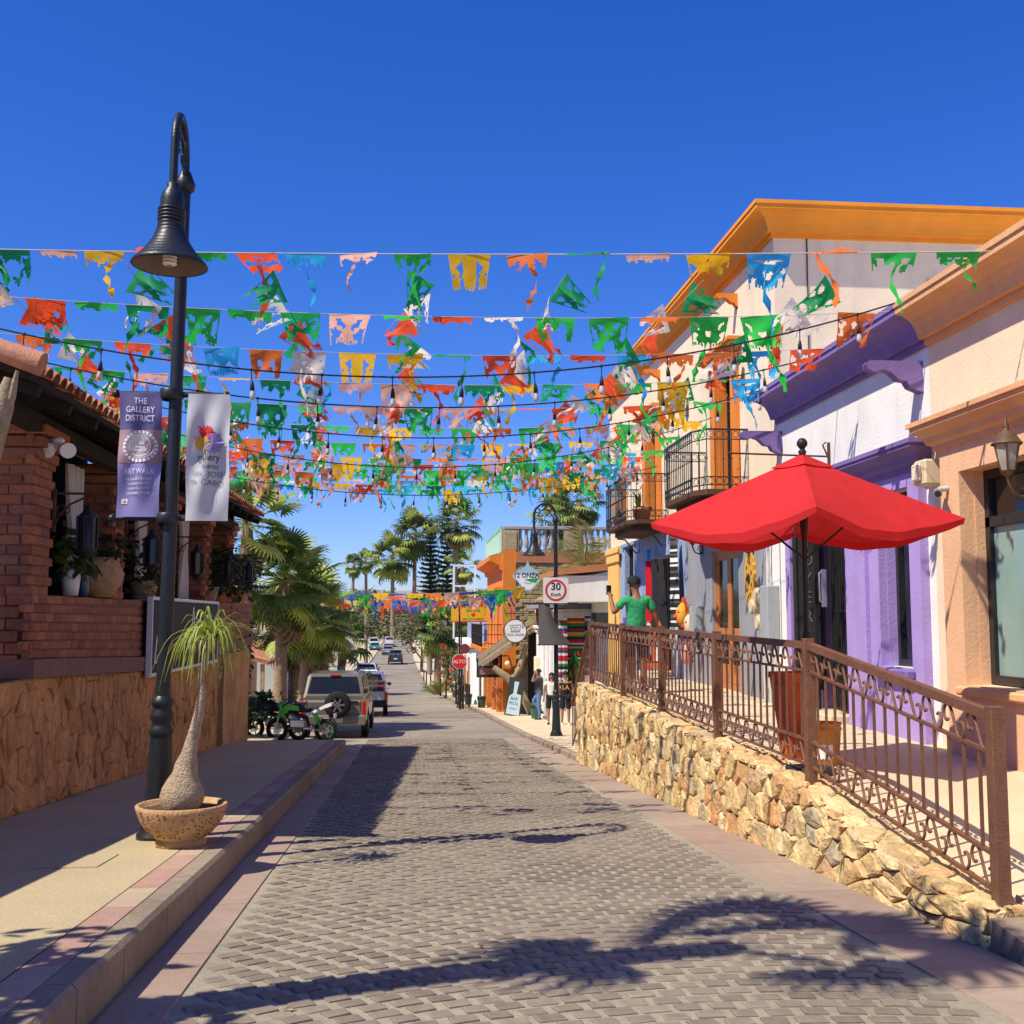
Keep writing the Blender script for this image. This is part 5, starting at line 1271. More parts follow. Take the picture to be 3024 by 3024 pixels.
def bunting(label, p0, p1, sag, cols, sp, start, group, sc=1.0, yawj=.12, r=.004, kinds=None, wild=False):
    t = thing('flag_string', label, 'bunting', p0, 0, group); o0 = Vector(p0)
    pts = string_pts(p0, p1, sag); b = MB(); b.tube([p-o0 for p in pts], r, 5); obj('string', b, cordm, t)
    d = start; i = 0; tot = sum((a-c).length for a, c in zip(pts, pts[1:]))
    while d < tot-.2:
        p, tn = along(pts, d)
        if p is None: break
        c = cols[i % len(cols)] if isinstance(cols, (list, tuple)) else random.choice(cols.split())
        k = kinds[i % len(kinds)] if kinds else random.randrange(9)
        me = flag_pool(c)[k]; yaw = math.atan2(tn.y, tn.x)
        o = put('paper_flag', me, t, p-o0, (U(-.35,.35), -math.asin(tn.z)+U(-.05,.05), yaw+U(-yawj,yawj)+(math.pi if rnd() < .3 else 0))); s_ = sc*U(.94,1.06)
        if wild: o.rotation_euler = (U(-.5,.6), random.choice((-1,1))*U(.5,1.3), U(-1.1,1.1))
        o.scale = (s_, s_, s_*U(.9,1.1))
        d += sp*U(.93,1.07); i += 1
    return t
MIX = 'g g r y b p g r o o y dg dg b r g o p g g y w'
ORD = ['nearest', 'second', 'third', 'fourth', 'fifth', 'sixth', 'seventh', 'eighth', 'ninth', 'tenth', 'eleventh', 'twelfth', 'thirteenth', 'farthest']
C1 = ['g','dg','p','y','r','g','r','b','p','g','y','o','dg','p','y','b','o','g']
KIND1 = [3,1,4,7,8,4,5,7,3,2,0,7,2,4,6,5,2,2]
GA = 'paper flag strings across the near street'
for k in range(14):
    y = 10.1+(1.72*k if k < 7 else 12.04+.8*(k-7)); zl = 5.42 if k == 0 else 4.92; zr = 4.88 if k == 0 else 4.92
    lab = f'{ORD[k]} row of coloured paper flags straight across the near street, counted from the camera'
    bunting(lab, (-5.3, y+.1 if k else 12.1, zl), (5.35, y if k else 9.62, zr), .05 if k == 0 else .16+.014*k, C1 if k == 0 else MIX, .555, .62+(0 if k == 0 else U(0,.4)), GA, kinds=KIND1 if k == 0 else None, sc=1.0 if k == 0 else 1.08, r=.006 if k == 0 else .0035)
# green, white and red flags on strings running down the street
GB = 'tricolour flag strings running along the street'
wh = ['leftmost', 'second from the left', 'third from the left', 'middle', 'third from the right', 'second from the right', 'rightmost']
for k in range(7):
    x0 = -4.35+1.42*k
    t = bunting(f'{wh[k]} of the green, white and red flag strings running along the street', (x0+.2, 10.8, 4.9), (x0*.92-.55, 26.2, 4.86), .12, ['dg','w','r'], .74, .15+.2*(k % 3), GB, sc=.9, yawj=.25, wild=True, kinds=[9,10,11,12,9,11,10,12])
# far group down the hill
GC = 'paper flag strings down the hill'
MIX2 = 'g r o y bl v g r y bl p g o'
for k in range(5):
    y = 40.5+2.6*k; zc = 2.2-.08*k
    bunting(f'{ORD[k]} row of paper flags in the far cluster down the hill', (-3.9, y, zc+.35+.06*(k % 2)), (4.2, y, zc+.4), .22, MIX2, .62, .2+U(0,.3), GC, sc=1.4)

# ------------------------------------------------------------------ festoon lights
b = MB(); b.lathe([(.006,0),(.014,-.02),(.022,-.06),(.024,-.11),(.0,-.112)], 10); sockm = b.mesh('socket', K['plasticb'])
b = MB(); b.lathe([(.018,-.108),(.03,-.15),(.03,-.18),(.018,-.205),(0,-.21)], 10); glbm = b.mesh('bulb_glass', K['water'])
b = MB(); b.tube([(0,0,0),(0,0,-.12)], .006, 5); b.ell((0,0,0), .018, 6, 5); dropm = b.mesh('drop_wire', K['plasticb'])
def festoon(label, p0, p1, sag, sp):
    t = thing('light_string', label, 'string lights', p0, 0, 'festoon light strings across the street'); o0 = Vector(p0); pts = string_pts(p0, p1, sag)
    b = MB(); b.tube([p-o0 for p in pts], .0095, 6); obj('cable', b, K['plasticb'], t); d = .35
    while True:
        p, tn = along(pts, d)
        if p is None: break
        e = put('lamp_holder', dropm, t, p-o0, (U(-.1,.1), U(-.1,.1), 0)); put('socket', sockm, e, (0,0,-.11)); put('bulb_glass', glbm, e, (0,0,-.11)); d += sp*U(.94,1.06)
for lab, p0, p1, s_ in (('nearest bulb cable, ending at the lilac cornice', (-5.0,11.5,4.62), (5.36,11.7,4.98), .78),
        ('second bulb cable from the camera, over the street', (-4.4,13.6,4.55), (5.4,14.3,4.98), .62), ('third bulb cable from the camera, over the street', (-4.4,16.2,4.7), (5.4,16.6,5.0), .7),
        ('fourth bulb cable from the camera, ending near the first balcony', (-4.6,19.8,4.85), (5.75,20.6,5.3), .85), ('fifth and farthest bulb cable, ending at the far balcony', (-4.6,24.6,4.7), (5.75,25.3,5.0), .62)):
    festoon(lab, p0, p1, s_, .74)

# ------------------------------------------------------------------ people
def skin_body(name, verts, edges, m, parent, root=0, sub=2):
    me = bpy.data.meshes.new(name); me.from_pydata([v[:3] for v in verts], edges, []); o = put(name, me, parent)
    md = o.modifiers.new('Skin', 'SKIN'); md.use_smooth_shade = True
    for i, v in enumerate(verts):
        sv = me.skin_vertices[0].data[i]; r_ = v[3]; sv.radius = (r_, r_ if len(v) < 5 else v[4]); sv.use_root = (i == root); sv.use_loose = False
    sd = o.modifiers.new('Subsurf', 'SUBSURF'); sd.levels = 1; sd.render_levels = sub
    me.materials.append(m); return o
def person(label, loc, rz, hgt, J, skin, top, bottom, hair, sleeves=.5, shorts=False, cap=None, glasses=False, group=None, loose=1.0, phone=None, shoem=None):
    """J: joint overrides in a 1.75 m body (x right, y forward): el/wr per side, knee, ankle, lean"""
    t = thing('person', label, 'person', loc, rz); k = hgt/1.75; t.scale = (k, k, k)
    D = dict(pel=(0,0,.95), wst=(0,.0,1.08), chs=(0,.0,1.28), nck=(0,-.01,1.47), hd=(0,.01,1.60), shR=(.185,-.01,1.41), elR=(.25,-.04,1.13), wrR=(.27,.04,.88), shL=(-.185,-.01,1.41), elL=(-.25,-.04,1.13), wrL=(-.27,.04,.88),
             hpR=(.09,0,.92), knR=(.105,.02,.50), anR=(.11,-.02,.08), hpL=(-.09,0,.92), knL=(-.105,.02,.50), anL=(-.11,-.02,.08)); D.update(J)
    V = []; E = []; ix = {}
    def v(n, p, r_, r2=None): ix[n] = len(V); V.append((*p, r_, r2 or r_)); return ix[n]
    def e(a, c): E.append((ix[a], ix[c]))
    v('pel', D['pel'], .13, .10); v('wst', D['wst'], .125, .09); v('chs', D['chs'], .155, .105); v('nck', D['nck'], .056); v('hd0', (Vector(D['nck'])*.45+Vector(D['hd'])*.55), .058)
    hv = Vector(D['hd']); v('hd1', hv+Vector((0,.005,.0)), .078, .09); v('hd2', hv+Vector((0,-.01,.09)), .062, .075)
    for a, c in (('pel','wst'),('wst','chs'),('chs','nck'),('nck','hd0'),('hd0','hd1'),('hd1','hd2')): e(a, c)
    for s in 'RL':
        sh, el, wr = (Vector(D[n+s]) for n in ('sh','el','wr')); v('sh'+s, sh, .062); v('el'+s, el, .043); v('fm'+s, el.lerp(wr,.3), .041); v('wr'+s, wr, .027)
        d = (wr-el).normalized(); v('hn'+s, wr+d*.07, .034, .022); e('chs','sh'+s); e('sh'+s,'el'+s); e('el'+s,'fm'+s); e('fm'+s,'wr'+s); e('wr'+s,'hn'+s)
        hp, kn, an = (Vector(D[n+s]) for n in ('hp','kn','an')); v('hp'+s, hp, .088); v('kn'+s, kn, .058); v('cf'+s, kn.lerp(an,.3), .056); v('an'+s, an, .038); v('ft'+s, an+Vector((0,.12,-.045)), .036)
        e('pel','hp'+s); e('hp'+s,'kn'+s); e('kn'+s,'cf'+s); e('cf'+s,'an'+s); e('an'+s,'ft'+s)
    body = skin_body('body', V, E, skin, t)
    for s, sg in (('R',1),('L',-1)):     # five fingers, curled, each its own chain
        el, wr = Vector(D['el'+s]), Vector(D['wr'+s]); d = (wr-el).normalized(); side = d.cross(Vector((0,0,1)) if abs(d.z) < .8 else Vector((0,1,0))).normalized(); nn = side.cross(d)
        fb = MB(); base = wr+d*.085
        for i in range(4):
            L = (.062,.072,.068,.052)[i]; p0 = base+side*(-.024+.016*i); p1 = p0+d*L*.5+nn*.006; p2 = p1+d*L*.3+nn*.022; fb.tube([p0-d*.02,p0,p1,p2], [.009,.009,.008,.006], 6)
        q = wr+d*.03-side*.03; fb.tube([q+side*.015, q-side*.012+d*.02, q-side*.012+d*.05+nn*.012], [.012,.010,.007], 6); obj('fingers', fb, skin, t)
    # face
    fb = MB(); fb.ell((hv.x,hv.y+.105,hv.z+.005), (.012,.02,.02), 8, 6); obj('nose', fb, skin, t)
    for sg in (-1,1):
        fb = MB(); fb.ell((hv.x+sg*.084,hv.y+.0,hv.z+.005), (.012,.022,.032), 8, 6); obj('ear', fb, skin, t); fb = MB(); fb.ell((hv.x+sg*.032,hv.y+.088,hv.z+.03), (.013,.008,.008), 8, 6); obj('eye', fb, K['hair'] if not glasses else K['plasticb'], t)
    fb = MB(); fb.ell((hv.x,hv.y+.09,hv.z-.045), (.024,.008,.007), 8, 5); obj('mouth', fb, K['woodd'], t)
    if glasses:
        fb = MB(); fb.box(hv.x-.07,hv.x-.008,hv.y+.09,hv.y+.11,hv.z+.012,hv.z+.048,b=.008); fb.box(hv.x+.008,hv.x+.07,hv.y+.09,hv.y+.11,hv.z+.012,hv.z+.048,b=.008); fb.box(hv.x-.02,hv.x+.02,hv.y+.1,hv.y+.108,hv.z+.035,hv.z+.045)
        for sg in (-1,1): fb.bar((hv.x+sg*.07,hv.y+.1,hv.z+.04),(hv.x+sg*.085,hv.y-.02,hv.z+.035),.006)
        obj('sunglasses', fb, K['plasticb'], t)
    fb = MB()
    def hairf(u, w):
        a = u*2*math.pi; q = w*1.75; r0 = math.sin(q); fr = .93 if math.sin(a) > .2 else 1.0; zz = max(math.cos(q), -.35 if math.sin(a) < .3 else .28)
        return (hv.x+.094*r0*math.cos(a), hv.y-.008+.108*r0*math.sin(a)*fr, hv.z+.045+.105*zz)
    fb.grid(hairf, 16, 9); obj('hair', fb, hair, t)
    if cap:
        fb = MB(); fb.lathe([(.104,.045),(.106,.075),(.098,.115),(.07,.145),(.03,.16),(0,.163)], 16, (hv.x,hv.y,hv.z)); fb.prism([(hv.x-.085,hv.y+.06),(hv.x+.085,hv.y+.06),(hv.x+.07,hv.y+.17),(hv.x,hv.y+.19),(hv.x-.07,hv.y+.17)], hv.z+.048, hv.z+.058, 'z'); obj('cap', fb, cap, t)
    # shirt
    L = loose; V = []; E = []; ix.clear()
    P_ = Vector(D['pel']); v('pel', P_+Vector((0,0,-.06)), .155*L, .12*L); v('wst', D['wst'], .148*L, .112*L); v('chs', D['chs'], .172, .122); v('col', Vector(D['nck'])+Vector((0,0,-.035)), .085, .07)
    e('pel','wst'); e('wst','chs'); e('chs','col')
    for s in 'RL':
        sh, el = Vector(D['sh'+s]), Vector(D['el'+s]); v('sh'+s, sh, .077 if sleeves else .06); e('chs','sh'+s)
        if sleeves: v('sl'+s, sh.lerp(el, sleeves), .074); v('sm'+s, sh.lerp(el, sleeves+.12), .072); e('sh'+s,'sl'+s); e('sl'+s,'sm'+s)
    skin_body('shirt', V, E, top, t)
    # trousers or shorts
    V = []; E = []; ix.clear(); v('pel', P_+Vector((0,0,.03)), .142, .112)
    for s in 'RL':
        hp, kn, an = (Vector(D[n+s]) for n in ('hp','kn','an')); v('hp'+s, hp, .105); e('pel','hp'+s)
        if shorts: v('kn'+s, hp.lerp(kn,.8), .095); v('ke'+s, hp.lerp(kn,.95), .093); e('hp'+s,'kn'+s); e('kn'+s,'ke'+s)
        else: v('kn'+s, kn, .078); v('cf'+s, kn.lerp(an,.5), .068); v('an'+s, an, .06); e('hp'+s,'kn'+s); e('kn'+s,'cf'+s); e('cf'+s,'an'+s)
    skin_body('shorts' if shorts else 'trousers', V, E, bottom, t)
    for s in 'RL':
        an = Vector(D['an'+s]); fb = MB(); fb.tube([an+Vector((0,-.05,-.04)), an+Vector((0,.03,-.04)), an+Vector((0,.11,-.05)), an+Vector((0,.18,-.055))], [.038,.045,.042,.025], 10); fb.box(an.x-.045,an.x+.045,an.y-.085,an.y+.19,an.z-.085,an.z-.065,b=.01); obj('shoe', fb, shoem or K['clothk'], t)
    return t, D, k
def on_hand(t, D, k, s, mbm, name, label, cat, off, rz):   # thing held in a hand: top level, placed in world space
    pass
pg, D, k = person('man in a green t-shirt and black cap raising a phone behind the railing', (3.98, 19.35, TZ(19.35)+.02), R(8), 2.02,
    dict(elL=(-.33,.06,1.19), wrL=(-.33,.22,1.42), elR=(.30,-.03,1.14), wrR=(.36,.06,.90), hd=(-.02,.03,1.60)), K['skin2'], K['shirtg'], K['clothk'], K['hair'], .52, True, K['clothk'], loose=1.08)
ph = thing('phone', 'black phone held up in the raised hand of the man in green', 'phone', (0,0,0)); b = MB(); b.box(-.04,.04,-.006,.006,-.075,.075,b=.005); obj('case', b, K['plasticb'], ph)
mw = Matrix.Translation((3.98, 19.35, TZ(19.35)+.02)) @ Matrix.Rotation(R(8), 4, 'Z'); ph.location = mw @ (Vector((-.335,.30,1.545))*k); ph.rotation_euler = (R(-8), R(4), R(8)); ph.scale = (1.15,)*3
py_ = 38.2
person('man in charcoal t-shirt and jeans leaning on the white wall, hand to ear', (4.66, 39.6, gz(39.6)+.12), R(72), 1.80,
    dict(elL=(-.24,.22,1.30), wrL=(-.10,.16,1.55), elR=(.22,.16,1.30), wrR=(.09,.19,1.54), knR=(.10,.26,.60), anR=(.10,-.05,.28), hd=(0,.05,1.58), nck=(0,.02,1.46)), K['skin2'], K['shirtgrey'], K['denim'], K['hair'], .55, False, loose=1.06)
pl_, D, k = person('man in sunglasses and a black tank top with orange letters by the stairs', (4.98, 35.4, gz(35.4)+.12), R(176), 1.70, dict(elR=(.27,-.02,1.14), wrR=(.26,.06,.88)), K['skin'], K['clothk'], K['clothk'], K['hair'], 0, True, None, True, shoem=K['clothw'])
o = text('LA', .2, K['inky'], pl_, (0,.135,1.22), (R(90),0,R(180)), depth=.002, off=.004)
pw_, D, k = person('woman with long dark hair carrying a white bag, half hidden by the lamp post', (4.62, 36.0, gz(36)+.12), R(170), 1.66, dict(), K['skin'], K['clothw'], K['clothk'], K['hair'], .3, True)
b = MB()
b.grid(lambda u, v: (.10*math.cos(math.pi*(u)), .01-.06-.07*math.sin(math.pi*u)*1, 1.62-.36*v), 10, 8); obj('long_hair', b, K['hair'], pw_)
bg_ = thing('shopping_bag', 'white carrier bag hanging beside the woman by the lamp post', 'bag', (4.93, 35.9, gz(36)+.12+.42)); b = MB(); b.lathe([(0,0),(.14,.01),(.17,.15),(.13,.36),(.05,.42),(.02,.5)], 14); obj('bag', b, K['clothw'], bg_)
b = MB(); b.tube([(.02*math.cos(a)*3, 0, .5+.04*math.sin(a)) for a in [k*.63 for k in range(10)]], .006, 5, closed=True); obj('handle', b, K['clothw'], bg_)

# ------------------------------------------------------------------ shop goods by the blue wall
def serape(name, label, loc, rz, W, H, stripes, wave=.04, diamond=False):
    t = thing(name, label, 'blanket', loc, rz)
    mats = [K['fl_'+s] if s in FL else K[s] for s in dict.fromkeys(stripes)]; keys = list(dict.fromkeys(stripes)); n = len(stripes)
    b = MB()
    for i, s in enumerate(stripes):
        z0, z1 = H*(1-i/n), H*(1-(i+1)/n)
        b.grid(lambda u, v: ((u-.5)*W, wave*math.sin(u*14+.5)*(.4+.6*(1-z1/H)), z0+(z1-z0)*v), 16, 1, keys.index(s))
    obj('cloth', b, mats, t)
    b = MB()
    for k in range(14): x = (k/13-.5)*W*.96; b.bar((x, wave*math.sin((k/13)*14+.5), 0), (x+U(-.02,.02), wave*math.sin((k/13)*14+.5), -.1), .016, .008)
    obj('fringe', b, [K['clothw']], t)
    if diamond:
        for q, c_ in ((.46,'sg'),(.36,'sk'),(.27,'sy'),(.14,'sr')):
            P = []
            for a in range(40):
                an = 2*math.pi*a/40; r_ = 1/(abs(math.cos(an))+abs(math.sin(an))); r_ *= 1 if a % 2 else .88; P.append((q*r_*math.cos(an)*W, H*.36+q*r_*math.sin(an)*H*.62))
            b = MB(); b.prism(P, -.052-.46+q*-.02+.46-(.46-q)*.02, -.05-(.46-q)*.02, 'y'); obj('diamond', b, K[c_], t)
    return t
S1 = 'sw sr sr sy sg sg sk sr sb sy sy sg sk sr sr sw sb sy sg sg sr sr sk sy sb sr sr sg sy sk sr sr sr sr sr sr sr sr sr sk sg sy sr sr sb sw sr sk sg sr'.split(); S2 = 'sb sw sn sn sb sk sw sn sb sb sn sw sk sb sn sn sw sb sk sn sb sw sn sb'.split(); S3 = 'sw sr sg sw sb sr sw sk sr sg sw sr sb sw sr sr sw sg sk sw sr sb sw sr sg sw sr sk sw sb sr sw'.split()
serape('blanket', 'striped serape with a diamond centre hanging at the shop corner', (5.47, 36.75, -1.4), R(-4), .70, 2.95, S1, diamond=True)
serape('blanket', 'blue and grey striped blanket beside the diamond serape', (6.02, 36.8, -.4), R(-4), .40, 1.95, S2); serape('blanket', 'narrow white and red striped serape left of the diamond one', (5.05, 36.6, -1.35), R(-25), .34, 2.85, S3)
bw = thing('blanket', 'black and white woven poncho hanging high on the blue wall', 'blanket', (FX-.16, 23.25, 1.3)); b = MB()
keys = ['clothk','clothw','shirtgrey']
for i in range(44):
    zz0, zz1 = 2.0*(1-i/44), 2.0*(1-(i+1)/44); b.grid(lambda u, v: (-.10*math.sin(math.pi*u)-.03*math.sin(u*18), (u-.5)*(.62*(1-.75*((zz0+(zz1-zz0)*v)/2.0)**2.2)), zz0+(zz1-zz0)*v), 12, 1, (2,2,2,0,2,2,0,0,1,0,2,0,1,1,0,1,0,0,2,0,0,1,0,0,0,2,1,0,0,1,1,0,2,0,0,1,0,0,2,2,0,1,0,0)[i])
obj('cloth', b, [K[k_] for k_ in keys], bw); b = MB()
for k_ in range(14): y = (k_/13-.5)*.6; b.bar((-.06,y,0),(-.06,y+U(-.02,.02),-.26),.014,.01)
obj('fringe', b, K['clothw'], bw)
def cloth_hang(label, loc, W, H, m, lump=.08, cat='garment'):
    t = thing('hanging_garment', label, cat, loc); b = MB(); b.grid(lambda u, v: (-lump*math.sin(math.pi*u)-.03*math.sin(u*15+v*2), (u-.5)*W*(1-.5*v**3), v*H), 12, 8); obj('cloth', b, m, t)
    b = MB(); b.tube([(0,0,H*.98),(-.03,0,H+.06),(0,0,H+.08)], .008, 5); obj('hook', b, K['steel'], t); return t
cloth_hang('large black shawl hanging at the blue shop doorway', (FX-.2, 24.4, 1.25), 1.05, 1.5, K['clothk'], .2)
cloth_hang('bright red shawl hanging at the left edge of the black one', (FX-.22, 25.35, 1.3), .38, 1.5, K['fl_rd'], .12)
cloth_hang('small blue cloth hanging above the red shawl', (FX-.15, 25.75, 2.75), .25, .35, K['fl_b'], .06)
cloth_hang('white speckled shawl hanging below the black shawl', (FX-.24, 24.35, .55), .7, .75, K['clothw'], .1); cloth_hang('multicoloured sash hanging low by the blue doorway', (FX-.2, 25.0, .35), .3, 1.0, K['fl_o'], .1)
cloth_hang('red striped cloth hanging low by the blue doorway', (FX-.26, 25.45, .3), .25, 1.0, K['fl_r'], .1)
cloth_hang('orange and yellow woven bag cloth low on the blue wall', (FX-.22, 24.0, .4), .3, .7, K['fl_y'], .12)
cloth_hang('green embroidered cloth hanging by the blue door frame', (FX-.2, 26.8, .9), .4, 1.1, K['fl_g'], .1)
cloth_hang('dark red rebozo hanging below the far window', (FX-.2, 27.6, .6), .45, 1.2, K['woodd'], .1)
cloth_hang('pink and violet shawl at the end of the blue wall', (FX-.2, 28.3, .5), .4, 1.0, K['fl_v'], .1)
def mask(label, loc, m1, m2, sc=1.0):
    t = thing('carved_mask', label, 'mask', loc); b = MB().at(sc=sc); b.ell((-.08,0,0), (.12,.16,.22), 14, 10); obj('face', b, m1, t)
    b = MB().at(sc=sc); b.tube([(-.18,0,.04),(-.23,0,-.04)], [.02,.035], 8); 
    for s_ in (-1,1): b.ell((-.17,s_*.07,.06), (.03,.03,.025), 8, 6)
    b.ell((-.18,0,-.11), (.03,.06,.022), 8, 6); obj('features', b, m2, t)
    b = MB().at(sc=sc)
    for k_ in range(9): a = math.pi*k_/8; b.bar((-.06,.15*math.cos(a),.2*math.sin(a)),(-.06,.25*math.cos(a),.3*math.sin(a)+.03),.03,.02)
    obj('rays', b, m2, t)
mask('yellow and orange carved mask with rays on the blue wall', (FX-.05, 22.75, 1.55), K['inky'], K['fl_o'], 1.15); mask('green and red carved mask on the blue wall, right of the yellow one', (FX-.05, 22.25, 1.35), K['tin'], K['fl_r'], 1.0)
mask('small pink carved mask low on the wall', (FX-.05, 22.6, .75), K['fl_p'], K['fl_v'], .95)
mt_ = thing('grey_meter_box', 'plain grey meter box on the grey wall below the carved masks', 'meter box', (FX-.013, 21.85, 1.1)); b = MB(); b.box(-.16,-.001,-.22,.22,0,.62,b=.012); obj('box', b, K['elec'], mt_)
b = MB(); b.box(-.175,-.161,-.2,.2,.04,.58,b=.004); obj('lid', b, K['elec'], mt_)
rk = thing('display_rack', 'small wooden rack with bright ceramic birds on the terrace', 'rack', (FX-.75, 23.2, TZ(23.2))); 
for dx in (-.3,.3):
    for dy in (-.2,.2): b = MB(); b.bar((dx,dy,0),(dx,dy,1.05),.035); obj('leg', b, K['woodd'], rk)
for z in (.35,.7,1.03): b = MB(); b.box(-.33,.33,-.23,.23,z,z+.02); obj('shelf', b, K['woodd'], rk)
for i,(x,y,z,c_) in enumerate(((-.2,0,1.05,'y'),(0,.05,1.05,'w'),(.2,-.04,1.05,'o'),(-.15,0,.72,'r'),(.1,0,.72,'g'),(.0,0,.37,'o'))):
    t = thing('ceramic_bird', f"{dict(y='yellow',w='white',o='orange',r='red',g='green')[c_]} ceramic bird on the {'top' if z > 1 else 'middle' if z > .6 else 'bottom'} shelf of the rack", 'ornament', (FX-.75+x, 23.2+y, TZ(23.2)+z)); b = MB(); b.tube([(0,-.09,.07),(0,-.03,.06),(0,.04,.09),(0,.07,.15),(0,.11,.16)], [.01,.05,.05,.03,.006], 10); b.lathe([(.03,0),(.012,.02),(.012,.04)], 8); obj('body', b, K['fl_'+c_], t)

# ------------------------------------------------------------------ far right: shops down the hill
def simple_wall(t, name, boxes, m):
    b = MB()
    for q in boxes: b.box(*q)
    return L_(t, obj(name, b, m, t))
# white shop with red tiled awning, behind the serapes
g36 = gz(36)+.12
ws = thing('awning_shop', 'white shop with a brown tiled awning edge and dark doorway beyond the corner building', 'building', (6, 36, g36))
b = MB(); wall_y(b, 6.2, 6.5, 32.2, 37.6, -2.3, 2.4, [(33.2, 35.6, -2.3, .35)]); L_(ws, obj('wall', b, K['white'], ws))
b = MB(); b.box(6.8,6.9,32.2,37.6,-2.3,2.0); L_(ws, obj('interior', b, K['dark'], ws))
b = MB(); b.box(4.55,6.2,33.4,37.4,1.98,2.76); L_(ws, obj('canopy', b, K['white'], ws))
b = MB(); b.add([(4.4,33.3,2.762),(6.3,33.3,2.95),(6.3,37.5,2.95),(4.4,37.5,2.762),(4.4,33.3,2.93),(6.3,33.3,3.18),(6.3,37.5,3.18),(4.4,37.5,2.93)], [(3,2,1,0),(4,5,6,7),(0,1,5,4),(0,4,7,3),(3,7,6,2)]); L_(ws, obj('awning_edge', b, K['brownband'], ws))
b = MB(); b.box(5.2,6.2,34,35,-2.3,-1.3,b=.02); L_(ws, obj('counter', b, K['gray'], ws))
t = thing('television', 'black flat television mounted on the white shop front, above the serapes', 'television', (5.75, 33.3, 1.15), R(10)); b = MB(); b.box(-.3,.3,-.05,.0,0,.5,b=.01); obj('casing', b, K['plasticb'], t); b = MB(); b.box(-.27,.27,-.054,-.051,.03,.47); obj('screen', b, K['glass'], t)
b = MB(); b.bar((0,0,.25),(.1,.1,.3),.04); obj('bracket', b, K['plasticb'], t)
# old white shop with blind arches
os_ = thing('old_white_shop', 'old weathered white shop with blind arches and a flower stand on its ledge', 'building', (5, 40, gz(40)))
g40 = gz(39.5)+.12
b = MB(); wall_y(b, 5.0, 5.3, 37.65, 43.2, g40-.4, g40+3.75, [(38.0, 38.6, g40, g40+2.5), (39.0, 39.5, g40+.35, g40+2.5), (40.2,40.7,g40+.35,g40+2.5)]); b.box(5.301, 9, 37.65, 37.9, g40-.4, g40+3.75); L_(os_, obj('wall', b, K['white'], os_))
b = MB(); b.box(5.2,5.35,38.9,40.8,g40,g40+2.6); L_(os_, obj('niche_back', b, K['conduit'], os_)); b = MB(); b.box(5.31,5.4,37.9,38.7,g40,g40+2.6); L_(os_, obj('doorway', b, K['dark'], os_))
for y in (37.8, 38.8, 39.85, 41.0, 42.6): b = MB(); b.box(4.9,5.0-.002,y-.13,y+.13,g40-.2,g40+3.0,b=.02); b.box(4.86,4.999,y-.18,y+.18,g40+3.0,g40+3.12,b=.02); L_(os_, obj('pilaster', b, K['white'], os_))
b = MB(); b.box(4.82,5.6,37.6,43.2,g40+3.15,g40+3.28,b=.02); b.box(4.9,9,37.64,43.2,g40+3.76,g40+3.86); L_(os_, obj('ledge', b, K['cream2'], os_))
b = MB(); b.box(4.4,5.3,37.7,41.5,g40+3.9,g40+4.02); b.box(5.29,9,37.7,41.5,g40+3.86,g40+5.2); L_(os_, obj('upper_block', b, K['gray'], os_))
b = MB(); b.box(4.8,5.2,42.3,42.75,g40+1.45,g40+2.1,b=.03); L_(os_, obj('meter_box', b, K['cream2'], os_))
fs = thing('lantern_box', 'big wooden lantern box standing on the ledge of the old white shop', 'lantern', (4.95, 41.4, g40+3.29))
for dx in (-.2,.2):
    for dy in (-.2,.2): b = MB(); b.bar((dx*.7,dy*.7,0),(dx,dy,.85),.05); obj('post', b, K['woodd'], fs)
b = MB(); b.lathe([(.33,.85),(.33,.92),(.1,1.05),(.0,1.06)], 4, a0=math.pi/4, a1=math.pi*2.25, sm=False); obj('lid', b, K['oldwood'], fs); b = MB(); b.box(-.15,.15,-.15,.15,.05,.8); obj('pane', b, K['cream2'], fs)
# carved timber porch
cp = thing('timber_porch', 'carved weathered timber porch roof with a curved brace', 'porch', (4, 44, gz(44)))
g44 = gz(44)+.12
b = MB(); b.add([(2.3,43.6,g44+2.35),(4.4,43.6,g44+3.75),(4.4,46.4,g44+3.75),(2.3,46.4,g44+2.35),(2.3,43.6,g44+2.5),(4.4,43.6,g44+3.95),(4.4,46.4,g44+3.95),(2.3,46.4,g44+2.5)], [(3,2,1,0),(4,5,6,7),(0,1,5,4),(0,4,7,3),(3,7,6,2),(1,2,6,5)]); L_(cp, obj('roof', b, K['oldwood'], cp))
for i in range(5): b = MB(); y = 43.75+i*.62; b.bar((2.2,y,g44+2.6),(4.4,y,g44+4.1),.16,.08); L_(cp, obj('rafter', b, K['oldwood'], cp))
b = MB(); b.tube([(2.7,43.7,g44+2.3),(3.2,43.7,g44+1.95),(3.8,43.7,g44+1.3),(4.15,43.7,g44+.6),(4.3,43.7,g44+0)], [.12,.16,.17,.15,.16], 10); L_(cp, obj('curved_brace', b, K['oldwood'], cp))
b = MB(); b.tube([(3.4,43.72,g44+1.8),(3.75,43.72,g44+2.3),(4.0,43.72,g44+3.2)], [.1,.13,.08], 10); L_(cp, obj('brace', b, K['oldwood'], cp)); b = MB(); b.ell((3.25,43.6,g44+2.45),(.11,.1,.11),10,8); L_(cp, obj('boss', b, K['cream2'], cp))
b = MB(); b.box(4.35,4.5,43.5,46.4,g44-.3,g44+3.8); L_(cp, obj('back_wall', b, K['dark'], cp))
cp.location = Vector(cp.location)+Vector((.62, 0, -.45))
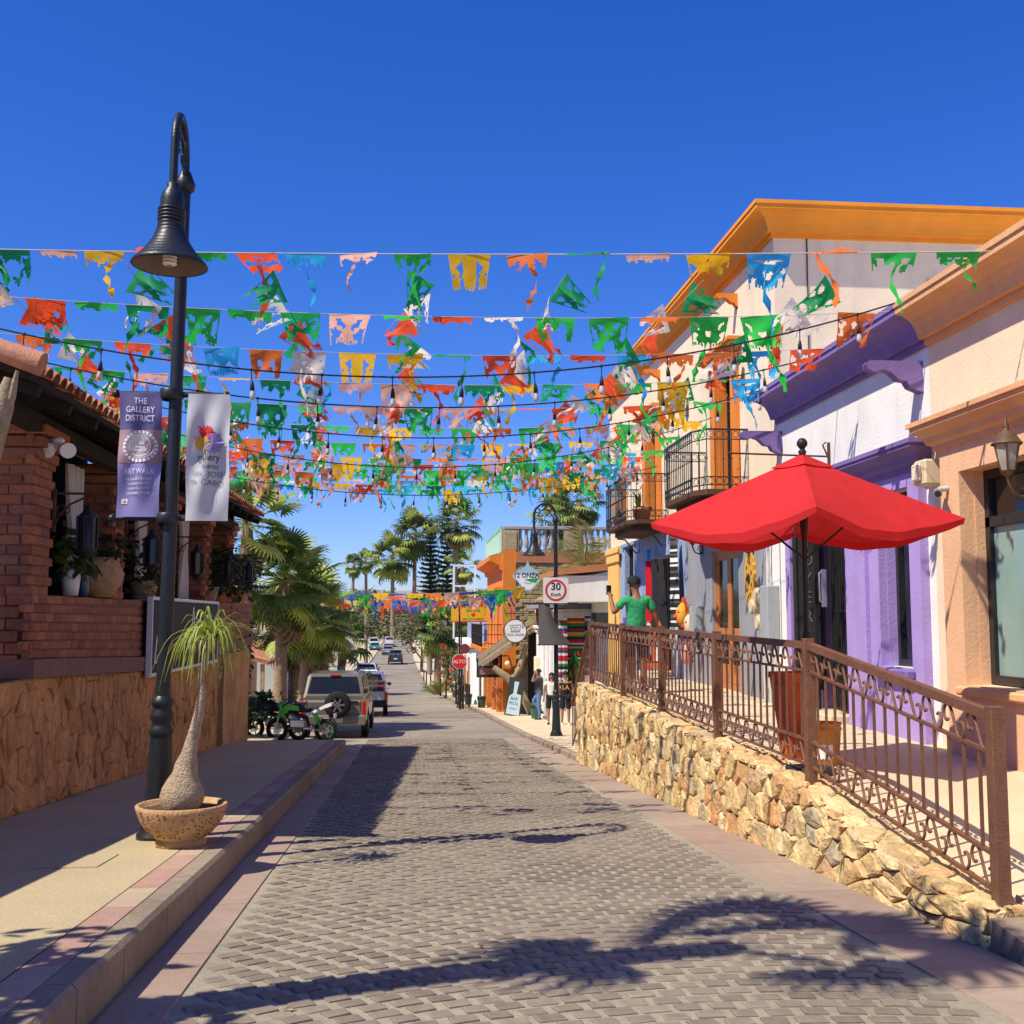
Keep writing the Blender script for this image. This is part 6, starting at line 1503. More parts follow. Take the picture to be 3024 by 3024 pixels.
af = thing('menu_board', 'leaning black framed menu board with white writing under the timber porch', 'sign', (3.98, 43.0, gz(43)+.12), R(-14)); af.scale = (.9,)*3; b = MB(); b.box(-.34,.34,-.02,.02,0,1.62); o = obj('frame', b, K['signblk'], af)
b = MB(); b.prism([(-.1,1.45),(.1,1.45),(.06,.95),(.27,.9),(.3,.05),(-.28,.05),(-.24,.8),(-.08,.95)], -.026, -.021, 'y'); obj('poster', b, K['signblue'], af)
for s, z, q in (('BAR',.72,.17),('PICO',.52,.17),('COCINA',.3,.08)): text(s, q, K['inkk'], af, (0,-.028,z), (R(90),0,0))
af.rotation_euler = (R(-8), R(8), R(-14))
rs_ = thing('round_sign', 'round white hanging sign with a grey cup drawing and script', 'sign', (4.15, 43.4, .98)); rs_.scale = (.72,)*3
b = MB(); b.disc((0,0,0),.64,'y',40,th=.06); obj('rim', b, K['rust'], rs_); b = MB(); b.disc((0,-.033,0),.59,'y',40,th=.012); obj('face', b, K['signw'], rs_)
b = MB()
P = [(-.28,.3),(.28,.34),(.22,.02),(-.22,.0)]
for a, c in zip(P, P[1:]+P[:1]): b.bar((a[0],-.042,a[1]),(c[0],-.042,c[1]),.02,.03)
for x in (-.14,-.02,.1): b.tube([(x-.06,-.042,.06),(x-.05,-.042,.2),(x,-.042,.24),(x+.05,-.042,.2),(x+.05,-.042,.06)],.012,5)
b.bar((-.27,-.042,-.03),(.25,-.042,-.02),.03,.03); obj('cup_drawing', b, K['inkg'], rs_); text('Casa Dahlia', .2, K['inkg'], rs_, (0,-.042,-.2), (R(90),0,0), shear=.3, off=.005)
b = MB(); b.tube([(-.5,.1,.95),(1.0,.1,.95)],.03,6); b.tube([(-.2,.05,.6),(-.2,.1,.95)],.012,5); b.tube([(.2,.05,.6),(.2,.1,.95)],.012,5); obj('hanger', b, K['rust'], rs_)
dz = thing('diamond_sign', 'pale blue rounded diamond shop sign reading 12 ONZAS, high on a pole bracket', 'sign', (4.62, 43.2, 3.05)); dz.scale = (.74,)*3
P = [(0,.86),(.12,.58),(.42,.42),(.78,.12),(.82,0),(.62,-.22),(.36,-.5),(.18,-.7),(-.12,-.7),(-.34,-.5),(-.55,-.2),(-.8,.02),(-.76,.16),(-.42,.42),(-.12,.58)]
b = MB(); b.prism(P, -.04, .04, 'y'); obj('plate', b, K['signblue'], dz); b = MB(); b.prism([(p[0]*.9, p[1]*.9) for p in P[3:13]], -.046, -.041, 'y'); obj('lower_face', b, K['whitep'], dz)
text('12 ONZAS', .36, K['inkk'], dz, (0,-.048,.1), (R(90),0,0), depth=.004, off=.006, sx=.88); text('Tienda', .16, K['inkg'], dz, (0,-.048,-.3), (R(90),0,0), sx=.9)
b = MB(); b.prism([(-.2,-.1),(.62,-.02),(.4,-.3),(.1,-.22)], -.05, -.047, 'y'); obj('green_mark', b, K['fl_g'], dz); b = MB(); b.bar((0,.05,0),(1.4,.4,0),.05); obj('bracket', b, K['rust'], dz)

# orange building with stone flank, balustrade and balcony
g47 = gz(47)+.12; OX = 3.95
ob = thing('orange_building', 'orange building with tan stone flank, mint and grey balustrades and barred balcony doors', 'building', (OX, 47, g47))
ZO = 4.05
b = MB(); wall_y(b, OX, OX+.4, 46.8, 56, -3.3, ZO, [(47.6, 49.4, g47+.12, g47+2.7), (50.2,52,g47-.2,g47+2.6), (53.2, 55, g47-.3, g47+2.6), (47.8, 49.6, .28, 2.3), (51.5, 53.3, .28, 2.3)]); L_(ob, obj('wall', b, K['oranged'], ob))
b = MB(); b.box(OX+.001, OX+.55, 46.72, 46.8, -2.8, ZO+.3); L_(ob, obj('corner_pier', b, K['oranged'], ob))
b = MB(); b.box(OX+.55, 14, 46.78, 47.2, -2.8, ZO-.25); flank = L_(ob, obj('stone_flank', b, K['tan'], ob))
tb_ = MB()
for j in range(24):
    z0 = -.6+j*.18
    if z0 > 3.6: break
    x = OX+.56+(.15 if j % 2 else 0)
    while x < 11.5:
        w_ = U(.25,.5); tb_.box(x, x+w_-.02, 46.70+U(-.02,.03), 46.779, z0+.01, z0+.17, b=.015); x += w_
o = L_(ob, obj('cladding_stone', tb_, K['tan'], ob)); o['kind'] = 'stuff'
b = MB(); b.box(OX+.55, 14, 46.66, 47.2, ZO-.249, ZO+.2); L_(ob, obj('band', b, K['brownband'], ob))
# grey balustrade facing the camera
zb0 = ZO+.2
b = MB(); b.lathe([(.09,0),(.09,.06),(.05,.1),(.075,.2),(.11,.34),(.1,.46),(.055,.72),(.07,.8),(.06,.86),(.09,.9),(.09,.96)], 10); balm2 = b.mesh('stone_baluster', K['concg'])
ro = Vector(ob.location); x = OX+.75
for i in range(26):
    if i in (7, 15): x += .95; 
    put('stone_baluster', balm2, ob, Vector((x, 46.9, zb0))-ro); x += .265
b = MB(); b.box(OX+.05, 13, 46.76, 47.04, zb0+.96, zb0+1.1, b=.02); L_(ob, obj('coping', b, K['concg'], ob))
for x in (OX+.32, OX+.75+7*.265+.35, OX+.75+15*.265+1.3): b = MB(); b.box(x-.36,x+.36,46.78,47.02,zb0,zb0+.96); b.box(x-.28,x+.28,46.74,46.779,zb0+.1,zb0+.86,b=.02); L_(ob, obj('pedestal', b, K['tan'], ob))
# mint balustrade along the street
b = MB(); b.box(OX-.05,OX+.05,47.1,56,zb0+.0,zb0+.14); b.box(OX-.07,OX+.07,47.1,56,zb0+1.0,zb0+1.12); b.box(OX-.02,OX+.02,47.1,56,zb0+.14,zb0+1.0); L_(ob, obj('mint_rail', b, K['mint'], ob))
for i in range(8): y = 47.2+i*1.24; b = MB(); b.box(OX-.08,OX+.08,y-.09,y+.09,zb0,zb0+1.0); L_(ob, obj('mint_post', b, K['mintl'], ob))
b = MB(); b.sweep([(OX, 46.9), (OX, 56)], [(0,3.5),(.1,3.5),(.15,3.7),(.45,3.85),(.55,3.9),(.55,4.1),(0,4.25)]); b.sweep([(OX, 46.9), (OX, 56)], [(0,2.45),(.2,2.5),(.35,2.62),(.35,2.75),(0,2.8)]); L_(ob, obj('cornice', b, K['oranged'], ob))
def slatdoor(y0, y1, z0, z1, par, n=6, x=OX+.1):
    b = MB(); b.box(x+.05, x+.08, y0, y1, z0, z1); d = L_(par, obj('shutter', b, K['woodd'], par))
    w_ = (y1-y0)/n
    for i in range(n):
        b = MB(); b.box(x-.03, x+.04, y0+i*w_, y0+i*w_+w_*.42, z0, z1); obj('stile', b, K['oranged'] if i % 2 else K['cream'], d)
        b = MB(); b.box(x-.01, x+.03, y0+i*w_+w_*.42, y0+(i+1)*w_, z0, z0+(z1-z0)*.32); obj('panel', b, K['wood'], d)
for y0, y1, z0, z1 in ((47.6,49.4,g47+.12,g47+2.7),(50.2,52,g47-.2,g47+2.6),(53.2,55,g47-.3,g47+2.6)): slatdoor(y0, y1, z0, z1, ob, 6)
for y0, y1 in ((47.8,49.6),(51.5,53.3)): slatdoor(y0, y1, .28, 2.3, ob, 6)
for y0 in (47.2, 49.75, 52.5, 55.2): b = MB(); b.box(OX-.22, OX-.002, y0, y0+.3, g47-.9, g47+2.75, b=.02); L_(ob, obj('pilaster', b, K['wood'], ob))
b = MB(); b.box(OX-.9, OX-.002, 47.0, 55, .02, .26, b=.02); L_(ob, obj('balcony_slab', b, K['oranged'], ob))
b = MB()
for z in (.4,.78,1.2): b.bar((OX-.85,47.05,z),(OX-.85,54.9,z),.03); b.bar((OX-.85,47.05,z),(OX,47.05,z),.03)
for i in range(53): y = 47.05+i*.15; b.bar((OX-.85,y,.26),(OX-.85,y,1.2),.018)
for i in range(7): b.bar((OX-.85+i*.13,47.05,.26),(OX-.85+i*.13,47.05,1.2),.018)
o = L_(ob, obj('balcony_railing', b, K['black'], ob)); o['kind'] = 'stuff'
hs_ = thing('shop_sign', 'black framed hanging sign with a pale pink panel on the orange building', 'sign', (3.42, 46.3, -.85)); hs_.scale = (.62, 1, .85)
b = MB()
for q in ((-.95,.75,-.06,.06,.86,.95),(-.95,.75,-.06,.06,-.12,.02),(-.95,-.83,-.06,.06,.021,.859),(.63,.75,-.06,.06,.021,.859),(-.829,.629,-.05,.05,.34,.42)): b.box(*q)
obj('frame', b, K['signblk'], hs_); b = MB(); b.box(-.82,.62,-.03,.03,.03,.33); obj('pink_panel', b, K['bannerk'], hs_); text('TAQUERIA', .24, K['inkr'], hs_, (-.1,-.034,.18), (R(90),0,0))
for i in range(4): b = MB(); b.box(-.78+.17*i,-.66+.17*i,-.02,.02,.43,.84); obj('bottle_mark', b, K['clothw'], hs_)
b = MB(); b.disc((.3,0,.64),.22,'y',20,th=.04); obj('dark_disc', b, K['plasticb'], hs_); b = MB(); b.bar((.6,0,.9),(1.2,.4,.9),.05); obj('arm', b, K['plasticb'], hs_)
ds = thing('disc_sign', 'small round brown hanging sign beyond the black framed sign', 'sign', (2.56, 50.5, .10)); ds.scale = (.75,)*3; b = MB(); b.disc((0,0,0),.3,'y',24,th=.05); obj('disc', b, K['woodd'], ds); b = MB(); b.bar((0,.05,.0),(1.2,.1,.05),.03); obj('arm', b, K['plasticb'], ds)
# round cornered white building and yellow board beyond
rw = thing('round_corner_building', 'white building with a rounded corner and blue upper wall past the orange one', 'building', (4.2, 62, gz(62)))
b = MB(); b.lathe([(1.6,-3.4),(1.6,-.1)], 24, (4.9,58.5,0)); b.box(3.3,9,58.5,74,-4.4,-.1); L_(rw, obj('wall', b, K['white'], rw)); b = MB(); b.lathe([(1.6,-.1),(1.8,-.05),(1.85,.15),(1.6,.2),(0,.2)], 24, (4.9,58.5,0)); b.box(3.1,9,58.5,74,-.099,.2); L_(rw, obj('cornice', b, K['white'], rw))
b = MB(); b.box(3.9,9,57.5,74,.2,1.2); L_(rw, obj('blue_wall', b, K['bluetrim'], rw))
for y in (61,64.5,68,71.5): b = MB(); b.box(3.26,3.299,y,y+1.1,-3.6,-1.4); L_(rw, obj('window', b, K['glass'], rw))
for y in (60,63.5): b = MB(); b.box(3.2,3.29,y,y+.12,-3.4,-.6); L_(rw, obj('drainpipe', b, K['brownband'], rw))
yb_ = thing('billboard', 'yellow billboard with dark lettering and a red heart above the white rounded building', 'billboard', (3.30, 57.0, 1.32)); yb_.scale = (.66,)*3
b = MB(); b.box(-1.7,1.1,-.05,.05,0,1.35); obj('board', b, K['signyel'], yb_); b = MB(); b.box(-1.7,1.1,-.06,.06,-.08,-.001); obj('edge', b, K['signred'], yb_)
text('BIENVENIDOS', .3, K['inkk'], yb_, (0,-.055,1.16), (R(90),0,0)); text('A', .14, K['inkk'], yb_, (0,-.055,.95), (R(90),0,0)); text('SAN JOSE', .26, K['inkk'], yb_, (0,-.055,.78), (R(90),0,0)); text('DE LOS CABOS', .24, K['inkk'], yb_, (0,-.055,.14), (R(90),0,0))
b = MB(); b.prism([(0,.3),(.17,.48),(.16,.57),(.09,.61),(0,.55),(-.09,.61),(-.16,.57),(-.17,.48)], -.06,-.051,'y'); obj('heart', b, K['signred'], yb_)
for x in (-.9,.6): b = MB(); b.bar((x,0,-6.2),(x,0,0),.1); obj('post', b, K['plasticb'], yb_)
ga = thing('steel_frame', 'empty white steel sign frame standing up against the palms', 'frame', (3.45, 69, .2))
b = MB()
for q in ((-1.05,.05,5.6),(1.05,.05,5.6)): b.box(q[0]*.62-.05,q[0]*.62+.05,-.06,.06,0,4.55)
b.box(-.6,.6,-.06,.06,4.44,4.55); b.box(-.6,.6,-.06,.06,3.2,3.29); obj('frame', b, K['whitep'], ga)
# bollards, bins
def bollard(i, x, y):
    t = thing('bollard', ('short black bollard leftmost of the pair before the stop sign|short black bollard just left of the stop sign lamp|black bollard behind the stop sign lamp|black bollard in front of the white rounded corner|black bollard on the kerb by the palm bush|second bollard on the kerb by the palm bush|black bollard just right of the stop sign lamp|far bollard on the kerb below the palms|farther bollard on the kerb below the palms|farthest bollard on the kerb below the palms').split('|')[i], 'bollard', (x, y, gz(y)+.12), 0, 'bollards along the right kerb')
    b = MB(); b.lathe([(.06,0),(.055,.05),(.05,1.0),(.055,1.02),(.05,1.06),(0,1.07)], 10); obj('post', b, K['plasticb'], t)
for i, (x, y) in enumerate(((2.35,50.5),(2.5,51.0),(2.5,58),(3.0,57),(2.25,66),(2.05,70),(2.95,54),(1.8,88),(1.6,96),(1.5,104))): bollard(i, x, y)
def bin_(label, x, y):
    t = thing('litter_bin', label, 'bin', (x, y, gz(y)+.12)); b = MB(); b.lathe([(.16,0),(.2,.5),(.21,.52),(.17,.54),(0,.5)], 12); obj('tub', b, K['bingreen'], t); b = MB(); b.lathe([(.215,.4),(.215,.46)], 12); obj('band', b, K['plasticb'], t)
bin_('small green litter bin by the orange shutters', 3.45, 52.6); bin_('small green litter bin by the white rounded corner', 3.1, 57.6); bin_('green litter bin behind the man leaning on the white wall', 4.62, 40.5)
flowerpot('cactus pot on a stand by the white rounded building', (3.15, 62, gz(62)+.12), .25, .5, K['concg'], 14, .8)

# ------------------------------------------------------------------ far left shops
def leftshop(label, y0, y1, x, hgt, m, kind):
    gm = gz((y0+y1)/2)+.12; t = thing('left_shop', label, 'building', (x, (y0+y1)/2, gm)); n = max(1, int((y1-y0)/3)); ops = [(y0+.6+i*(y1-y0-.6)/n, y0+.6+i*(y1-y0-.6)/n+1.3, -9, gm+2.3) for i in range(n)]
    b = MB(); wall_y(b, x-.3, x, y0, y1, gm-1.5, gm+hgt, ops); b.box(x-6, x-.301, y0, y0+.3, gm-1.5, gm+hgt); L_(t, obj('wall', b, m, t)); b = MB(); b.box(x-.34,x-.301,y0+.31,y1,gm-1.4,gm+hgt-.3); L_(t, obj('interior', b, K['dark'], t))
    b = MB(); b.box(x-.1,x+.12,y0,y1,gm+hgt,gm+hgt+.15); L_(t, obj('cornice', b, m, t))
    for o_ in ops: b = MB(); windowframe(b, x-.1, o_[0], o_[1], gm+.02, gm+2.28, .08, .08, 1, 1); L_(t, obj('door', b, K['woodd'], t))
    if kind == 'shed':
        b = MB(); b.add([(x+2.2,y0,gm+2.35),(x,y0,gm+2.95),(x,y1,gm+2.95),(x+2.2,y1,gm+2.35),(x+2.2,y0,gm+2.28),(x,y0,gm+2.88),(x,y1,gm+2.88),(x+2.2,y1,gm+2.28)], [(0,1,2,3),(7,6,5,4),(0,3,7,4),(0,4,5,1),(3,2,6,7)]); L_(t, obj('awning', b, K['tile'], t))
        for i in range(int((y1-y0)/.6)): b = MB(); y = y0+.2+i*.6; b.tube([(x+2.25,y,gm+2.4),(x,y,gm+3.0)],.1,6); L_(t, obj('roof_tile', b, K['tile'], t))
        for y in (y0+.2, (y0+y1)/2, y1-.2): b = MB(); b.bar((x+2.0,y,gm-.1),(x+2.0,y,gm+2.3),.14); L_(t, obj('post', b, K['oldwood'], t))
    return t
leftshop('dark shop with a clay tiled awning on posts, behind the parked beige jeep', 41, 55, -7.2, 3.3, K['cream'], 'shed')
leftshop('pale grey green shop down the hill on the left', 58, 80, -6.4, 3.6, K['conduit'], 'flat'); leftshop('orange red shop down the hill beyond the pale grey one', 81, 98, -6.3, 3.4, K['oranged'], 'flat'); leftshop('white shop farthest down on the left', 100, 126, -7, 3.0, K['white'], 'flat')
es = thing('parking_sign', 'white no parking sign with a letter E in a red ring, on the left kerb', 'road sign', (-4.0, 60.0, gz(60)+.12)); b = MB(); b.tube([(0,.03,0),(0,.03,2.7)],.03,8); obj('pole', b, K['steel'], es)
b = MB(); b.prism([(p[0],p[1]+2.35) for p in rrect(.33,.36,.04)], -.012,.0,'y'); obj('plate', b, K['signw'], es); b = MB(); b.disc((0,-.016,2.4),.25,'y',28,r2=.2,th=.006); obj('ring', b, K['signred'], es); text('E', .3, K['inkk'], es, (0,-.016,2.4), (R(90),0,0), off=.006)
b = MB(); b.box(-.3,.3,-.012,0,1.72,1.95); obj('lower_plate', b, K['signw'], es)
wsn = thing('shop_sign', 'small white square hanging sign by the palm trunks', 'sign', (-4.35, 38.5, .15)); b = MB(); b.box(-.28,.28,-.03,.03,0,.5,b=.01); obj('plate', b, K['signw'], wsn); b = MB(); b.box(.1,.16,-.035,-.031,.1,.4); obj('mark', b, K['inkk'], wsn); b = MB(); b.bar((-.5,0,.55),(.3,0,.55),.03); obj('arm', b, K['plasticb'], wsn)
for i, (lab, x, y) in enumerate((('grey street pole with cross arm by the tiled awning', -5.0, 47), ('far dark lamp post with white banner, on the left kerb', -5.3, 96))):
    t = thing('street_pole', lab, 'pole', (x, y, gz(y)+.12)); b = MB(); b.tube([(0,0,0),(0,0,5.2)], [.07,.05], 8); obj('pole', b, K['steel'] if i == 0 else K['plasticb'], t); b = MB(); b.bar((-.9,0,4.4),(.9,0,4.4),.05); obj('arm', b, K['steel'], t)
    if i: b = MB(); b.box(.1,.75,-.02,.02,2.8,4.4); obj('banner', b, K['clothw'], t)

# ------------------------------------------------------------------ vehicles
def loft(mb, secs, mi=0, sm=False, cap=True):
    n = len(secs[0]); vs = [p for s in secs for p in s]; fs = []
    for i in range(len(secs)-1):
        for k in range(n): k2 = (k+1) % n; fs.append((i*n+k, i*n+k2, (i+1)*n+k2, (i+1)*n+k))
    mb.add(vs, fs, mi, sm)
    if cap: mb.add(secs[0], [tuple(range(n))[::-1]], mi); mb.add(secs[-1], [tuple(range(n))], mi)
def ring(y, hw, z0, z1, c=.1, tuck=.06):
    return [(-hw+tuck,y,z0),(hw-tuck,y,z0),(hw,y,z0+c*1.6),(hw,y,z0+(z1-z0)*.62),(hw-.02,y,z1-c),(hw-c,y,z1),(-hw+c,y,z1),(-hw+.02,y,z1-c),(-hw,y,z0+(z1-z0)*.62),(-hw,y,z0+c*1.6)]
def wheel(par, x, y, r, w, side):
    b = MB(); b.lathe([(r*.62,-w/2),(r*.9,-w/2),(r,-w*.34),(r,w*.34),(r*.9,w/2),(r*.62,w/2)], 24); tb_ = MB(); tb_.T = Matrix.Translation((x,y,r)) @ Matrix.Rotation(R(90),4,'Y'); tb_.add(b.v, b.f, 0, True); wh = obj('wheel', tb_, K['tyre'], par)
    b = MB(); s_ = side; b.disc((x+s_*w*.28,y,r), r*.62, 'x', 24, th=.02)
    b.disc((x+s_*w*.36,y,r), r*.63, 'x', 24, r2=r*.53, th=.03)
    for k in range(5): a = 2*math.pi*k/5; b.bar((x+s_*w*.36,y+r*.08*math.cos(a),r+r*.08*math.sin(a)),(x+s_*w*.36,y+r*.56*math.cos(a),r+r*.56*math.sin(a)),.05,.07)
    obj('rim', b, K['alloy'], wh); return wh
def car(label, loc, rz, kind, paint, L=4.4, W=1.8, H=1.65, group='cars parked along the street'):
    """rear at y=0, front at y=L"""
    t = thing('parked_car', label, 'car', loc, rz, group); hw = W/2; wr = .36 if kind in ('suv','pickup') else .31; z0 = .38 if kind in ('suv','pickup') else .22; zb = H*.60
    b = MB(); hood = zb-.06
    secs = [ring(.0,hw*.92,z0+.1,zb-.08,.06), ring(.06,hw*.98,z0+.02,zb-.01,.06), ring(.3,hw,z0,zb,.07), ring(L*.62,hw,z0,zb,.07), ring(L*.72,hw,z0,hood,.08), ring(L*.95,hw*.97,z0,hood-.10,.1), ring(L,hw*.88,z0+.12,hood-.22,.08)]
    if kind == 'pickup': secs = [ring(0,hw*.97,z0+.08,zb-.04,.05), ring(.05,hw,z0,zb,.05), ring(L*.4,hw,z0,zb,.05), ring(L*.7,hw,z0,zb,.07), ring(L*.95,hw*.97,z0,zb-.08,.1), ring(L,hw*.88,z0+.12,zb-.2,.08)]
    loft(b, secs); body = obj('body', b, paint, t)
    y0, y1, y2, y3 = {'suv': (.05,.28,L*.52,L*.70), 'sedan': (L*.06,L*.22,L*.48,L*.66), 'pickup': (L*.40,L*.44,L*.60,L*.74), 'van': (.04,.16,L*.7,L*.86)}[kind]
    def cr(y, w_, z): c = .08; return [(-w_,y,zb-.03),(w_,y,zb-.03),(w_-(0 if z < zb+.1 else .0),y,z-c),(w_-c,y,z),(-w_+c,y,z),(-w_,y,z-c)]
    wt, wb = hw*.80, hw*.93
    def sec(y, z):
        f = (z-zb)/(H-zb); w_ = wb+(wt-wb)*f; c = .07
        return [(-wb,y,zb-.04),(wb,y,zb-.04),(w_+.01,y,z-c),(w_-c,y,z),(-w_+c,y,z),(-w_-.01,y,z-c)]
    b = MB(); loft(b, [sec(y0,zb+.09), sec(y1,H-.02), sec((y1+y2)/2,H), sec(y2,H-.02), sec(y3,zb+.09)]); obj('cabin', b, paint, t)
    # glass: rear, front and sides a little proud of the cabin
    def glass(name, P): b = MB(); b.add(P, [tuple(range(len(P)))]); obj(name, b, K['glass'], t)
    def onr(y_a, y_b, f, w_k, e): y = y_a+(y_b-y_a)*f; z = zb+.09+(H-.02-zb-.09)*f; w_ = wb+(wt-wb)*((z-zb)/(H-zb)); return (w_k*(w_-.09), y+e, z+.004)
    glass('rear_window', [onr(y0,y1,.12,-1,-.012),onr(y0,y1,.12,1,-.012),onr(y0,y1,.86,.96,-.012),onr(y0,y1,.86,-.96,-.012)])
    glass('windscreen', [onr(y3,y2,.1,1,.012),onr(y3,y2,.1,-1,.012),onr(y3,y2,.9,-.96,.012),onr(y3,y2,.9,.96,.012)])
    for s_ in (-1,1):
        ya, yb2 = y0+(y1-y0)*.5, y3-(y3-y2)*.5; nn_ = 3 if kind in ('suv','van') else 2
        for i in range(nn_):
            a, c = ya+(yb2-ya)*i/nn_+.06, ya+(yb2-ya)*(i+1)/nn_-.04
            def sd(y, z): w_ = wb+(wt-wb)*((z-zb)/(H-zb)); return (s_*(w_+.016), y, z)
            z1_, z2_ = zb+.08, H-.14
            glass('side_window', [sd(a,z1_),sd(c,z1_),sd(min(c,y2+(y3-y2)*.2),z2_),sd(max(a,y1*.9),z2_)])
        b = MB(); b.box(s_*hw, s_*(hw+.16), y3-.25,y3-.12,zb+.02,zb+.16,b=.02); obj('mirror', b, K['plasticb'], t)
        b = MB(); b.box(s_*(hw*.86),s_*(hw*.99),-.012,.14,zb-.42,zb-.05,b=.02); obj('tail_lamp', b, K['taill'], t)
        b = MB(); b.box(s_*(hw*.55),s_*(hw*.9),L-.06,L+.01,zb-.42,zb-.26,b=.02); obj('headlamp', b, K['whitep'], t)
        for y in (L*.2, L*.81):
            b = MB(); b.disc((s_*(hw-.08),y,wr),wr*1.22,'x',24,th=.17); obj('wheel_arch', b, K['plasticb'], t); wheel(t, s_*(hw-.08), y, wr, .2, s_)
    b = MB(); b.box(-hw*.98,hw*.98,-.1,.12,z0-.02,z0+.26,b=.04); obj('bumper', b, K['plasticb'] if kind != 'suv' else paint, t)
    b = MB(); b.box(-.26,.26,-.115,-.101,z0+.32 if kind != 'suv' else z0+.06,z0+.48 if kind != 'suv' else z0+.2); obj('number_plate', b, K['plate'], t)
    if kind == 'pickup':
        b = MB(); b.box(-hw+.1,hw-.1,.08,L*.38,zb-.02,zb+.004); obj('bed', b, K['dark'], t)
        b = MB()
        for z in (zb+.2,zb+.4): b.bar((-hw*.9,.1,z),(hw*.9,.1,z),.05)
        for x in (-hw*.9,-.3,.3,hw*.9): b.bar((x,.1,zb),(x,.1,zb+.42),.05)
        obj('bed_rack', b, K['steel'], t)
    return t
jeep = car('champagne coloured jeep seen from behind with a spare wheel on its door', (-2.03, 31.6, gz(31.6)), R(-1), 'suv', K['carbeige'], 4.4, 1.82, 1.78)
b = MB(); b.lathe([(.2,-.1),(.33,-.1),(.37,-.06),(.37,.06),(.33,.1),(.2,.1)], 28); q = MB(); q.T = Matrix.Translation((.12,-.14,.93)) @ Matrix.Rotation(R(90),4,'X'); q.add(b.v, b.f, 0, True); swh = obj('spare_wheel', q, K['tyre'], jeep)
b = MB(); b.disc((.12,-.17,.93),.235,'y',28,th=.02); b.disc((.12,-.2,.93),.25,'y',28,r2=.2,th=.04)
for k in range(6): a = 2*math.pi*k/6; b.bar((.12,-.2,.93),(.12+.22*math.cos(a),-.2,.93+.22*math.sin(a)),.05,.05)
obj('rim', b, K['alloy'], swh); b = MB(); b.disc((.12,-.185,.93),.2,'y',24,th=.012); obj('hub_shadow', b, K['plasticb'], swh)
b = MB(); b.box(.42,.68,-.03,.0,.96,1.03,b=.02); obj('door_handle', b, K['plasticb'], jeep)
b = MB(); b.box(-.12,.16,.19,.27,1.69,1.745,b=.01); obj('brake_lamp', b, K['taill'], jeep)
for s_ in (-1,1): b = MB(); b.tube([(s_*.62,.45,1.80),(s_*.62,.5,1.84),(s_*.62,2.2,1.84),(s_*.62,2.3,1.79)],.02,6); obj('roof_rail', b, K['plasticb'], jeep)
for x in (-.74, .74): b = MB(); b.box(x-.006, x+.006, -.006, .02, .72, 1.05); obj('door_seam', b, K['plasticb'], jeep)
text('4x4', .06, K['chrome'], jeep, (.58,-.008,.80), (R(90),0,0), name='badge'); text('LIMITED', .04, K['chrome'], jeep, (-.52,-.008,.80), (R(90),0,0), name='badge')
b = MB(); b.bar((-.35,.10,1.16),(.3,.06,1.13),.02,.015); obj('rear_wiper', b, K['plasticb'], jeep)
b = MB(); b.tube([(-.5,-.05,.33),(-.5,.3,.33)],.03,8); obj('exhaust', b, K['steel'], jeep)
car('white flatbed pickup with red tail lamps far down on the left', (-3.6, 100, gz(100)), R(2), 'pickup', K['carwhite'], 5.2, 1.95, 1.8)
tr = car('silver pickup loaded with plants and boxes ahead of the beige jeep', (-1.75, 47.0, gz(47)), R(1), 'pickup', K['carsilver'], 5.0, 1.85, 1.7)
b = MB(); b.box(-.2,.5,.5,1.1,0,.45,b=.02); bx = thing('cardboard_box', 'yellow box riding in the loaded pickup bed', 'box', (-1.75, 47.2, gz(47)+1.05)); obj('carton', b, K['inky'], bx); b = MB(); b.box(-.2,.5,.497,.5-.001,.18,.26); obj('tape', b, K['tin'], bx)
b = MB(); b.lathe([(.2,0),(.28,.3),(.26,.32),(0,.3)], 14); bx = thing('red_tub', 'red plastic tub on the right side of the loaded pickup bed', 'tub', (-1.2, 48.0, gz(48)+1.05)); obj('tub', b, K['signred'], bx); b = MB(); b.lathe([(.275,.29),(.3,.31),(.28,.33)], 14); obj('rim', b, K['signred'], bx)
potted('potted_plant', 'bushy yellow green plant riding in the loaded pickup', (-2.0, 48.6, gz(48)+1.02), 'pot', .3, .3, (.6,.5,.4), 260, .2, K['terra'], K['pony'])
car('white car beyond the loaded pickup on the left', (-3.0, 88, gz(88)), R(2), 'sedan', K['carwhite'], 4.3, 1.76, 1.45); car('dark blue car parked beyond the white flatbed', (-3.7, 112, gz(112)), R(2), 'sedan', K['carblue'], 4.3, 1.76, 1.45)
car('dark pickup driving away in the right lane', (-1.6, 150, gz(150)), R(1), 'pickup', K['cardark'], 5.2, 1.95, 1.85); car('grey car driving ahead of the dark pickup', (-3.2, 185, gz(185)), R(3), 'sedan', K['carsilver'], 4.4, 1.8, 1.5)
car('teal car parked near the far junction', (-6.0, 205, gz(205)), R(0), 'sedan', K['carteal'], 4.4, 1.8, 1.5); car('white van parked at the far junction', (-6.4, 214, gz(214)), R(0), 'van', K['carwhite'], 5, 1.95, 2.1); car('white truck parked at the far junction right of the van', (-3.6, 222, gz(222)), R(0), 'pickup', K['carwhite'], 5.2, 1.95, 2.0)

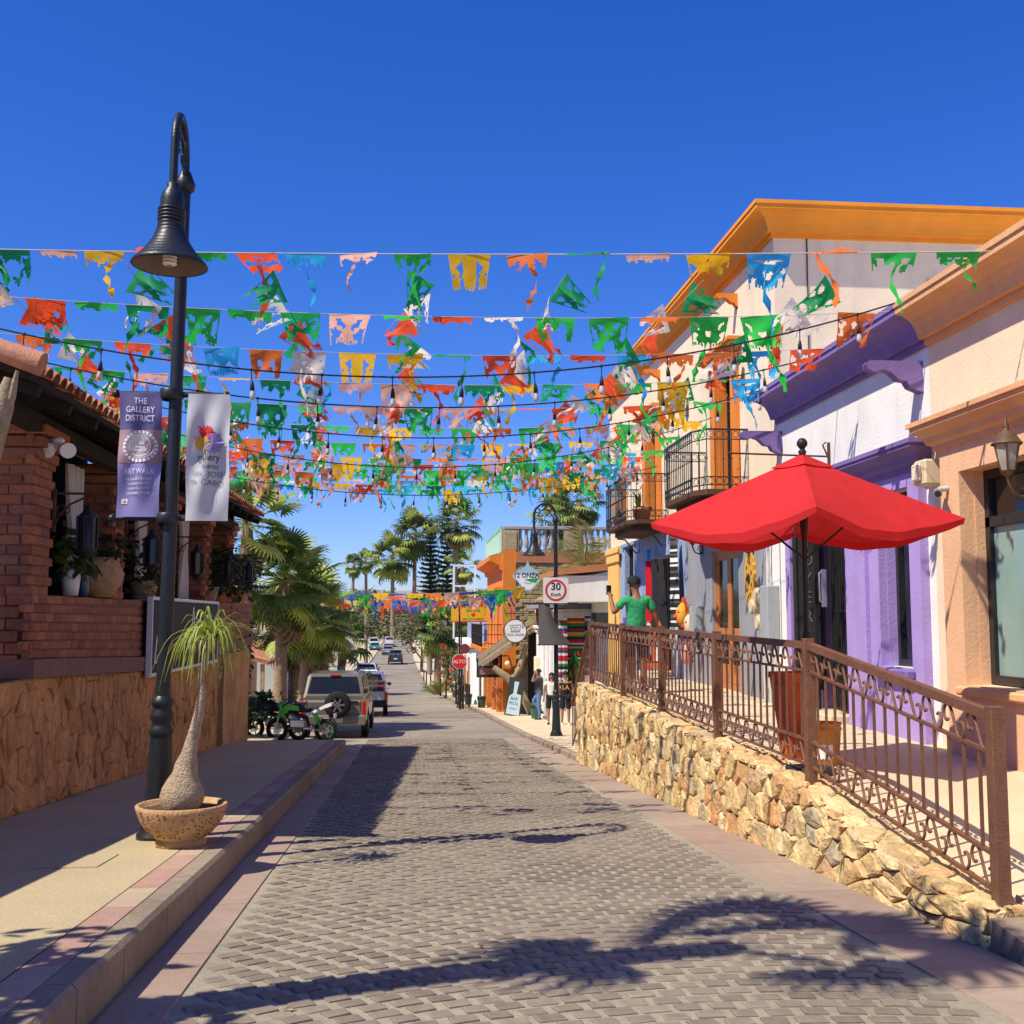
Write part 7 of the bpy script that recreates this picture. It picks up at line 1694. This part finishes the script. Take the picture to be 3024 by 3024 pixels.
# motorcycle
mo = thing('motorcycle', 'black and bright green motorcycle parked behind the beige jeep', 'motorcycle', (-2.78, 30.25, gz(30.3)), R(74)); mo.scale = (1.02,)*3
def mwheel(y, r, nm):
    b = MB(); b.tube([(0, y+ (r-.05)*math.cos(a), r+(r-.05)*math.sin(a)) for a in [2*math.pi*k/28 for k in range(28)]], .055, 10, closed=True); w = obj(nm, b, K['tyre'], mo)
    b = MB(); b.tube([(0, y+(r-.105)*math.cos(a), r+(r-.105)*math.sin(a)) for a in [2*math.pi*k/28 for k in range(28)]], .018, 6, closed=True); obj('rim', b, K['motogreen'] if nm == 'rear_wheel' else K['plasticb'], w)
    b = MB()
    for k in range(6): a = 2*math.pi*k/6+.2; b.bar((0,y,r),(0,y+(r-.11)*math.cos(a),r+(r-.11)*math.sin(a)),.03,.02)
    b.disc((0,y,r),.1,'x',18,th=.04); obj('spokes', b, K['alloy'], w)
mwheel(-.66,.30,'rear_wheel'); mwheel(.66,.30,'front_wheel')
b = MB(); b.tube([(0,.52,.92),(0,.2,.72),(0,-.15,.62),(0,-.2,.42)],[.035,.05,.05,.04],8); b.tube([(0,.48,.82),(0,.3,.45),(0,-.1,.36)],.03,8); obj('frame', b, K['plasticb'], mo)
b = MB(); b.box(-.16,.16,-.12,.28,.34,.60,b=.05); b.tube([(0,.1,.52),(0,.3,.66)],[.12,.10],12); obj('engine', b, K['steel'], mo)
b = MB(); b.tube([(0,-.06,.80),(0,.04,.86),(0,.2,.90),(0,.36,.88),(0,.46,.82)],[.07,.13,.16,.14,.08],12); obj('tank', b, K['plasticb'], mo)
for s_ in (-1,1):
    b = MB(); b.prism([(.02,.92),(.3,.98),(.5,.86),(.62,.62),(.45,.66),(.26,.82),(.0,.80)], s_*.15, s_*.17,'x'); obj('side_fairing', b, K['motogreen'], mo)
    b = MB(); b.prism([(-.3,.78),(-.72,.98),(-.84,1.02),(-.78,.92),(-.5,.80),(-.32,.70)], s_*.1, s_*.115,'x'); obj('tail_panel', b, K['whitep'], mo)
    b = MB(); b.tube([(s_*.11,.50,.95),(s_*.11,.66,.30)],[.024,.03],8); obj('fork', b, K['steel'], mo)
    b = MB(); b.tube([(s_*.03,.46,1.05),(s_*.25,.42,1.10),(s_*.36,.34,1.09)],.016,6); b.tube([(s_*.3,.38,1.1),(s_*.36,.42,1.24)],.008,5); b.ell((s_*.37,.42,1.27),(.07,.02,.045),8,6); obj('handlebar', b, K['plasticb'], mo)
    b = MB(); b.tube([(s_*.09,-.34,.74),(s_*.09,-.54,.42)],[.03,.03],8); o = obj('shock', b, K['motogreen'], mo)
b = MB(); b.tube([(0,.0,.80),(0,-.2,.80),(0,-.42,.86),(0,-.66,.94)],[.1,.12,.1,.06],10,flat=.5); obj('seat', b, K['plasticb'], mo)
b = MB(); b.tube([(.15,.05,.32),(.17,-.2,.3),(.17,-.4,.42),(.17,-.78,.56)],[.03,.04,.06,.055],10); obj('exhaust', b, K['alloy'], mo)
b = MB(); b.bar((.1,-.66,.3),(.1,-.1,.36),.05,.03); b.bar((-.1,-.66,.3),(-.1,-.1,.36),.05,.03); obj('swing_arm', b, K['alloy'], mo)
b = MB(); b.grid(lambda u, v: ((u-.5)*.14, -.66-.34*math.cos(.3+v*1.5)*1, .30+.34*math.sin(.3+v*1.5)), 3, 8); obj('rear_fender', b, K['plasticb'], mo); b = MB(); b.grid(lambda u, v: ((u-.5)*.13, .66-.34*math.cos(.5+v*1.9), .30+.34*math.sin(.5+v*1.9)), 3, 8); obj('front_fender', b, K['motogreen'], mo)
b = MB(); b.ell((0,.56,.92),(.1,.09,.11),10,8); obj('headlamp', b, K['motogreen'], mo); b = MB(); b.box(-.05,.05,-.86,-.82,.95,1.0,b=.01); obj('tail_lamp', b, K['taill'], mo); b = MB(); b.bar((-.05,-.05,.35),(-.26,-.12,0),.025); obj('side_stand', b, K['plasticb'], mo)
b = MB(); b.box(-.09,.09,-.92,-.91,.62,.74); obj('number_plate', b, K['plate'], mo)

mo2 = dup(mo, (-3.55, 31.3, gz(31.3)), R(68), 'dark motorcycle parked behind the green and black one, half hidden')
for c_ in list(mo2.children)+[q for w_ in mo2.children for q in w_.children]:
    for sl_ in c_.material_slots:
        if sl_.material in (K['motogreen'], K['whitep']): sl_.link = 'OBJECT'; sl_.material = K['cardark']
b = MB()
for i in range(26):
    x, y = U(-1.3, 2.9), U(4.6, 14); a = U(0, 6.28); s_ = U(.02,.045); b.at(x, y, gz(y)+.012, a, U(-.15,.15), U(-.15,.15)); b.add([(-s_,0,0),(0,-s_*.4,.004),(s_,0,0),(0,s_*.4,.006)], [(0,1,2,3)])
o = obj('fallen_leaves', b, K['frondbr']); o['kind'] = 'stuff'; tag(o, 'a few brown fallen leaves scattered over the near paving', 'leaves')
# ------------------------------------------------------------------ vegetation
def fan_frond(L, rad, n, m, droop=.5, w=.02):
    """petiole along +y then a pleated fan of narrow blades with drooping tips"""
    b = MB(); pet = [(0, L*t_, L*(.28*t_-.22*t_*t_)) for t_ in (0,.33,.66,1)]; b.tube(pet, [.022,.017,.013,.01], 4, cap=False); c = Vector(pet[-1])
    for i in range(n):
        a = R(-118+236*i/(n-1)); r_ = rad*(1-.25*abs(i/(n-1)-.5)*1.2)*U(.9,1.06); d = Vector((math.sin(a), math.cos(a), 0)); s_ = Vector((d.y, -d.x, 0)); ww = rad*math.sin(R(236/(n-1)/2))*.62
        up = .10*math.cos(a*1.0); p0 = c; p1 = c+d*r_*.55+Vector((0,0,up*r_)); p2 = c+d*r_*.85+Vector((0,0,up*r_-droop*.12*r_)); p3 = c+d*r_*.98+Vector((U(-.03,.03),0,up*r_-droop*U(.3,.5)*r_)); f = Vector((0,0,.02 if i % 2 else -.02))*rad
        b.add([p0, p1-s_*ww+f, p1+s_*ww-f, p2-s_*ww*.6, p2+s_*ww*.6, p3], [(0,1,2),(1,3,4,2),(3,5,4)])
    return b.mesh('frond', m)
def feather_frond(L, n, m, droop=1.0, lw=.035):
    b = MB(); P = [(0, L*t_*(1-.18*droop*t_*t_), L*(.42*t_-.62*droop*t_*t_)) for t_ in [i/10 for i in range(11)]]; b.tube(P, [.03-.025*i/10 for i in range(11)], 4, cap=False)
    for i in range(n):
        t_ = .15+.85*i/n; k = t_*10; j = min(9, int(k)); p = Vector(P[j]).lerp(Vector(P[j+1]), k-j); ln = L*.30*math.sin(math.pi*min(1, t_*.9+.08))
        for s_ in (-1,1): d = Vector((s_*.85, .5, -.35+U(-.15,.1))).normalized(); q = p+d*ln; o_ = Vector((0,lw*.5,0)); mid = p+d*ln*.5+Vector((0,0,.04*ln)); b.add([p, mid-o_, q+Vector((0,0,-.12*ln)), mid+o_], [(0,1,2,3)])
    return b.mesh('frond', m)
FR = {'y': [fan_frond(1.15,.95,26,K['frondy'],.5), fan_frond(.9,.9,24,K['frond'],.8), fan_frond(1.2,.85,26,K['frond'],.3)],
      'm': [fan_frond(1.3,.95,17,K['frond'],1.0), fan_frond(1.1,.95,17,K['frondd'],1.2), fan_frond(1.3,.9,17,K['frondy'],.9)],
      'br': [fan_frond(.8,.8,13,K['frondbr'],2.0)],
      'cg': [feather_frond(2.6,34,K['frondgold'],1.0), feather_frond(2.4,34,K['frondgold'],.8), feather_frond(2.5,34,K['frond'],.9)]}
def palm(label, x, y, zbase, hgt, kind, n, sc, r=.17, lean=(0,0), skirt=6, elmin=-50, group=None, elmax=80, tm=None):
    t = thing('palm_tree', label, 'palm tree', (x, y, zbase), 0, group); b = MB(); pts = []; rr = []
    for i in range(13): t_ = i/12; pts.append((lean[0]*t_*t_, lean[1]*t_*t_, hgt*t_)); rr.append(r*(1.25-.45*t_ if t_ < .15 else 1.12-.25*t_)*(1.04 if i % 2 else .97))
    b.tube(pts, rr, 10); obj('trunk', b, tm or K['trunk'], t); top = Vector(pts[-1])
    for i in range(n):
        q = (i+.5)/n; el = R(elmax-(elmax-elmin)*q**.85+U(-8,8)); az = i*2.39996+U(-.2,.2); o = put('frond', random.choice(FR[kind]), t, top+Vector((0,0,U(-.12,.1)))); o.rotation_euler = (el, U(-.25,.25), az); s_ = sc*U(.85,1.12); o.scale = (s_, s_, s_)
    for i in range(skirt): o = put('dry_frond', FR['br'][0], t, top+Vector((0,0,-.25-U(0,.5)))); o.rotation_euler = (R(-72+U(-10,8)), 0, i*2.4+U(-.3,.3)); o.scale = (sc*.9,)*3
    return t
palm('big bright fan palm nearest on the left, spreading over the beige jeep', -4.0, 36.0, gz(36), 4.7, 'y', 40, .98, .2, (.1,0), 8, -78)
palm('second fan palm on the left with a straight pale trunk', -3.45, 38.0, gz(38), 3.7, 'y', 38, .92, .19, (.25,.1), 8, -80)
palm('tall fan palm rising behind the tiled roof on the left', -4.9, 34.5, gz(34.5), 6.3, 'y', 24, .95, .2, (0,0), 4, -50)
palm('shaded fan palm standing before the tiled awning on the left', -4.4, 46, gz(46), 3.9, 'm', 28, 1.1, .28, (0,0), 8, -70); palm('small fan palm over the kerb by the pale grey shop', -4.7, 58, gz(58), 3.4, 'y', 24, 1.0, .17, (.2,0), 4, -60); palm('fan palm over the far left kerb by the orange red shop', -4.9, 76, gz(76), 3.8, 'm', 24, 1.2, .18, (.2,0), 4, -60)
palm('fan palm with twin trunk neighbour on the right kerb, in front', 2.0, 76, gz(76), 4.5, 'm', 34, 1.05, .24, (.1,0), 8, -75); palm('fan palm just behind the front one on the right kerb', 2.7, 80, gz(80), 5.0, 'm', 28, .95, .22, (.2,0), 6, -75)
GT = 'tall palms on the skyline'
for lab, px, Y, ztop, sc, n in (('leftmost of the two small skyline palms above the left trees',-7.5,150,8.4,.85,26),('right of the two small skyline palms above the left trees',-5.5,150,9.0,.9,26),('broad palm left of the dark pines on the skyline',-3.6,266,15.5,3.2,34),('tall palm crown just left of the dark pines',1.4,268,21.0,3.4,36),('tall palm right of the dark pines with a bare trunk',4.2,104,10.3,1.35,32),('tall skyline palm left of the lamp behind the balustrade',10.0,75,8.0,1.0,30),('tallest skyline palm behind the grey balustrade',11.3,72,9.0,1.05,30),('small palm below the tall one right of the pines',5.6,112,6.6,1.0,24)):
    palm(lab, px, Y, gz(Y), ztop-gz(Y), 'm', n, sc, .22 if Y < 200 else .5, (U(-.3,.3),0), 9, -72, GT)
palm('yellowing feather palm leaning over the old white shop', 7.1, 43.0, gz(43), 5.6, 'cg', 20, 1.0, .16, (-.2,0), 0, -45); palm('second yellowing feather palm against the tan stone flank', 6.5, 45.6, gz(44), 4.3, 'cg', 14, .8, .14, (-.2,0), 0, -35)
def norfolk(label, x, y, zt, r0):
    z0 = gz(y); t = thing('pine_tree', label, 'pine', (x, y, z0)); H_ = zt-z0; b = MB(); b.tube([(0,0,0),(0,0,H_)],[.3,.04],8); obj('trunk', b, K['treebark'], t); b = MB()
    for k in range(26):
        f = k/25; z = H_*(.25+.74*f); r_ = r0*(1-f)**.75+.25; nb = 9
        for i in range(nb):
            a = 2*math.pi*(i+U(-.25,.25))/nb+k*.5; d = Vector((math.cos(a), math.sin(a), .12)); L = r_*U(.8,1.1); s_ = Vector((-d.y, d.x, 0))
            for q in range(6):
                f2 = (q+1)/6; p = Vector((0,0,z))+d*L*f2; w_ = .36*(1-f2*.45)*min(1,r0/2.2); b.add([p-d*L*.1-s_*w_+Vector((0,0,.1)), p+Vector((0,0,U(.1,.3))), p-d*L*.1+s_*w_+Vector((0,0,.1)), p-d*L*.24-Vector((0,0,.12))], [(0,1,2,3)])
    obj('foliage', b, K['pine'], t)
norfolk('dark tiered pine left of the pair on the skyline', 2.3, 118, 11.3, 2.3); norfolk('dark tiered pine right of the pair, taller and denser', 4.0, 116, 12.2, 2.6)
def bush(name, label, cat, loc, r, n, size, m, flowers=0, stems=True):
    t = thing(name, label, cat, loc); b = MB()
    for k in range(max(4, int(n/110))):
        c = Vector((U(-.75,.75)*r[0], U(-.75,.75)*r[1], r[2]*U(.35,1.55))); leafy(b, c, (r[0]*.45, r[1]*.45, r[2]*.4), 110, size)
    obj('foliage', b, m, t)
    if stems:
        b = MB()
        for k in range(6): a = k*1.05; b.tube([(0,0,0),(r[0]*.3*math.cos(a), r[1]*.3*math.sin(a), r[2]*.7),(r[0]*.55*math.cos(a), r[1]*.55*math.sin(a), r[2]*1.5)],[.05,.035,.012],5)
        obj('stems', b, K['treebark'], t)
    for k in range(flowers):
        b = MB(); a = U(2.6,5.9); c = (r[0]*.85*math.cos(a), r[1]*.9*math.sin(a), r[2]*U(.5,1.9)); leafy(b, c, (.13,.13,.09), 26, .14); obj('flower', b, K['flower'], t)
bush('flowering_bush', 'tall dark green bush dotted with orange red flowers by the right kerb', 'bush', (2.75, 67, gz(67)+.1), (.95,1.0,1.7), 1700, .2, K['leaf'], 14)
t = thing('palm_bush', 'low bushy young palm at the kerb below the flowering bush', 'plant', (1.75, 70, gz(70)+.1))
for i in range(22): o = put('frond', FR['cg'][2] if i % 3 else FR['cg'][0], t, (U(-.3,.3),U(-.3,.3),.1)); o.rotation_euler = (R(U(15,70)), 0, i*2.4); o.scale = (.5,.5,.5)
bush('shrub', 'dark shrub filling the corner past the restaurant wall', 'bush', (-4.35, 30.5, gz(30.5)), (.7,1.3,.75), 1100, .2, K['leafdk']); bush('shrub', 'yellow flowered shrub between the palm trunks and the jeep', 'bush', (-3.5, 40.5, gz(40)), (.4,.5,.9), 500, .16, K['pony'], 3)
bush('shrub', 'dark creeper mass hanging past the last brick pier', 'bush', (-4.6, 29.6, gz(30)+1.6), (.7,.9,1.3), 1300, .22, K['leafdk'], 0, False)
for i, (lab, x, y, rr_, hh_) in enumerate((('round dark tree behind the left shops', -12, 62, 3.0, 2.6), ('shady street tree before the far white van', -8.2, 118, 3.0, 3.2), ('dark street tree on the left beyond the orange red shop', -7.5, 100, 2.4, 2.8), ('olive tree behind the steel frame', 6.5, 95, 3.2, 3.6), ('dusty tree low between the skyline palms', 1.5, 125, 3.6, 2.8), ('dark tree at the foot of the pines', 5.0, 122, 3.6, 3.6), ('dense tree behind the flowering bush', 4.4, 84, 2.0, 2.6))):
    b = MB(); t = thing('leafy_tree', lab, 'tree', (x, y, gz(y))); b.tube([(0,0,0),(.1,0,hh_*.6),(0,0,hh_*1.2)],[.2,.16,.06],8)
    for k in range(5): a = k*1.26; b.tube([(.05,0,hh_*.55),(rr_*.4*math.cos(a),rr_*.4*math.sin(a),hh_*1.1),(rr_*.7*math.cos(a),rr_*.7*math.sin(a),hh_*1.5)],[.1,.06,.02],5)
    obj('trunk', b, K['treebark'], t); b = MB()
    for k in range(26): c = Vector((U(-.8,.8)*rr_, U(-.8,.8)*rr_, hh_*U(.8,2.0))); leafy(b, c, (rr_*.32,)*3, 60, .42)
    obj('crown', b, K['leaf'] if i not in (4,) else K['scrub'], t)
# far scrub hill: many bush clumps as one mass
b = MB()
for i in range(900):
    x = U(-120, 120); y = U(276, 430); z = gfn((x+900)/1800, math.sqrt((min(y,1100)+60)/1200))[2]; s_ = U(1.0,2.6)
    if i < 420: x = U(-26, 40); y = U(272, 330); z = gfn((x+900)/1800, math.sqrt((y+60)/1200))[2]
    for k in range(12): leafy(b, (x+U(-s_,s_), y+U(-s_,s_), z+U(.2,1.5)*s_*.9), (s_*.6,s_*.6,s_*.5), 5, 1.3)
o = obj('hill_scrub', b, K['scrub']); o['kind'] = 'stuff'; tag(o, 'dry olive scrub covering the hill at the end of the street', 'scrub')
b = MB(); P = [(-140,300,0),(-90,340,14),(-40,420,20),(20,430,22),(90,430,18),(160,360,10)]
# off-frame trees that throw their shade on the foreground
t = palm('tall palm just outside the frame on the left pavement', -2.95, 4.65, SW(4), 7.3, 'm', 8, .74, .19, (-.3,-.95), 0, -5, None)
t = thing('leafy_tree', 'small sparse leafy tree outside the frame on the left', 'tree', (-4.35, 3.55, SW(3.6))); b = MB(); b.tube([(0,0,0),(.05,.05,1.6),(.2,.1,2.6),(.5,.3,3.4)],[.09,.08,.05,.02],8)
tips = []
for k in range(20): a = k*2.4; q = Vector((.2+1.15*math.cos(a)*U(.4,1), .35+1.0*math.sin(a)*U(.4,1), U(2.7,4.0))); b.tube([(.1,.08,U(1.8,2.8)), tuple(q*.6+Vector((.1,.1,1.1))), tuple(q)],[.03,.018,.007],5); tips.append(q)
obj('trunk', b, K['treebark'], t); b = MB()
for q in tips: leafy(b, q, (.34,.34,.26), 24, .22)
obj('crown', b, K['leaf'], t)
